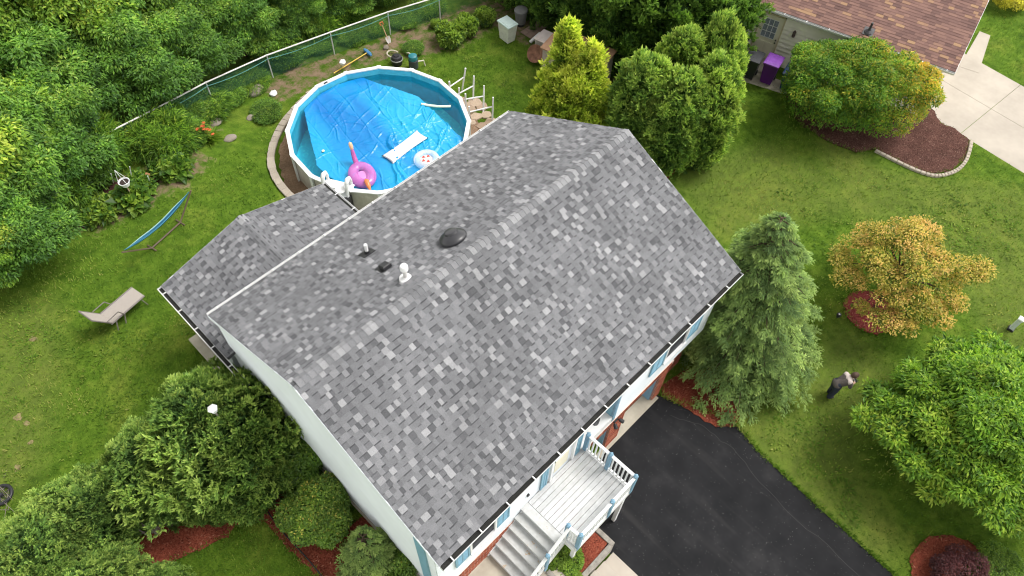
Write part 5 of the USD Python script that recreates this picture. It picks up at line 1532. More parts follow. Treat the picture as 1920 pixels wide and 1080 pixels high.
# undergrowth in front of and along the fence
wa = shrub('wild_shrub', at(172, 335), .95, 1.2, 'tall weedy shrub left of the garden bed stakes', None, G_FOREST, 201, n=380, k=18, leaf=(.17, .05), spread=.36, tone0=.45, nl=14, shell=(.6, 1.45))
wb = shrub('wild_shrub', at(305, 272), .9, .95, 'grassy wild shrub between the fence end and the garden bed', None, G_FOREST, 202, n=360, k=16, leaf=(.26, .032), spread=.38, tone0=.55, nl=14, shell=(.6, 1.5))
US = [(wa, 140, 378, 1.0, 'dark green wild shrub at the corner of the garden bed'), (wa, 275, 268, .55, 'bright wild shrub right under the fence end'), (wb, 345, 258, .6, 'weeds growing beside the fence left of the daylily'),
      (wa, 320, 235, .6, 'small weed clump against the fence beyond the daylily'), (wb, 222, 300, .55, 'weedy clump behind the white basket'), (wa, 100, 400, 1.0, 'shrub in the dark gap behind the lounger lawn'), (wb, 185, 300, 1.1, 'tall grasses at the foot of the dark fence end tree'),
      (wb, 390, 205, .65, 'vines climbing the fence near its second post'), (wa, 430, 180, .55, 'vine clump on the fence between two posts'), (wb, 470, 155, .6, 'weeds along the fence left of the middle post'), (wa, 540, 115, .5, 'weed clump in front of the fence behind the pool'),
      (wb, 565, 95, .55, 'weeds at the fence above the pool brush'), (wa, 600, 90, .45, 'small weed on the fence line near the yellow pole'), (wb, 660, 72, .5, 'weeds between the fence and the blue pool brush'), (wb, 700, 55, .5, 'weeds at the fence left of the shovel'),
      (wa, 760, 40, .5, 'low weed clump right of the shovel'), (wb, 800, 20, .6, 'weeds at the top edge in front of the fence'), (wa, 775, 95, .35, 'small weed on the bare soil beyond the pool filter'), (wa, 500, 215, .42, 'small leafy weed beside the pool wall capstones'),
      (wb, 305, 252, .5, 'grasses hanging over the fence end'), (wa, 350, 215, .6, 'dark vines on the fence behind the daylily'), (wb, 130, 350, 1.0, 'tall weeds under the dark rounded tree'), (wb, 195, 285, .6, 'weeds at the very end of the fence rail'),
      (wa, 515, 100, .9, 'shrub behind the fence beside its middle post'), (wb, 640, 30, 1.0, 'long grass behind the fence above the pool'), (wb, 590, 55, 1.0, 'long grass behind the fence left of the pool brush'), (wa, 720, 0, .9, 'shrub behind the fence near the top edge')]
for src, px, py, s, lab in US:
    wide = 1.25 if px > 340 and py > 0 and s < .75 else 1.0
    copy_of(src, 'wild_shrub', at(px, py), lab, rng.uniform(0, 360), (s * wide * rng.uniform(.8, 1.2), s * wide * rng.uniform(.8, 1.2), s * (.55 if wide > 1 else 1) * rng.uniform(.8, 1.2)))
fl_ = at(160, 420)
shrub('hosta', at(190, 400), .55, .4, 'pale leafy clump at the lawn edge below the garden bed', None, G_SHRUB, 203, n=120, k=12, leaf=(.2, .12), spread=.2, nl=5, tone0=.75, cat='plant')

# evergreens
ARB = 'dark tall evergreens of the back row'
aa_ = arborvitae('evergreen', at(1185, 112), 6.0, 1.8, 'dark tall evergreen behind the shed, fourth from the left of its row', ARB, G_ARBD, 301, tops=((-.5, .4, 1.0), (.55, -.3, .93), (.1, .7, .85), (-.1, -.75, .9)), n=5200, k=12, size=.30, Wd=.07, tone0=.5, belly=.5, lump=.42, rp=(2.6, .6))
ROW = [(990, 5, .62, 'dark evergreen at the top edge beside the grey trash can, first of its row'), (1050, 32, .78, 'dark evergreen above the pinkish chest, second of its row'), (1112, 62, .92, 'dark evergreen above the shed roof, third of its row'),
       (1258, 118, .98, 'dark evergreen right of the shed, fifth of its row'), (1312, 112, .80, 'dark evergreen nearest the cream house, last of its row'), (1080, -30, .95, 'dark evergreen cut by the top edge behind the row'), (1220, 40, 1.05, 'dark evergreen at the top edge right of the middle'), (1285, 45, .92, 'dark evergreen at the top edge beside the brown roof'), (945, -30, .6, 'small dark evergreen at the top edge left of the row')]
for k, (px, py, s, lab) in enumerate(ROW):
    copy_of(aa_, 'evergreen', at(px, py), lab, 77 * k + 20, (s, s, s * .98), group=ARB)
arborvitae('golden_evergreen', at(1064, 254), 4.75, 1.42, 'golden twin peaked evergreen in front of the shed', None, G_GOLD, 311, tops=((-.10, .45, 1.02, .86), (.15, -.62, .93, .80), (.3, .1, .76, 1.12), (-.35, -.1, .72, 1.2)), n=7600, k=12, size=.22, Wd=.05, tone0=.55, belly=.15, lump=.36, rp=(1.1, 1.0), clump=(.17, 7))
g1_ = arborvitae('green_evergreen', at(1186, 288), 4.4, .88, 'green evergreen right beside the golden one at the roof edge', None, G_ARB, 321, tops=((-.12, .1, 1.0), (.22, -.2, .9), (0, .3, .82)), n=5600, k=12, size=.20, Wd=.05, tone0=.54, belly=.5, lump=.36, rp=(2.6, .62), clump=(.19, 8))
copy_of(g1_, 'green_evergreen', at(1238, 308), 'green evergreen at the roof corner above the small red mulch patch', 130, (.93, .93, .98))
copy_of(g1_, 'green_evergreen', at(1298, 296), 'green evergreen nearest the lawn, right end of the front pair', 250, (.93, .93, 1.0))
copy_of(g1_, 'green_evergreen', at(1246, 240), 'green evergreen standing behind the one at the roof corner', 60, (.9, .9, 1.02))
copy_of(g1_, 'green_evergreen', at(1308, 240), 'tallest green evergreen, beside the black bin', 310, (.76, .76, 1.12))


def hemlock(name, base, top, rad, label, seed, material, nb=150, twigs=16, k=13, size=.15, wd=.028, cat='tree', tone0=.5, low=.06, trunk=.12):
    """a soft conifer: drooping boughs set round a leader, every bough a flat feathery spray"""
    rng = np.random.default_rng(seed)
    t = thing(name, base, label, cat)
    ax_ = top - base
    H = np.linalg.norm(ax_)
    b = trunk_mesh(rng, base - Z3 * .1, top, trunk, [])
    PP, DD, NN, LL, WW, TT = [], [], [], [], [], []
    for i in range(nb):
        q = low + (1 - low) * (i / nb) ** 1.15
        a = i * 2.39996 + rng.uniform(-.25, .25)
        ln = rad * (1 - q) ** .72 * rng.uniform(.72, 1.12) + .12
        o = np.array([math.cos(a), math.sin(a), 0])
        s = base + ax_ * q
        m = 9
        tt = np.linspace(0, 1, m)
        rise = rng.uniform(.12, .32)
        pts = s + o * ln * tt[:, None] + Z3 * (ln * (rise * tt - (.34 + rise * .5) * tt ** 2))[:, None]
        b.tube(pts[[0, 4, 8]], [.03 * (1 - q) + .01, .018, .006], 5)
        sd_ = np.array([-o[1], o[0], 0])
        tn = tone0 + rng.normal(0, .10)
        nt = max(6, int(twigs * ln / rad * 1.6))
        for j in range(nt):
            u = rng.uniform(.22, 1.0)
            pb_ = s + o * ln * u + Z3 * ln * (rise * u - (.34 + rise * .5) * u * u)
            sgn = 1 if j % 2 else -1
            tl = (.18 + .42 * (1 - u)) * ln ** .6 * rng.uniform(.7, 1.2)
            td = unit(o * (.75 + .3 * rng.random()) + sd_ * sgn * rng.uniform(.35, 1.0) + Z3 * rng.uniform(-.42, -.02))
            w_ = rng.random(k)
            P = pb_ + td * tl * w_[:, None] + Z3 * (-.12 * tl * w_ ** 2)[:, None]
            sg = np.where(rng.random(k) < .5, 1, -1)[:, None]
            side_ = np.cross(td, Z3)
            PP.append(P)
            DD.append(td * .8 + side_ * sg * .75 + rng.normal(size=(k, 3)) * .22 + Z3 * -.12)
            NN.append(np.array([0, 0, 1.0]) + rng.normal(size=(k, 3)) * .32)
            LL.append(size * rng.uniform(.6, 1.25, k) * (.8 + .4 * (1 - w_)))
            WW.append(np.full(k, wd))
            TT.append(np.clip(tn + .30 * (u - .6) + .22 * (w_ - .5) + rng.normal(0, .08, k), 0, 1))
    b.build('trunk', M['bark'], t)
    crown_mesh([leaves(np.vstack(PP), np.vstack(DD), np.vstack(NN), np.concatenate(LL), np.concatenate(WW), np.concatenate(TT))], 'crown', material, t)
    return t


hb = at(1390, 655)
ht = at(1467, 408, 6.3)
hemlock('soft_conifer', hb, ht, 2.6, 'soft feathery grey green conifer at the garage corner of the white house', 331, G_HEM, nb=260, twigs=24, k=15, size=.14, wd=.03)

# the orange maple in its red mulch ring
mb0 = at(1640, 577)
rng = np.random.default_rng(341)
mt = thing('orange_maple', mb0, 'small maple with orange yellow leaves in a ring of red mulch', 'tree')
mc_ = up_at(1700, 492, 2.3) + Z3 * 2.3
lobes = []
for i in range(62):
    a = i * 2.39996
    q = math.sqrt((i + .5) / 62)
    r_ = rng.uniform(.14, .33)
    sxx = 1.0
    lobes.append((mc_ + np.array([math.cos(a) * q * 2.05, math.sin(a) * q * 1.9, 1.25 * (1 - q ** 2) - .8 + rng.uniform(-.6, .5)]), (r_, r_, r_ * .45)))
for px_, py_ in ((1800, 500), (1820, 512), (1838, 505)):
    lobes.append((at(px_, py_, 2.1), (.3, .3, .16)))
P, O, I = lobe_points(rng, lobes, 1750, (.75, 1.6), -.2)
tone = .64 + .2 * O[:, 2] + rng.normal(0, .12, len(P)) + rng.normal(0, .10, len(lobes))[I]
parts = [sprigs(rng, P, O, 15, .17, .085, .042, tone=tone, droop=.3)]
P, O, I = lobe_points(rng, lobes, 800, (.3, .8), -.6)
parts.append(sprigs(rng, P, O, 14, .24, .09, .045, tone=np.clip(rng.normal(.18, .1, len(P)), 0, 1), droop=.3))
trunk_mesh(rng, mb0 - Z3 * .1, mc_ + Z3 * .3, .07, [l[0] for l in lobes[::3]], .5).build('trunk', M['bark'], mt)
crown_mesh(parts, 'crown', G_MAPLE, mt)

# the big leafy tree at the right
cb0 = at(1752, 872)
rng = np.random.default_rng(351)
ct = thing('leafy_tree', cb0, 'large bright green leafy tree at the right edge beside the person', 'tree')
cc = up_at(1862, 778, 2.6) + Z3 * 2.6
lobes = [(cc - Z3 * .5, (1.7, 1.7, 1.2))]
for i in range(74):
    a = i * 2.39996
    q = math.sqrt((i + .5) / 74)
    r_ = rng.uniform(.26, .52)
    sh_ = 1 + .18 * math.sin(3 * a + 1)
    lobes.append((cc + np.array([math.cos(a) * q * 2.7 * sh_, math.sin(a) * q * 2.6 * sh_, 1.75 * (1 - q ** 2) - .95 + rng.uniform(-.5, .4)]), (r_, r_, r_ * .5)))
P, O, I = lobe_points(rng, lobes, 3300, (.75, 1.25), -.15)
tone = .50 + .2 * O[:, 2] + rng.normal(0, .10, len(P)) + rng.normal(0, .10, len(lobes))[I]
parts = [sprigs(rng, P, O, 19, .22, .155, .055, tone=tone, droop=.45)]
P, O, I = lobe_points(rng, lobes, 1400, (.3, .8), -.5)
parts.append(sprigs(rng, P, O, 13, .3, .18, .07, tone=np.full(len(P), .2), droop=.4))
trunk_mesh(rng, cb0 - Z3 * .1, cc + Z3 * .6, .11, [l[0] for l in lobes[2::3]], .4).build('trunk', M['bark'], ct)
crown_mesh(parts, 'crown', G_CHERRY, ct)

# the big clipped bush by the cream house, green at one end and rusty at the other
c0, c1 = up_at(1516, 150, 1.5), up_at(1706, 172, 1.5)
bc = (c0 + c1) / 2
bu = unit((c1 - c0) * [1, 1, 0])
bv = np.array([-bu[1], bu[0], 0])
rng = np.random.default_rng(361)
bt = thing('clipped_bush', bc, 'huge rounded bush turning from green to rusty orange by the cream wall', 'bush')
lobes = []
hl = np.linalg.norm(c1 - c0) / 2
for i in range(60):
    s = rng.uniform(-1.15, 1.15)
    a = rng.uniform(-1.0, 1.0)
    w_ = math.sqrt(max(.12, 1 - (s / 1.3) ** 2))
    lobes.append((bc + bu * s * hl * 1.08 + bv * a * 1.85 * w_ + nn * .65 + Z3 * (2.1 + 1.05 * w_ * math.cos(a * 1.4) + rng.uniform(-.35, .15)), (rng.uniform(.35, .6), rng.uniform(.35, .6), .26)))
lobes += [(bc + bu * s * hl + nn * .5 + Z3 * 1.5, (1.55, 1.55, 1.5)) for s in (-.6, -.2, .2, .6)]
P, O, I = lobe_points(rng, lobes, 4600, (.85, 1.08), -.2)
s_ = ((P - bc) @ bu) / hl
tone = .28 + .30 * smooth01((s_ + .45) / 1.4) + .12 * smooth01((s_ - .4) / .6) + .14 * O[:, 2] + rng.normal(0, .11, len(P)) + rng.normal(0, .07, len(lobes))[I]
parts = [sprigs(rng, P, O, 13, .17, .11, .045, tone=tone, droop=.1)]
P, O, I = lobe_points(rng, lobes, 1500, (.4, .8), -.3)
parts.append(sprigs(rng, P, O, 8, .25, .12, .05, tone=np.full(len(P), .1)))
b = MB()
for k in range(7):
    e = lobes[60 + k % 4][0] + rng.normal(0, .5, 3)
    g_ = bc + bu * (k - 3) * .25
    b.tube([g_ * [1, 1, 0], (g_ * [1, 1, 0] + e) / 2, e], [.06, .045, .02], 6)
b.build('stems', M['bark'], bt)
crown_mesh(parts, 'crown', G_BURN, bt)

# the evergreen hedge along the front left
HG = 'sprawling evergreens of the front left hedge'
h1 = arborvitae('hedge_evergreen', at(452, 862), 3.3, 1.35, 'widest hedge evergreen, against the white gable wall around the bird house', HG, G_HEDGE, 371, tops=((-.35, .3, 1.0), (.5, -.3, .92), (.1, .6, .8), (-.1, -.6, .85)), n=9000, k=14, size=.17, Wd=.045, tone0=.52, belly=.5, lump=.6, rp=(2.2, .7), lf=.85, clump=(.21, 9))
HD = [(345, 905, .80, 'hedge evergreen left of the widest one, over the lawn side'), (470, 915, .62, 'low hedge evergreen in front of the widest one, above the red mulch'), 
      (200, 985, .64, 'hedge evergreen in the middle of the row, left of the bare twigs'), (110, 1085, .70, 'hedge evergreen in the bottom left corner'), (318, 1118, .36, 'small hedge evergreen at the bottom edge right of the bare twigs'),
      (215, 1120, .55, 'hedge evergreen at the bottom edge left of the bare twigs'), (508, 790, .62, 'hedge evergreen tucked against the wing wall'), (412, 948, .38, 'lowest hedge evergreen beside the red mulch strip')]
for k, (px, py, s, lab) in enumerate(HD):
    copy_of(h1, 'hedge_evergreen', at(px, py), lab, 67 * k + 33, (s * 1.08, s * .95, s * .95), group=HG)
for (px, py, ex, ey, z, lab, sd) in ((300, 1000, 228, 938, 2.1, 'bare grey twigs inside the hedge above the red mulch', 5), (318, 985, 300, 915, 1.9, 'bare pale twigs in the gap of the hedge right of its middle', 6), (150, 1065, 120, 1020, 2.4, 'bare twigs at the bottom of the hedge near the corner', 7)):
    rg = np.random.default_rng(sd)
    p0, p1 = at(px, py), at(ex, ey, z)
    b = MB()
    for k in range(16):
        e = p1 + rg.normal(0, .35, 3)
        m_ = (p0 + e) / 2 + rg.normal(0, .12, 3)
        b.tube([p0 + rg.normal(0, .08, 3) * [1, 1, 0], m_, e], [.022, .014, .004], 5)
        for _ in range(3):
            w_ = rg.uniform(.4, 1)
            q = m_ + (e - m_) * w_
            b.tube([q, q + rg.normal(0, .22, 3)], [.007, .003], 4)
    b.build('bare_branch', M['bark_pale'], label=lab, cat='branches')

# shrubs round the house
shrub('round_shrub', at(598, 975), .86, 1.15, 'dense round dark green shrub in the red mulch by the gable wall', None, G_HOLLY, 381, n=900, k=16, leaf=(.075, .04), spread=.12, nl=12, tone0=.5)
hemlock('feathery_shrub', at(700, 1085), at(680, 1005, 2.5), .95, 'light feathery conifer shrub at the bottom edge by the gable wall', 382, G_HEM, nb=90, twigs=16, k=12, size=.10, wd=.022, cat='shrub', tone0=.62, trunk=.04)
shrub('dark_shrub', at(565, 885), .75, 1.3, 'dark shrub in the shade between the hedge and the gable wall', None, G_HOLLY, 383, n=500, k=14, leaf=(.09, .045), spread=.15, nl=7, tone0=.28)
shrub('dark_shrub', at(755, 1075), .45, .7, 'small dark shrub at the foot of the gable wall near the bottom edge', None, G_HOLLY, 384, n=260, k=14, leaf=(.08, .04), spread=.13, nl=5, tone0=.35)
shrub('planter_shrub', at(1050, 1052, .75), .52, .72, 'round yellow green shrub in the timber planter under the deck rail', None, G_SHRUB, 385, n=620, k=14, leaf=(.06, .04), spread=.09, nl=10, tone0=.55)
shrub('red_shrub', at(1790, 1085), .75, .75, 'dark red barberry shrub at the bottom edge right of the driveway', None, G_RED, 386, n=600, k=14, leaf=(.05, .03), spread=.12, nl=8, tone0=.5)
shrub('low_shrub', at(1862, 1082), .8, .6, 'low rounded green shrub beside the red barberry', None, G_SHRUB, 387, n=600, k=14, leaf=(.05, .03), spread=.11, nl=8, tone0=.42)
shrub('yellow_shrub', at(1885, 12), .9, .9, 'bright yellow shrub at the top edge beyond the brown roof', None, G_YEL, 388, n=400, k=12, leaf=(.10, .05), spread=.16, nl=7, tone0=.6)
ya = shrub('leafy_shrub', at(845, 80), .55, .75, 'yellow green leafy shrub in the bare bed beyond the pool', None, G_SHRUB, 389, n=260, k=12, leaf=(.16, .09), spread=.16, nl=7, tone0=.72)
copy_of(ya, 'leafy_shrub', at(872, 62), 'leafy shrub right behind the yellow green one', 80, (.9, .9, .9))
copy_of(ya, 'leafy_shrub', at(910, 42), 'leafy shrub nearest the white bin and the trees', 170, (.75, .75, .8))
copy_of(ya, 'leafy_shrub', at(818, 50), 'small leafy plant left of the yellow green shrub', 210, (.4, .4, .4))
# ------------------------------------------------------------------ fence, beds, yard things
def lift(px, py, dz):
    """the point dz above the ground that the photograph shows at this pixel"""
    z = 0.5 + dz
    for _ in range(14):
        p = at(px, py, z)
        z = .5 * z + .5 * (float(height(p[0], p[1])) + dz)
    return p


FH = 1.12
tops = [lift(px, py, FH) for px, py in ((185, 258), (284, 208), (386, 155), (500, 104), (619, 61), (727, 23), (823, -6), (930, -45))]
fence = thing('chain_link_fence', tops[3] - Z3 * FH, 'chain link fence with a pale top rail and green mesh along the wood', 'fence')
steel = mat('galvanised', (0.50, 0.51, 0.50), 0.45, 0.12, 6, .5, metal=.3)
green = mat('green_mesh', (0.022, 0.105, 0.07), 0.6, .15, 5)
for i, p in enumerate(tops):
    MB().tube([p - Z3 * (FH + .1), p], .028, 8).lathe([(.035, 0), (.035, .04), (0, .06)], p, 8).build('post', steel, fence, smooth=40)
for i in range(len(tops) - 1):
    MB().tube([tops[i] + Z3 * .01, tops[i + 1] + Z3 * .01], .030, 8).build('top_rail', mat(f'rail_{i}', (0.62, 0.61, 0.58), .5, .1) if i == 0 else M['rail'], fence) if i else None
    if i == 0:
        M['rail'] = mat('top_rail', (0.62, 0.61, 0.58), .5, .1)
        MB().tube([tops[0] + Z3 * .01, tops[1] + Z3 * .01], .030, 8).build('top_rail', M['rail'], fence)
    a, c = tops[i], tops[i + 1]
    d = unit(c - a)
    Ls = np.linalg.norm(c - a)
    nrm = unit(np.cross(d, Z3))
    b = MB()
    for sgn_ in (1, -1):
        s = -FH
        while s < Ls + FH:
            p0, p1 = np.array([s, -FH + .03]), np.array([s + sgn_ * FH, -.02])
            if sgn_ < 0:
                p0, p1 = np.array([s, -FH + .03]), np.array([s - FH, -.02])
            lo, hi = 0.0, 1.0
            dx = p1[0] - p0[0]
            t0, t1 = (0 - p0[0]) / dx, (Ls - p0[0]) / dx
            lo, hi = max(lo, min(t0, t1)), min(hi, max(t0, t1))
            if hi > lo + .02:
                q0, q1 = p0 + (p1 - p0) * lo, p0 + (p1 - p0) * hi
                A, B = a + d * q0[0] + Z3 * q0[1], a + d * q1[0] + Z3 * q1[1]
                w_ = unit(np.cross(B - A, nrm)) * .0038
                o = nrm * .003 * sgn_
                b.add([A - w_ + o, B - w_ + o, B + w_ + o, A + w_ + o], [[0, 1, 2, 3]])
            s += .07
    b.build('mesh_panel', green, fence)
    tt = np.linspace(0, 1, 9)
    MB().tube(a + (c - a) * tt[:, None] - Z3 * (.14 + .10 * np.sin(tt * np.pi))[:, None] - nrm * .04 * np.sign(nrm[1]), .012, 6).build('tension_wire', mat(f'teal_wire_{i}', (0.10, 0.28, 0.24), .5), fence)

import shapely
from scipy.spatial import Delaunay


def drape(poly, dz, step=.25, rough=.0, seed=0):
    """a sheet over the ground inside the polygon, dz above it, closed by a skirt"""
    pg = sg.Polygon(poly).buffer(.12).buffer(-.12)
    if pg.geom_type != 'Polygon':
        pg = max(pg.geoms, key=lambda q: q.area)
    ring = np.array(pg.segmentize(step).exterior.coords)[:-1]
    rg = np.random.default_rng(seed)
    ring = ring + rg.normal(0, .025, ring.shape)
    pg = sg.Polygon(ring).buffer(0)
    if pg.geom_type != 'Polygon':
        pg = max(pg.geoms, key=lambda q: q.area)
    ring = np.array(pg.exterior.coords)[:-1]
    x0, y0, x1, y1 = pg.bounds
    gx_, gy_ = np.meshgrid(np.arange(x0, x1, step), np.arange(y0, y1, step))
    pts = np.c_[gx_.ravel(), gy_.ravel()] + rg.normal(0, step * .1, (gx_.size, 2))
    pts = pts[shapely.contains(pg.buffer(-step * .4), shapely.points(pts))]
    allp = np.vstack([ring, pts])
    tri = Delaunay(allp).simplices
    cen = allp[tri].mean(1)
    tri = tri[shapely.contains(pg, shapely.points(cen))]
    a = allp[tri]
    ar = (a[:, 1, 0] - a[:, 0, 0]) * (a[:, 2, 1] - a[:, 0, 1]) - (a[:, 1, 1] - a[:, 0, 1]) * (a[:, 2, 0] - a[:, 0, 0])
    tri[ar < 0] = tri[ar < 0][:, ::-1]
    z = height(allp[:, 0], allp[:, 1]) + dz
    z[len(ring):] += rough * (meshkit.noise(np.c_[allp[len(ring):] * 3, 0 * allp[len(ring):, 0]], seed) - .2)
    v = np.c_[allp, z]
    n = len(ring)
    sk = np.c_[ring, height(ring[:, 0], ring[:, 1]) - .05]
    m = len(v)
    k = np.arange(n)
    f = np.vstack([tri, np.c_[k, m + k, m + (k + 1) % n], np.c_[k, m + (k + 1) % n, (k + 1) % n]])
    return np.vstack([v, sk]), f, pg


def mulch_mat(name, lo, mid, hi):
    return usdkit.material(stage, '/World/Looks/' + name, {'g': ('geometry', {}), 'n': ('noise_texture', {'scale': 22.0, 'detail': 4.0, 'roughness': 0.8}), 'n2': ('noise_texture', {'scale': 1.6, 'detail': 3.0}),
        'r': ('rgb_ramp', {'ramp': [(0.3, lo), (0.5, mid), (0.72, hi)]}), 'r2': ('rgb_ramp', {'ramp': [(0.3, (0.7, 0.7, 0.7)), (0.7, (1.2, 1.2, 1.2))]}), 'm': ('mix', {'mix_type': 'multiply', 'fac': 1.0}),
        'b': ('bump', {'strength': 1.0, 'distance': 0.04}), 'p': ('principled_bsdf', {'roughness': 0.95, 'specular_ior_level': 0.1})},
        [('g.position', 'n.vector'), ('g.position', 'n2.vector'), ('n.fac', 'r.fac'), ('n2.fac', 'r2.fac'), ('r.color', 'm.color1'), ('r2.color', 'm.color2'), ('m.color', 'p.base_color'), ('n.fac', 'b.height'), ('b.normal', 'p.normal')], surface='p.BSDF')


RED = (mulch_mat('red_mulch', (0.075, 0.017, 0.011), (0.235, 0.056, 0.033), (0.38, 0.13, 0.08)), tone_mat('red_chips', [(0, (0.08, 0.018, 0.012)), (.7, (0.24, 0.065, 0.04)), (1, (0.40, 0.18, 0.12))], .95, .1, 60, .15, .2))
BROWN = (mulch_mat('brown_mulch', (0.035, 0.016, 0.012), (0.10, 0.046, 0.036), (0.20, 0.115, 0.095)), tone_mat('brown_chips', [(0, (0.04, 0.018, 0.014)), (.7, (0.14, 0.07, 0.055)), (1, (0.28, 0.18, 0.15))], .95, .1, 60, .15, .2))
CRIMSON = (mulch_mat('crimson_mulch', (0.10, 0.016, 0.018), (0.30, 0.055, 0.055), (0.45, 0.15, 0.13)), tone_mat('crimson_chips', [(0, (0.10, 0.014, 0.018)), (.7, (0.30, 0.06, 0.06)), (1, (0.48, 0.22, 0.19))], .95, .1, 60, .15, .2))
BEDS = []


def bed(poly, mats, label, seed, z=None, dens=170):
    rg = np.random.default_rng(seed)
    v, f, pg = drape(poly, .035, .22, .05, seed)
    if z is not None:
        v[:, 2] = np.where(v[:, 2] > .0 + height(v[:, 0], v[:, 1]), z + .02 * rg.random(len(v)), z - .1)
    path = MB().add(v, f).build('mulch_bed', mats[0], label=label, cat='mulch bed', kind='structure')
    BEDS.append(pg)
    n = int(pg.area * dens)
    x0, y0, x1, y1 = pg.bounds
    p = rg.uniform((x0, y0), (x1, y1), (n * 3, 2))
    p = p[shapely.contains(pg, shapely.points(p))][:n]
    n = len(p)
    zz = (height(p[:, 0], p[:, 1]) + .05 + .03 * rg.random(n)) if z is None else np.full(n, z + .025)
    P = np.c_[p, zz]
    D = unit(np.c_[rg.normal(size=(n, 2)), rg.normal(0, .2, n)])
    N = unit(np.c_[rg.normal(0, .4, (n, 2)), np.ones(n)])
    v, f, t = leaves(P, D, N, rg.uniform(.04, .11, n), rg.uniform(.015, .035, n), rg.random(n), 0, 0)
    MB().add(v, f, t).build('mulch_chips', mats[1], path, tones=True, kind='stuff')
    return pg


bed(poly_px([(1242, 722), (1290, 690), (1340, 700), (1383, 760), (1386, 780), (1374, 800), (1342, 801), (1300, 776), (1262, 752), (1239, 742)]), RED, 'red mulch bed under the soft conifer at the driveway corner', 1)
mc0 = at(1631, 585)
bed([(mc0[0] + .86 * math.cos(t), mc0[1] + .86 * math.sin(t)) for t in np.linspace(0, 6.28, 30)[:-1]], CRIMSON, 'crimson mulch ring round the orange maple', 2)
b3 = poly_px([(1468, 165), (1478, 192), (1500, 234), (1560, 270), (1605, 287), (1640, 281), (1690, 306), (1740, 326), (1785, 323), (1810, 296), (1818, 264), (1790, 242), (1762, 231), (1740, 190), (1640, 140), (1560, 130)])
bed(b3, BROWN, 'dark brown mulch bed round the huge clipped bush', 3)
bed(poly_px([(480, 930), (524, 905), (548, 950), (565, 1003), (610, 1030), (660, 985), (690, 960), (790, 1090), (780, 1180), (650, 1180), (602, 1085), (560, 1050), (520, 1003), (470, 962)]), RED, 'red mulch bed along the gable wall with a hose across it', 4)
bed(poly_px([(255, 1030), (285, 985), (345, 985), (400, 965), (470, 945), (490, 965), (440, 985), (428, 1006), (372, 1032), (325, 1052), (312, 1090), (240, 1120)]), RED, 'red mulch strip along the inner edge of the hedge', 5)
bed([(2.43, -1.64), (4.11, -1.64), (4.11, .2), (2.43, .2)], RED, 'red mulch filling the timber planter', 6, z=.80)
rb0 = at(1795, 1090)
bed([(rb0[0] + 1.25 * math.cos(t), rb0[1] + 1.25 * math.sin(t)) for t in np.linspace(0, 6.28, 24)[:-1]], RED, 'red mulch circle under the barberry shrub', 7)
bed(poly_px([(1236, 318), (1283, 288), (1296, 298), (1252, 334)]), RED, 'small red mulch patch at the foot of the green evergreens', 8)
bed(poly_px([(195, 350), (255, 330), (300, 335), (290, 365), (240, 392), (205, 385)]), BROWN, 'dark soil of the garden bed beside the lawn', 9, dens=40)
bed(poly_px([(110, 408), (165, 403), (205, 412), (170, 428), (120, 424)]), BROWN, 'patch of dark bare soil under the left shrubs', 10, dens=30)
# curved stone edging of the brown bed
eg = thing('bed_edging', at(1750, 322), 'curved pale concrete edging round the end of the brown mulch bed', 'edging')
E_ = np.array([at(*p) for p in ((1640, 284), (1690, 309), (1740, 329), (1772, 329), (1797, 318), (1812, 298), (1820, 266))])
from scipy.interpolate import make_interp_spline
sp_ = make_interp_spline(np.linspace(0, 1, len(E_)), E_, k=3)
q_ = sp_(np.linspace(0, 1, 30))
rng = np.random.default_rng(71)
for i in range(29):
    a, c = q_[i], q_[i + 1]
    d = unit(c - a)
    MB().bar(a + d * .008 + Z3 * .05, c - d * .008 + Z3 * .05, .13, .12, tone=rng.uniform(.7, 1), bev=.02).build('edging_block', M['stone_block'], eg, tones=True)

# hose over the mulch
hp = np.array([lift(px, py, .09) for px, py in ((488, 928), (497, 950), (520, 985), (548, 1017), (577, 1048), (607, 1085), (640, 1130))])
hs = make_interp_spline(np.linspace(0, 1, len(hp)), hp, k=3)(np.linspace(0, 1, 40))
MB().tube(hs, .016, 8).build('garden_hose', M['black'], smooth=True, label='black hose lying across the red mulch by the gable wall', cat='hose')

# bare patches in the left lawn
soil = mat('bare_soil', (0.21, 0.175, 0.085), .95, .3, 9, .1, .5, 40)
for k, (px, py, r) in enumerate(((33, 783, .13), (50, 794, .08), (33, 876, .10), (63, 636, .11), (58, 830, .07))):
    p = at(px, py)
    rg = np.random.default_rng(400 + k)
    t = np.linspace(0, 6.28, 12)[:-1]
    v, f, _ = drape([(p[0] + r * rg.uniform(.6, 1.3) * math.cos(q), p[1] + r * rg.uniform(.6, 1.3) * math.sin(q)) for q in t], .012, .1, .0, k)
    MB().add(v, f).build('bare_patch', soil, label='small bare tan patch in the left lawn', kind='structure')


def rock(px, py, r, label, col=M['stone_block'], flat=.5, seed=0):
    p = at(px, py)
    s = trimesh.creation.icosphere(2, r)
    s.vertices *= [1, .75, flat]
    s.vertices *= 1 + .35 * (meshkit.noise(s.vertices / r * 1.7 + seed, seed)[:, None] - .5)
    s.vertices += p + Z3 * r * flat * .4
    MB().tm(s, .25).build('stone', col, smooth=True, tones=col is M['stone_block'], label=label, cat='stone')


rock(405, 231, .26, 'grey boulder on the lawn behind the orange daylily', seed=1)
rock(432, 261, .24, 'flat grey boulder on the lawn right of the daylily', seed=2)
rock(471, 222, .20, 'tan stone on the lawn between the daylily and the pool', seed=3)
rock(366, 263, .28, 'reddish stone beside the daylily on its left', seed=4)
rock(480, 172, .40, 'large mossy boulder in the worn grass left of the pool', seed=5)

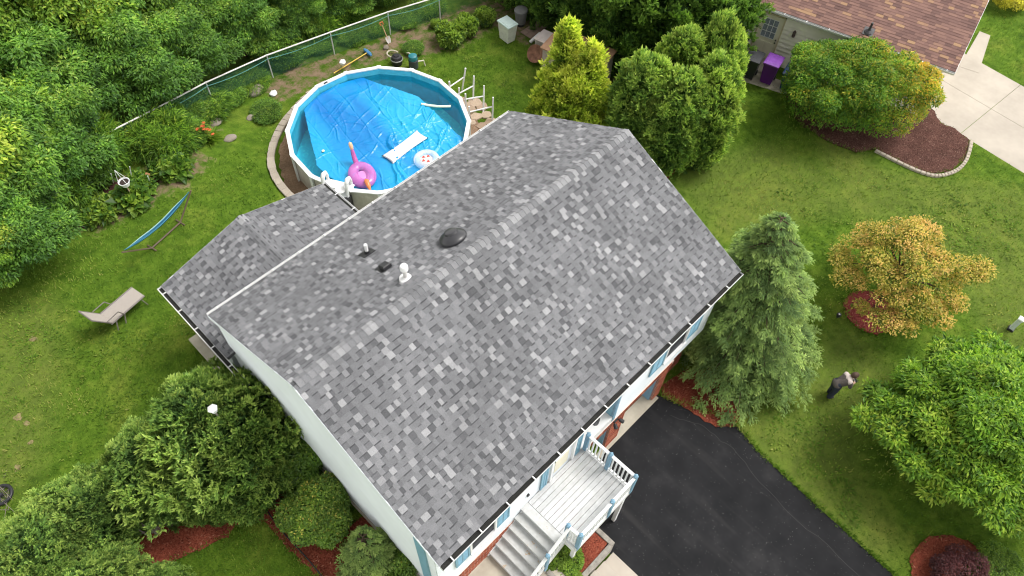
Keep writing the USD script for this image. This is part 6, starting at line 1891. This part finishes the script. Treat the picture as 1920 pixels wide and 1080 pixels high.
# daylily
dl = thing('daylily', at(391, 262), 'daylily clump with orange flowers beside the lawn boulders', 'plant')
rg = np.random.default_rng(81)
b0 = at(391, 262)
n = 160
a = rg.random(n) * 6.283
el = rg.uniform(.25, 1.2, n)
D0 = np.c_[np.cos(a) * np.cos(el), np.sin(a) * np.cos(el), np.sin(el)]
P0 = b0 + rg.normal(0, .07, (n, 3)) * [1, 1, 0]
m1 = leaves(P0, D0, np.c_[-np.cos(a) * .6, -np.sin(a) * .6, np.ones(n)], rg.uniform(.35, .65, n), .035, rg.uniform(.4, .9, n), .35)
crown_mesh([m1], 'leaves', G_SHRUB, dl)
fm = tone_mat('daylily_orange', [(0, (0.40, 0.07, 0.02)), (1, (0.62, 0.17, 0.04))], .5, .3, 30, .1, .1)
for k in range(9):
    c = b0 + np.array([rg.normal(0, .22), rg.normal(0, .22), rg.uniform(.5, .68)])
    a = np.arange(6) * 1.047 + rg.random()
    D0 = np.c_[np.cos(a), np.sin(a), np.full(6, .35)]
    v, f, t = leaves(np.repeat(c[None], 6, 0), D0, np.tile([0, 0, 1.0], (6, 1)), .085, .042, rg.random(6), .3)
    MB().add(v, f, t).tube([b0, c], .006, 4, .1).build('flower', fm, dl, tones=True)

# hanging basket, stakes, plank and broad leaved vegetables in the garden bed
kp = lift(233, 342, .95)
kt = thing('flower_basket', kp - Z3 * .95, 'white round basket pot on a stake in the garden bed', 'pot')
MB().lathe([(.0, -.14), (.12, -.14), (.17, 0), (.19, .05), (.165, .05), (.15, .0)], kp, 22).build('pot', M['white'], kt, smooth=40)
MB().lathe([(0, .015), (.152, .01)], kp, 18).build('soil', mat('potting_soil', (.03, .02, .016), .95), kt)
for s in range(3):
    a = s * 2.1 + .6
    MB().tube([kp + np.array([.17 * math.cos(a), .17 * math.sin(a), .04]), kp + Z3 * .55 + np.array([-.06, .1, 0])], .009, 5).build('hanger', M['white'], kt)
MB().tube([kp - Z3 * 1.0, kp - Z3 * .13], .02, 6).build('stake', M['wood_tan'], kt)
for k, ((bx, by), (tx, ty), lab) in enumerate((((213, 345), (208, 325), 'thin white stake left of the white basket'), ((248, 338), (243, 312), 'thin white stake behind the white basket'), ((283, 345), (277, 330), 'white stake at the right end of the garden bed'), ((202, 375), (194, 362), 'white marker lying on the dark soil of the garden bed'))):
    p = at(bx, by)
    e = lift(tx, ty, .75 if k < 3 else .08)
    MB().bar(p - Z3 * .03 * (k < 3) + Z3 * .09 * (k == 3), e, .03, .02, up=(.3, .9, .1)).build('garden_stake', M['white'], label=lab, cat='stake')
MB().bar(at(268, 349) + Z3 * .12, at(281, 331) + Z3 * .16, .16, .05).build('plank', mat('orange_board', (.36, .18, .08), .8), label='short orange board on the garden bed soil', cat='board')
sq = shrub('squash_plant', at(247, 382), .42, .34, 'broad leaved squash plant at the lawn edge of the garden bed', None, G_SHRUB, 91, n=70, k=5, leaf=(.26, .22), spread=.2, nl=6, tone0=.62, cat='plant')
for px, py, s, lab in ((268, 362, .7, 'broad leaved plant right of the big squash plant'), (276, 350, .6, 'broad leaved plant below the orange board'), (332, 322, 1.0, 'broad leaved squash plant at the far end of the garden bed'), (318, 305, .7, 'broad leaved plant behind the far squash plant'), (258, 336, .5, 'pale cabbage like plant beside the white basket'), (300, 320, .6, 'small leafy plant in the middle of the garden bed')):
    copy_of(sq, 'squash_plant', at(px, py), lab, rng.uniform(0, 360), (s, s, s))

# hammock on its curved stand
he = [lift(229, 473, .95), lift(358, 357, 1.12)]
hb_ = [lift(285, 465, .04), lift(338, 417, .04)]
hm = thing('hammock', (hb_[0] + hb_[1]) / 2, 'blue striped hammock on a brown steel stand on the left lawn', 'hammock')
stm = mat('stand_brown', (0.12, 0.085, 0.06), .45, .15, 5, .5)
MB().tube([he[0], (he[0] * 2 + hb_[0] * 3) / 5, hb_[0], hb_[1], (he[1] * 2 + hb_[1] * 3) / 5, he[1]], .028, 8).build('stand', stm, hm, smooth=50)
hd = unit((he[1] - he[0]) * [1, 1, 0])
hn = np.array([-hd[1], hd[0], 0])
for q in hb_:
    MB().tube([q - hn * .2, q + hn * .2], .026, 8).build('foot', stm, hm)
f0, f1 = he[0] + (he[1] - he[0]) * .03, he[1] + (he[0] - he[1]) * .03
hf = tone_mat('hammock_cloth', [(0, (0.012, 0.05, 0.10)), (.18, (0.012, 0.05, 0.10)), (.2, (0.03, 0.17, 0.25)), (.4, (0.03, 0.17, 0.25)), (.42, (0.015, 0.07, 0.17)), (.6, (0.015, 0.07, 0.17)), (.62, (0.10, 0.30, 0.32)), (.78, (0.10, 0.30, 0.32)), (.8, (0.34, 0.48, 0.42)), (1, (0.34, 0.48, 0.42))], .8, .2, 80, .1, .2)
P, T = [], []
n_, m_ = 40, 21
for i in range(n_ + 1):
    u = i / n_
    c = f0 + (f1 - f0) * u - Z3 * .42 * 4 * u * (1 - u) * .62
    w_ = .065 * smooth01(min(u, 1 - u) / .28) ** .8 + .015
    for j in range(m_):
        e = j / (m_ - 1) * 2 - 1
        P.append(c + hn * w_ * e + Z3 * (w_ * .9 * e * e + .012 * math.sin(j * 2.2 + u * 3)))
        T.append((j * 5 / (m_ - 1)) % 1.0 if j < m_ - 1 else .95)
P = np.array(P)
fq = [[i * m_ + j, i * m_ + j + 1, (i + 1) * m_ + j + 1, (i + 1) * m_ + j] for i in range(n_) for j in range(m_ - 1)]
MB().add(P, fq, np.array(T)).build('cloth', hf, hm, smooth=True, tones=True)

# lounger
lg = thing('sun_lounger', lift(222, 578, 0), 'beige sling sun lounger with its back raised on the left lawn', 'sun lounger')
s0, s1, s2, s3 = lift(186, 590, .36), lift(213, 605, .36), lift(261, 561, .36), lift(241, 546, .36)
lu = unit((s2 + s3 - s0 - s1) * [1, 1, 0])
lv = np.array([-lu[1], lu[0], 0])
if np.dot(s0 - s1, lv) < 0:
    lv = -lv
Lw, Ll = np.linalg.norm(s0 - s1), np.linalg.norm((s2 + s3 - s0 - s1) / 2)
c0_ = (s0 + s1) / 2
sling = mat('sling_beige', (0.33, 0.295, 0.265), .8, .08, 30)
fr_ = mat('frame_taupe', (0.16, 0.14, 0.13), .4, .1, 5, .5)
Ll = max(1.2, min(Ll, 1.45))
Lw = max(.56, min(Lw, .66))
MB().box(c0_ + lu * Ll / 2, (Ll, Lw - .06, .02), (lu, lv, Z3)).build('seat_sling', sling, lg)
for s in (-1, 1):
    MB().tube([c0_ + lv * s * Lw / 2 - lu * .05, c0_ + lv * s * Lw / 2 + lu * Ll], .022, 8).build('side_rail', fr_, lg)
    MB().tube([c0_ + lv * s * (Lw / 2 + .02) + lu * .30 + Z3 * .26, c0_ + lv * s * (Lw / 2 + .03) - lu * .12 + Z3 * .24], .018, 6).tube([c0_ + lv * s * (Lw / 2 + .02) + lu * .30 + Z3 * .26, c0_ + lv * s * (Lw / 2 + .02) + lu * .42, c0_ + lv * s * (Lw / 2 + .02) + lu * .3 - Z3 * .36], .018, 6).build('armrest', fr_, lg)
    for u_ in (.12, Ll - .15):
        MB().tube([c0_ + lv * s * Lw / 2 + lu * u_, c0_ + lv * s * (Lw / 2 + .03) + lu * (u_ + (-.12 if u_ < .5 else .08)) - Z3 * .37], .018, 6).build('leg', fr_, lg)
bk = unit(-lu * .52 + Z3 * .85)
MB().box(c0_ + bk * .38, (.74, Lw - .06, .02), (bk, lv, np.cross(bk, lv))).build('back_sling', sling, lg)
for s in (-1, 1):
    MB().tube([c0_ + lv * s * Lw / 2, c0_ + lv * s * Lw / 2 + bk * .78], .022, 8).build('back_rail', fr_, lg)
MB().tube([c0_ + lv * Lw / 2 + bk * .78, c0_ - lv * Lw / 2 + bk * .78], .022, 8).build('back_rail', fr_, lg)

# wheel at the left edge
wp = lift(2, 928, .08)
wt = thing('old_wheel', wp, 'old black wheel lying on the lawn at the left edge', 'wheel')
ring_mesh(wp, np.array([1.0, 0, 0]), np.array([0, 1.0, 0]), .26, .26, .045, 32, 8, 1).build('tyre', M['black'], wt, smooth=True)
for k in range(9):
    a = k * .698
    MB().tube([wp, wp + np.array([math.cos(a), math.sin(a), 0]) * .24], .008, 5).build('spoke', M['black_metal'], wt)
MB().lathe([(0, .05), (.045, .05), (.05, -.05), (0, -.05)], wp, 12).build('hub', M['black_metal'], wt)
rgw = np.random.default_rng(9)
b = MB()
for k in range(5):
    q = lift(8 + k * 2, 915 + k * 9, .05)
    b.tube([q, q + rgw.normal(0, .25, 3) * [1, 1, .2], q + rgw.normal(0, .4, 3) * [1, 1, .2]], [.012, .009, .004], 5)
b.build('bare_branch', M['bark_pale'], label='dry twigs beside the old wheel at the left edge', cat='branches')

# bird house over the hedge
bp = lift(399, 767, 3.55)
bh = thing('bird_house', bp - Z3 * 3.55, 'small white bird house on a pole rising out of the widest hedge evergreen', 'bird house')
MB().lathe([(.0, -.10), (.085, -.10), (.10, .03), (.0, .03)], bp, 6).build('box', M['white'], bh)
MB().lathe([(.125, .03), (.0, .12)], bp, 6).build('roof', M['white'], bh)
MB().tube([bp - Z3 * 3.55, bp - Z3 * .12], .025, 8).build('pole', M['wood_grey'], bh)
MB().lathe([(0, .002), (.03, .001)], bp + np.array([-.078, -.042, -.03]), 10, (-.88, -.48, 0)).build('entrance', M['black'], bh)

# bins and clutter by the shed
wbp = at(951, 74)
wb_ = thing('storage_bin', wbp, 'tall white storage bin with a pale blue lid on the lawn edge', 'bin')
bu_ = unit((at(962, 62, 0) - at(941, 46, 0)) * [1, 1, 0])
bv_ = np.array([-bu_[1], bu_[0], 0])


def tapered(c, w0, d0, w1, d1, z0, z1):
    r = lambda w, d, z: [c + bu_ * i * w / 2 + bv_ * j * d / 2 + Z3 * z for i, j in ((-1, -1), (1, -1), (1, 1), (-1, 1))]
    v = np.vstack([r(w0, d0, z0), r(w1, d1, z1)])
    return v, [[0, 1, 5, 4], [1, 2, 6, 5], [2, 3, 7, 6], [3, 0, 4, 7], [3, 2, 1, 0], [4, 5, 6, 7]]


wc_ = wbp + Z3 * 0
MB().add(*tapered(wc_, .55, .40, .72, .52, .02, .85)).build('body', mat('bin_white', (.62, .62, .58), .5), wb_)
lm_ = mat('bin_lid_blue', (.50, .62, .60), .5, .06)
lp_ = MB().add(*tapered(wc_, .78, .58, .76, .56, .85, .90)).add(*tapered(wc_, .70, .50, .62, .42, .90, .94)).build('lid', lm_, wb_)
tp_ = at(976, 46)
tc_ = thing('trash_can', tp_, 'grey plastic trash can with a dark foot behind the white bin', 'trash can')
MB().lathe([(0, 0), (.20, 0), (.22, .12)], tp_, 20).build('foot', M['black'], tc_, smooth=40)
MB().lathe([(.22, .12), (.29, .70), (.31, .70), (.31, .74), (.28, .74), (.265, .6), (.24, .3), (0, .28)], tp_, 20).build('body', mat('can_grey', (.17, .17, .175), .6), tc_, smooth=40)
MB().lathe([(.305, .745), (.28, .79), (.1, .82), (0, .82)], tp_, 20).build('lid', mat('can_lid_grey', (.22, .22, .225), .6), tc_, smooth=40)
pv = thing('paver_pile', at(993, 62), 'small patch of square brown pavers beside the grey trash can', 'pavers')
p0_, pu_, pw_ = at(976, 60, .06), unit((at(1001, 75, 0) - at(976, 60, 0)) * [1, 1, 0]), unit((at(996, 47, 0) - at(976, 60, 0)) * [1, 1, 0])
pw_ = unit(pw_ - pu_ * np.dot(pw_, pu_))
for i in range(3):
    for j in range(4):
        if (i, j) != (2, 3):
            MB().box(p0_ + pu_ * (.14 + i * .31) + pw_ * (.14 + j * .31) + Z3 * (-.01 + rng.normal(0, .006)), (.295, .295, .06), (pu_, pw_, Z3), tone=rng.random(), bev=.01).build('paver', M['tile'], pv, tones=True)
SZ = 1.75
r1, r2, r4 = at(1120, 134, SZ), at(1148, 111, SZ), at(1018, 88, SZ)
su = unit((r4 - r1) * [1, 1, 0])
sv = np.array([-su[1], su[0], 0])
if np.dot(r2 - r1, sv) < 0:
    sv = -sv
sw, sl = max(1.3, abs(np.dot(r2 - r1, sv))), np.linalg.norm(r4 - r1)
sl = min(sl, 3.6)
shd = thing('shed', r1 + su * sl / 2 + sv * sw / 2 - Z3 * SZ, 'low shed with a tan brown board roof behind the golden evergreen', 'shed')
sq_ = lambda a, c, z: r1 * [1, 1, 0] + su * a + sv * c + Z3 * z
b = MB()
v = [sq_(-.08, -.08, SZ), sq_(sl + .08, -.08, SZ), sq_(sl + .08, sw + .08, SZ + .16), sq_(-.08, sw + .08, SZ + .16)]
v += [q - Z3 * .05 for q in v]
b.add(v, [[0, 3, 2, 1], [4, 5, 6, 7], [0, 1, 5, 4], [1, 2, 6, 5], [2, 3, 7, 6], [3, 0, 4, 7]])
rp_ = b.build('roof', mat('shed_roof_tan', (.32, .19, .12), .85, .18, 2.2, .2), shd)
for k in range(4):
    a_ = sl * (k + .5) / 4
    MB().bar(sq_(a_, -.06, SZ + .012), sq_(a_, sw + .06, SZ + .172), .03, .016).build('batten', mat(f'batten_{k}', (.28, .17, .11), .85), rp_)
wm2 = mat('shed_wall_board', (.30, .27, .25), .85, .2, 5)
for k in range(7):
    for (a0_, c0__, a1_, c1_) in ((0, sw * k / 7, 0, sw * (k + 1) / 7),):
        MB().bar(sq_(.0, sw * (k + .5) / 7, .0), sq_(.0, sw * (k + .5) / 7, SZ - .06 + .16 * k / 7), .02, sw / 7 - .012, up=sv).build('wall_board', wm2, shd)
n_ = int(sl / .2)
for k in range(n_):
    MB().bar(sq_(sl * (k + .5) / n_, 0, 0), sq_(sl * (k + .5) / n_, 0, SZ - .05), .02, sl / n_ - .012, up=su).build('wall_board', mat(f'shed_front_{k % 3}', (.42 - .03 * (k % 3), .36 - .03 * (k % 3), .28), .85), shd)
MB().box(sq_(sl / 2, sw - .02, SZ / 2), (sl - .06, .02, SZ - .1), (su, sv, Z3)).box(sq_(sl, sw / 2, SZ / 2 - .05), (.02, sw - .06, SZ - .1), (su, sv, Z3)).build('back_wall', wm2, shd)
cp = at(1031, 71, .85)
ch = thing('storage_chest', cp * [1, 1, 0], 'pinkish white plastic chest with a flat lid at the near end of the shed', 'chest')
bu_, bv_ = su, sv
MB().add(*tapered(cp * [1, 1, 0], 1.0, .66, 1.05, .70, .02, .78)).build('body', mat('chest_body', (.42, .38, .35), .6), ch)
MB().add(*tapered(cp * [1, 1, 0], 1.12, .76, 1.06, .70, .78, .86)).build('lid', mat('chest_lid', (.66, .58, .56), .5, .06), ch)
fb_ = lift(1005, 101, .4)
MB().lathe([(0, -.05), (.2, -.04), (.33, .02), (.38, .10), (.36, .10), (.31, .05), (.18, 0), (0, -.01)], fb_, 24, unit(-su * .1 - sv * .9 + Z3 * .35 if False else np.array([-.75, -.1, .6]))).build('fire_bowl', mat('rusty_bowl', (.20, .095, .06), .8, .4, 6), smooth=40, label='rusty round fire bowl leaning against the near end of the shed', cat='fire bowl')
MB().bar(lift(994, 79, .12), lift(1013, 62, .3), .12, .09, bev=.01).build('gutter_piece', M['white'], label='short white gutter piece leaning beside the pinkish chest', cat='gutter piece')
b = MB()
for k in range(6):
    q = at(1150 + 4 * k, 150 - 2 * k)
    b.tube([q + Z3 * .05, q + Z3 * rng.uniform(.1, .3) + np.array([rng.normal(0, .3), rng.normal(0, .3), 0])], [.02, .008], 5)
b.build('bare_branch', M['bark_pale'], label='few dry sticks in the dark gap right of the shed', cat='branches')

# utility pedestal and ground light
up_ = at(1895, 617)
ut = thing('utility_post', up_, 'pale green grey utility pedestal on the lawn at the right edge', 'pedestal')
MB().box(up_ + Z3 * .30, (.16, .14, .56), bev=.02).build('body', mat('pedestal_grey', (.50, .56, .54), .5), ut)
MB().box(up_ + Z3 * .62, (.20, .18, .09), bev=.025).build('cap', mat('pedestal_cap', (.66, .70, .68), .5), ut)
MB().box(up_ + Z3 * .03, (.22, .20, .08), bev=.01).build('base', M['black'], ut)
gl = at(1569, 596)
glt = thing('ground_light', gl, 'small black garden light at the rim of the crimson mulch ring', 'garden light')
MB().tube([gl, gl + Z3 * .12], .015, 6).build('spike', M['black'], glt)
MB().lathe([(0, 0), (.06, 0), (.08, .10), (.075, .12), (0, .13)], gl + Z3 * .1, 12).build('head', M['black'], glt)
MB().lathe([(0, .002), (.03, .0)], gl + Z3 * .23, 10).build('lens', M['white'], glt)

# ------------------------------------------------------------------ grass blades over the lawns
rg = np.random.default_rng(901)
LAWN = [([(-9, 4.5), (0.0, 4.5), (0.0, 8.3), (-.4, 11.3), (5, 11.3), (5.6, 17.5), (1, 19), (-9, 19)], 190), ([(-3.5, -1), (0, -1), (0, 5), (-6, 8)], 260), ([(10.6, 10), (10.6, 2), (9.2, .3), (10.0, -2.2), (9.4, -7.5), (10, -12), (24, -12), (38, -6), (38, 2), (26, 0), (24, 6), (19, 10)], 120), ([(13.6, 8), (19, 10), (19, 18), (13, 19)], 130)]
drvp = sg.Polygon(DRIVE).buffer(.03)
P_ = []
for poly, dens in LAWN:
    pg = sg.Polygon(poly).buffer(0)
    x0, y0, x1, y1 = pg.bounds
    n = int((x1 - x0) * (y1 - y0) * dens)
    p = rg.uniform((x0, y0), (x1, y1), (n, 2))
    P_.append(p[shapely.contains(pg, shapely.points(p))])
p = np.vstack(P_)
ok = ~shapely.contains(drvp, shapely.points(p)) & (np.hypot(p[:, 0] - POOL[0], p[:, 1] - POOL[1]) > 4.45)
for q in BEDS:
    ok &= ~shapely.contains(q.buffer(.02), shapely.points(p))
dm = np.max([inside(q, p[:, 0], p[:, 1], .4) for q in DIRT], axis=0)
ok &= rg.random(len(p)) > dm * 1.1
cd = e0[None, :]
rel = p - cd
aa2, ww2 = rel @ d2, rel @ perp
ok &= ~((aa2 > -1.2) & (aa2 < 14) & (ww2 > -.05) & (ww2 < 4.95))
ok &= ~shapely.contains(sg.Polygon([tuple(q) for q in walk]).buffer(.06), shapely.points(p))
p = p[ok]
EDGE = []                                              # longer blades that creep over the edges of the drive and the beds
dl_ = np.array([(8.95, .2), (9.72, -1.6), (9.80, -2.1), (9.58, -2.94), (9.4, -5.0), (9.2, -7.6), (9.0, -10)])
for a_, c_ in zip(dl_[:-1], dl_[1:]):
    m_ = int(np.linalg.norm(c_ - a_) * 150)
    t_ = rg.random((m_, 1))
    EDGE.append(a_ + (c_ - a_) * t_ + np.abs(rg.normal(0, .05, (m_, 1))) * np.array([1.0, 0]) + rg.normal(0, .035, (m_, 2)))
for q in BEDS:
    if q.area > 2:
        m_ = int(q.length * 70)
        EDGE.append(np.array([q.exterior.interpolate(s_).coords[0] for s_ in rg.uniform(0, q.length, m_)]) + rg.normal(0, .045, (m_, 2)))
EDGE = np.vstack(EDGE)
rel = EDGE - e0[None, :]
EDGE = EDGE[~((rel @ d2 > -1.2) & (rel @ perp > -.1) & (rel @ perp < 5)) & ~shapely.contains(sg.Polygon(DRIVE).buffer(-.10), shapely.points(EDGE)) & (np.hypot(*(EDGE - np.array([3.3, -.7])).T) > 1.6)]
n_edge = len(EDGE)
p = np.vstack([p, EDGE])
n = len(p)
z = height(p[:, 0], p[:, 1])
dryv = np.max([inside(q, p[:, 0], p[:, 1], 1.2) for q in DRY], axis=0)
pt = meshkit.fbm(np.c_[p * .5, 0 * z], 3, 8)
a = rg.random(n) * 6.283
w = rg.uniform(.012, .022, n)[:, None]
h = rg.uniform(.035, .085, n) * (.7 + .8 * pt)
h[-n_edge:] *= 1.6
ln = np.c_[np.cos(a + 1.2), np.sin(a + 1.2), 0 * a] * (h * rg.uniform(.3, 1.0, n))[:, None]
sd = np.c_[np.cos(a), np.sin(a), 0 * a]
B = np.c_[p, z - .005]
v = np.stack([B - sd * w, B + sd * w, B + ln + Z3 * h[:, None]], 1).reshape(-1, 3)
f = np.arange(3 * n).reshape(n, 3)
tone = np.clip(.42 + (pt - .5) * 1.1 + dryv * (.25 * rg.random(n)) + rg.normal(0, .16, n), 0, 1)
gmat = leaf_mat('grass_blades', [(0, (0.046, 0.10, 0.008)), (.45, (0.092, 0.18, 0.015)), (.75, (0.165, 0.235, 0.03)), (1, (0.28, 0.28, 0.08))], .3, .6, .2, .4, .2)
MB().add(v, f, np.repeat(tone, 3)).build('grass', gmat, tones=True, kind='stuff', label='short mown grass of the lawns', cat='grass')

# low broad leaved weeds in the lawns
rg = np.random.default_rng(911)
WZN = [(poly_px([(1700, 390), (1900, 380), (1915, 520), (1760, 470)]), 42), (poly_px([(1400, 330), (1900, 330), (1900, 640), (1520, 640), (1420, 420)]), 60), (poly_px([(1330, 800), (1560, 760), (1620, 1000), (1700, 1070), (1560, 1000)]), 40), (poly_px([(20, 560), (380, 620), (380, 690), (30, 1000)]), 50), (poly_px([(230, 420), (430, 330), (520, 220), (480, 330)]), 26), (poly_px([(860, 60), (960, 90), (960, 200), (890, 150)]), 18)]
PT = []
for poly, n in WZN:
    pg = sg.Polygon(poly).buffer(0)
    x0, y0, x1, y1 = pg.bounds
    q = rg.uniform((x0, y0), (x1, y1), (n * 4, 2))
    PT.append(q[shapely.contains(pg, shapely.points(q))][:n])
p = np.vstack(PT)
ok = ~shapely.contains(drvp.buffer(.35), shapely.points(p))
for q in BEDS:
    ok &= ~shapely.contains(q.buffer(.1), shapely.points(p))
p = p[ok]
z = height(p[:, 0], p[:, 1])
n = len(p)
v, f, t = sprigs(rg, np.c_[p, z + .03], np.tile([0, 0, 1.0], (n, 1)), 16, .26, .10, .05, tone=rg.uniform(.2, .8, n), along=.15)
v[:, 2] = np.maximum(v[:, 2], np.repeat(np.repeat(z, 16), 4) + .008)
MB().add(v, f, t).build('lawn_weeds', gmat, tones=True, kind='stuff', label='low broad leaved weeds scattered in the lawns', cat='weeds')
# ------------------------------------------------------------------ the person on the lawn
ft = at(1553, 741)
pd = unit(RIGHT * [1, 1, 0] * .9 + FWD * [1, 1, 0] * .25)            # faces towards the right of the picture
ps = np.array([-pd[1], pd[0], 0])                                     # left hand side
J = lambda f_, s_, z_: ft + (pd * f_ + ps * s_ + Z3 * z_) * .82 + pd * max(0, z_ - .95) * .15 - Z3 * max(0, z_ - .95) * .12
person = thing('person', ft, 'person in dark trousers and grey top with pale shoulders, bending forward on the lawn', 'person')


def chain(parts, res=.022, it=8):
    ms = []
    for a, ra, b_, rb in parts:
        s1 = m3.Manifold.sphere(ra, 16).translate(list(map(float, a)))
        s2 = m3.Manifold.sphere(rb, 16).translate(list(map(float, b_)))
        ms.append(m3.Manifold.batch_hull([s1, s2]))
    m_ = m3.Manifold.batch_boolean(ms, m3.OpType.Add).refine_to_length(res)
    q = m_.to_mesh()
    t = trimesh.Trimesh(np.array(q.vert_properties)[:, :3], np.array(q.tri_verts), process=True)
    trimesh.smoothing.filter_taubin(t, iterations=it)
    return t


hip, ch_, nk = (-.02, .92), (.20, 1.30), (.30, 1.44)
skin = mat('skin', (.40, .25, .18), .55, .08)
body = []
for s in (-1, 1):
    body += [(J(0 + .05 * s, .10 * s, .09), .055, J(.03 + .02 * s, .10 * s, .50), .068), (J(.03 + .02 * s, .10 * s, .50), .07, J(hip[0], .09 * s, hip[1]), .095)]
    body += [(J(.02 + .05 * s, .10 * s, .05), .045, J(.15 + .05 * s, .11 * s, .04), .038)]
    body += [(J(.22, .19 * s, 1.33), .062, J(.30, .25 * s, 1.08), .048), (J(.30, .25 * s, 1.08), .045, J(.50, .11 * s, 1.03), .034)]
    body += [(J(.50, .11 * s, 1.03), .034, J(.57, .08 * s, 1.03), .032)]
    for k in range(4):
        body += [(J(.57, (.06 + .016 * k) * s, 1.03 + .006 * k), .011, J(.61, (.045 + .018 * k) * s, 1.02 + .006 * k), .010), (J(.61, (.045 + .018 * k) * s, 1.02 + .006 * k), .010, J(.625 - .004 * k, (.03 + .014 * k) * s, .995), .009)]
    body += [(J(.53, .08 * s, 1.06), .013, J(.57, .04 * s, 1.075), .011)]
body += [(J(hip[0], 0, hip[1]), .125, J(.08, 0, 1.10), .115), (J(hip[0], .06, hip[1]), .10, J(hip[0], -.06, hip[1]), .10), (J(.08, .05, 1.10), .11, J(.2, .10, 1.30), .10), (J(.08, -.05, 1.10), .11, J(.2, -.10, 1.30), .10), (J(.2, .17, 1.33), .07, J(.2, -.17, 1.33), .07), (J(.24, 0, 1.36), .065, J(nk[0], 0, nk[1]), .052)]
hc = J(.375, 0, 1.545)
body += [(J(nk[0], 0, nk[1]), .05, J(.35, 0, 1.50), .07), (hc, .092, J(.40, 0, 1.50), .070), (J(.345, 0, 1.56), .088, hc, .09), (J(.465, 0, 1.525), .014, J(.475, 0, 1.505), .017)]
for s in (-1, 1):
    body += [(J(.36, .085 * s, 1.54), .018, J(.35, .098 * s, 1.53), .014)]
MB().tm(chain(body, .02, 6)).build('body', skin, person, smooth=True)
tr = [(J(hip[0], .06, hip[1] + .08), .125, J(hip[0], -.06, hip[1] + .08), .125)]
for s in (-1, 1):
    tr += [(J(.05 * s, .10 * s, .10), .072, J(.03 + .02 * s, .10 * s, .50), .085), (J(.03 + .02 * s, .10 * s, .50), .088, J(hip[0], .085 * s, hip[1]), .120)]
MB().tm(chain(tr, .025)).build('trousers', mat('dark_denim', (.013, .017, .030), .85, .3, 12), person, smooth=True)
jk = [(J(hip[0] - .01, .05, hip[1] + .05), .138, J(hip[0] - .01, -.05, hip[1] + .05), .138), (J(hip[0] - .01, 0, hip[1] + .06), .148, J(.08, 0, 1.10), .134), (J(.08, .05, 1.10), .125, J(.18, .09, 1.27), .118), (J(.08, -.05, 1.10), .125, J(.18, -.09, 1.27), .118)]
for s in (-1, 1):
    jk += [(J(.215, .185 * s, 1.325), .078, J(.30, .25 * s, 1.08), .062), (J(.30, .25 * s, 1.08), .058, J(.44, .15 * s, 1.04), .046)]
MB().tm(chain(jk, .025)).build('jacket', mat('grey_brown_top', (.085, .072, .066), .9, .2, 14), person, smooth=True)
yk = [(J(.195, .16, 1.345), .086, J(.195, -.16, 1.345), .086), (J(.235, .05, 1.375), .08, J(.235, -.05, 1.375), .08)]
MB().tm(chain(yk, .025)).build('shoulder_yoke', mat('pale_shirt', (.50, .43, .40), .85, .06), person, smooth=True)
hr = [(J(.335, 0, 1.585), .094, J(.385, 0, 1.60), .082), (J(.315, 0, 1.55), .085, J(.335, 0, 1.585), .09)]
MB().tm(chain(hr, .018)).build('hair', mat('brown_hair', (.075, .045, .032), .8, .3, 40), person, smooth=True)
for s in (-1, 1):
    MB().lathe([(0, .004), (.010, .002), (.012, 0)], J(.458, .033 * s, 1.55), 8, pd).build('eye', M['black'], person)
    sh_ = [(J(.01 + .05 * s, .10 * s, .045), .052, J(.17 + .05 * s, .11 * s, .035), .042)]
    MB().tm(chain(sh_, .02)).build('shoe', mat(f'dark_shoe_{s + 1}', (.02, .02, .022), .6), person, smooth=True)
MB().lathe([(0, .003), (.02, .001)], J(.462, 0, 1.475), 8, unit(pd - Z3 * .3), sx=1.2, sy=.4).build('mouth', mat('lips', (.30, .12, .10), .5), person)
ct_ = thing('controller', J(.62, 0, 1.02), 'small dark controller held by the person on the lawn', 'controller')
MB().box(J(.62, 0, 1.035), (.11, .15, .035), (pd, ps, Z3), bev=.012).build('case', M['black'], ct_)
MB().box(J(.69, 0, 1.075), (.015, .15, .085), (unit(pd + Z3 * .7), ps, unit(np.cross(unit(pd + Z3 * .7), ps))), bev=.004).build('screen', mat('dark_screen', (.05, .055, .065), .15), ct_)
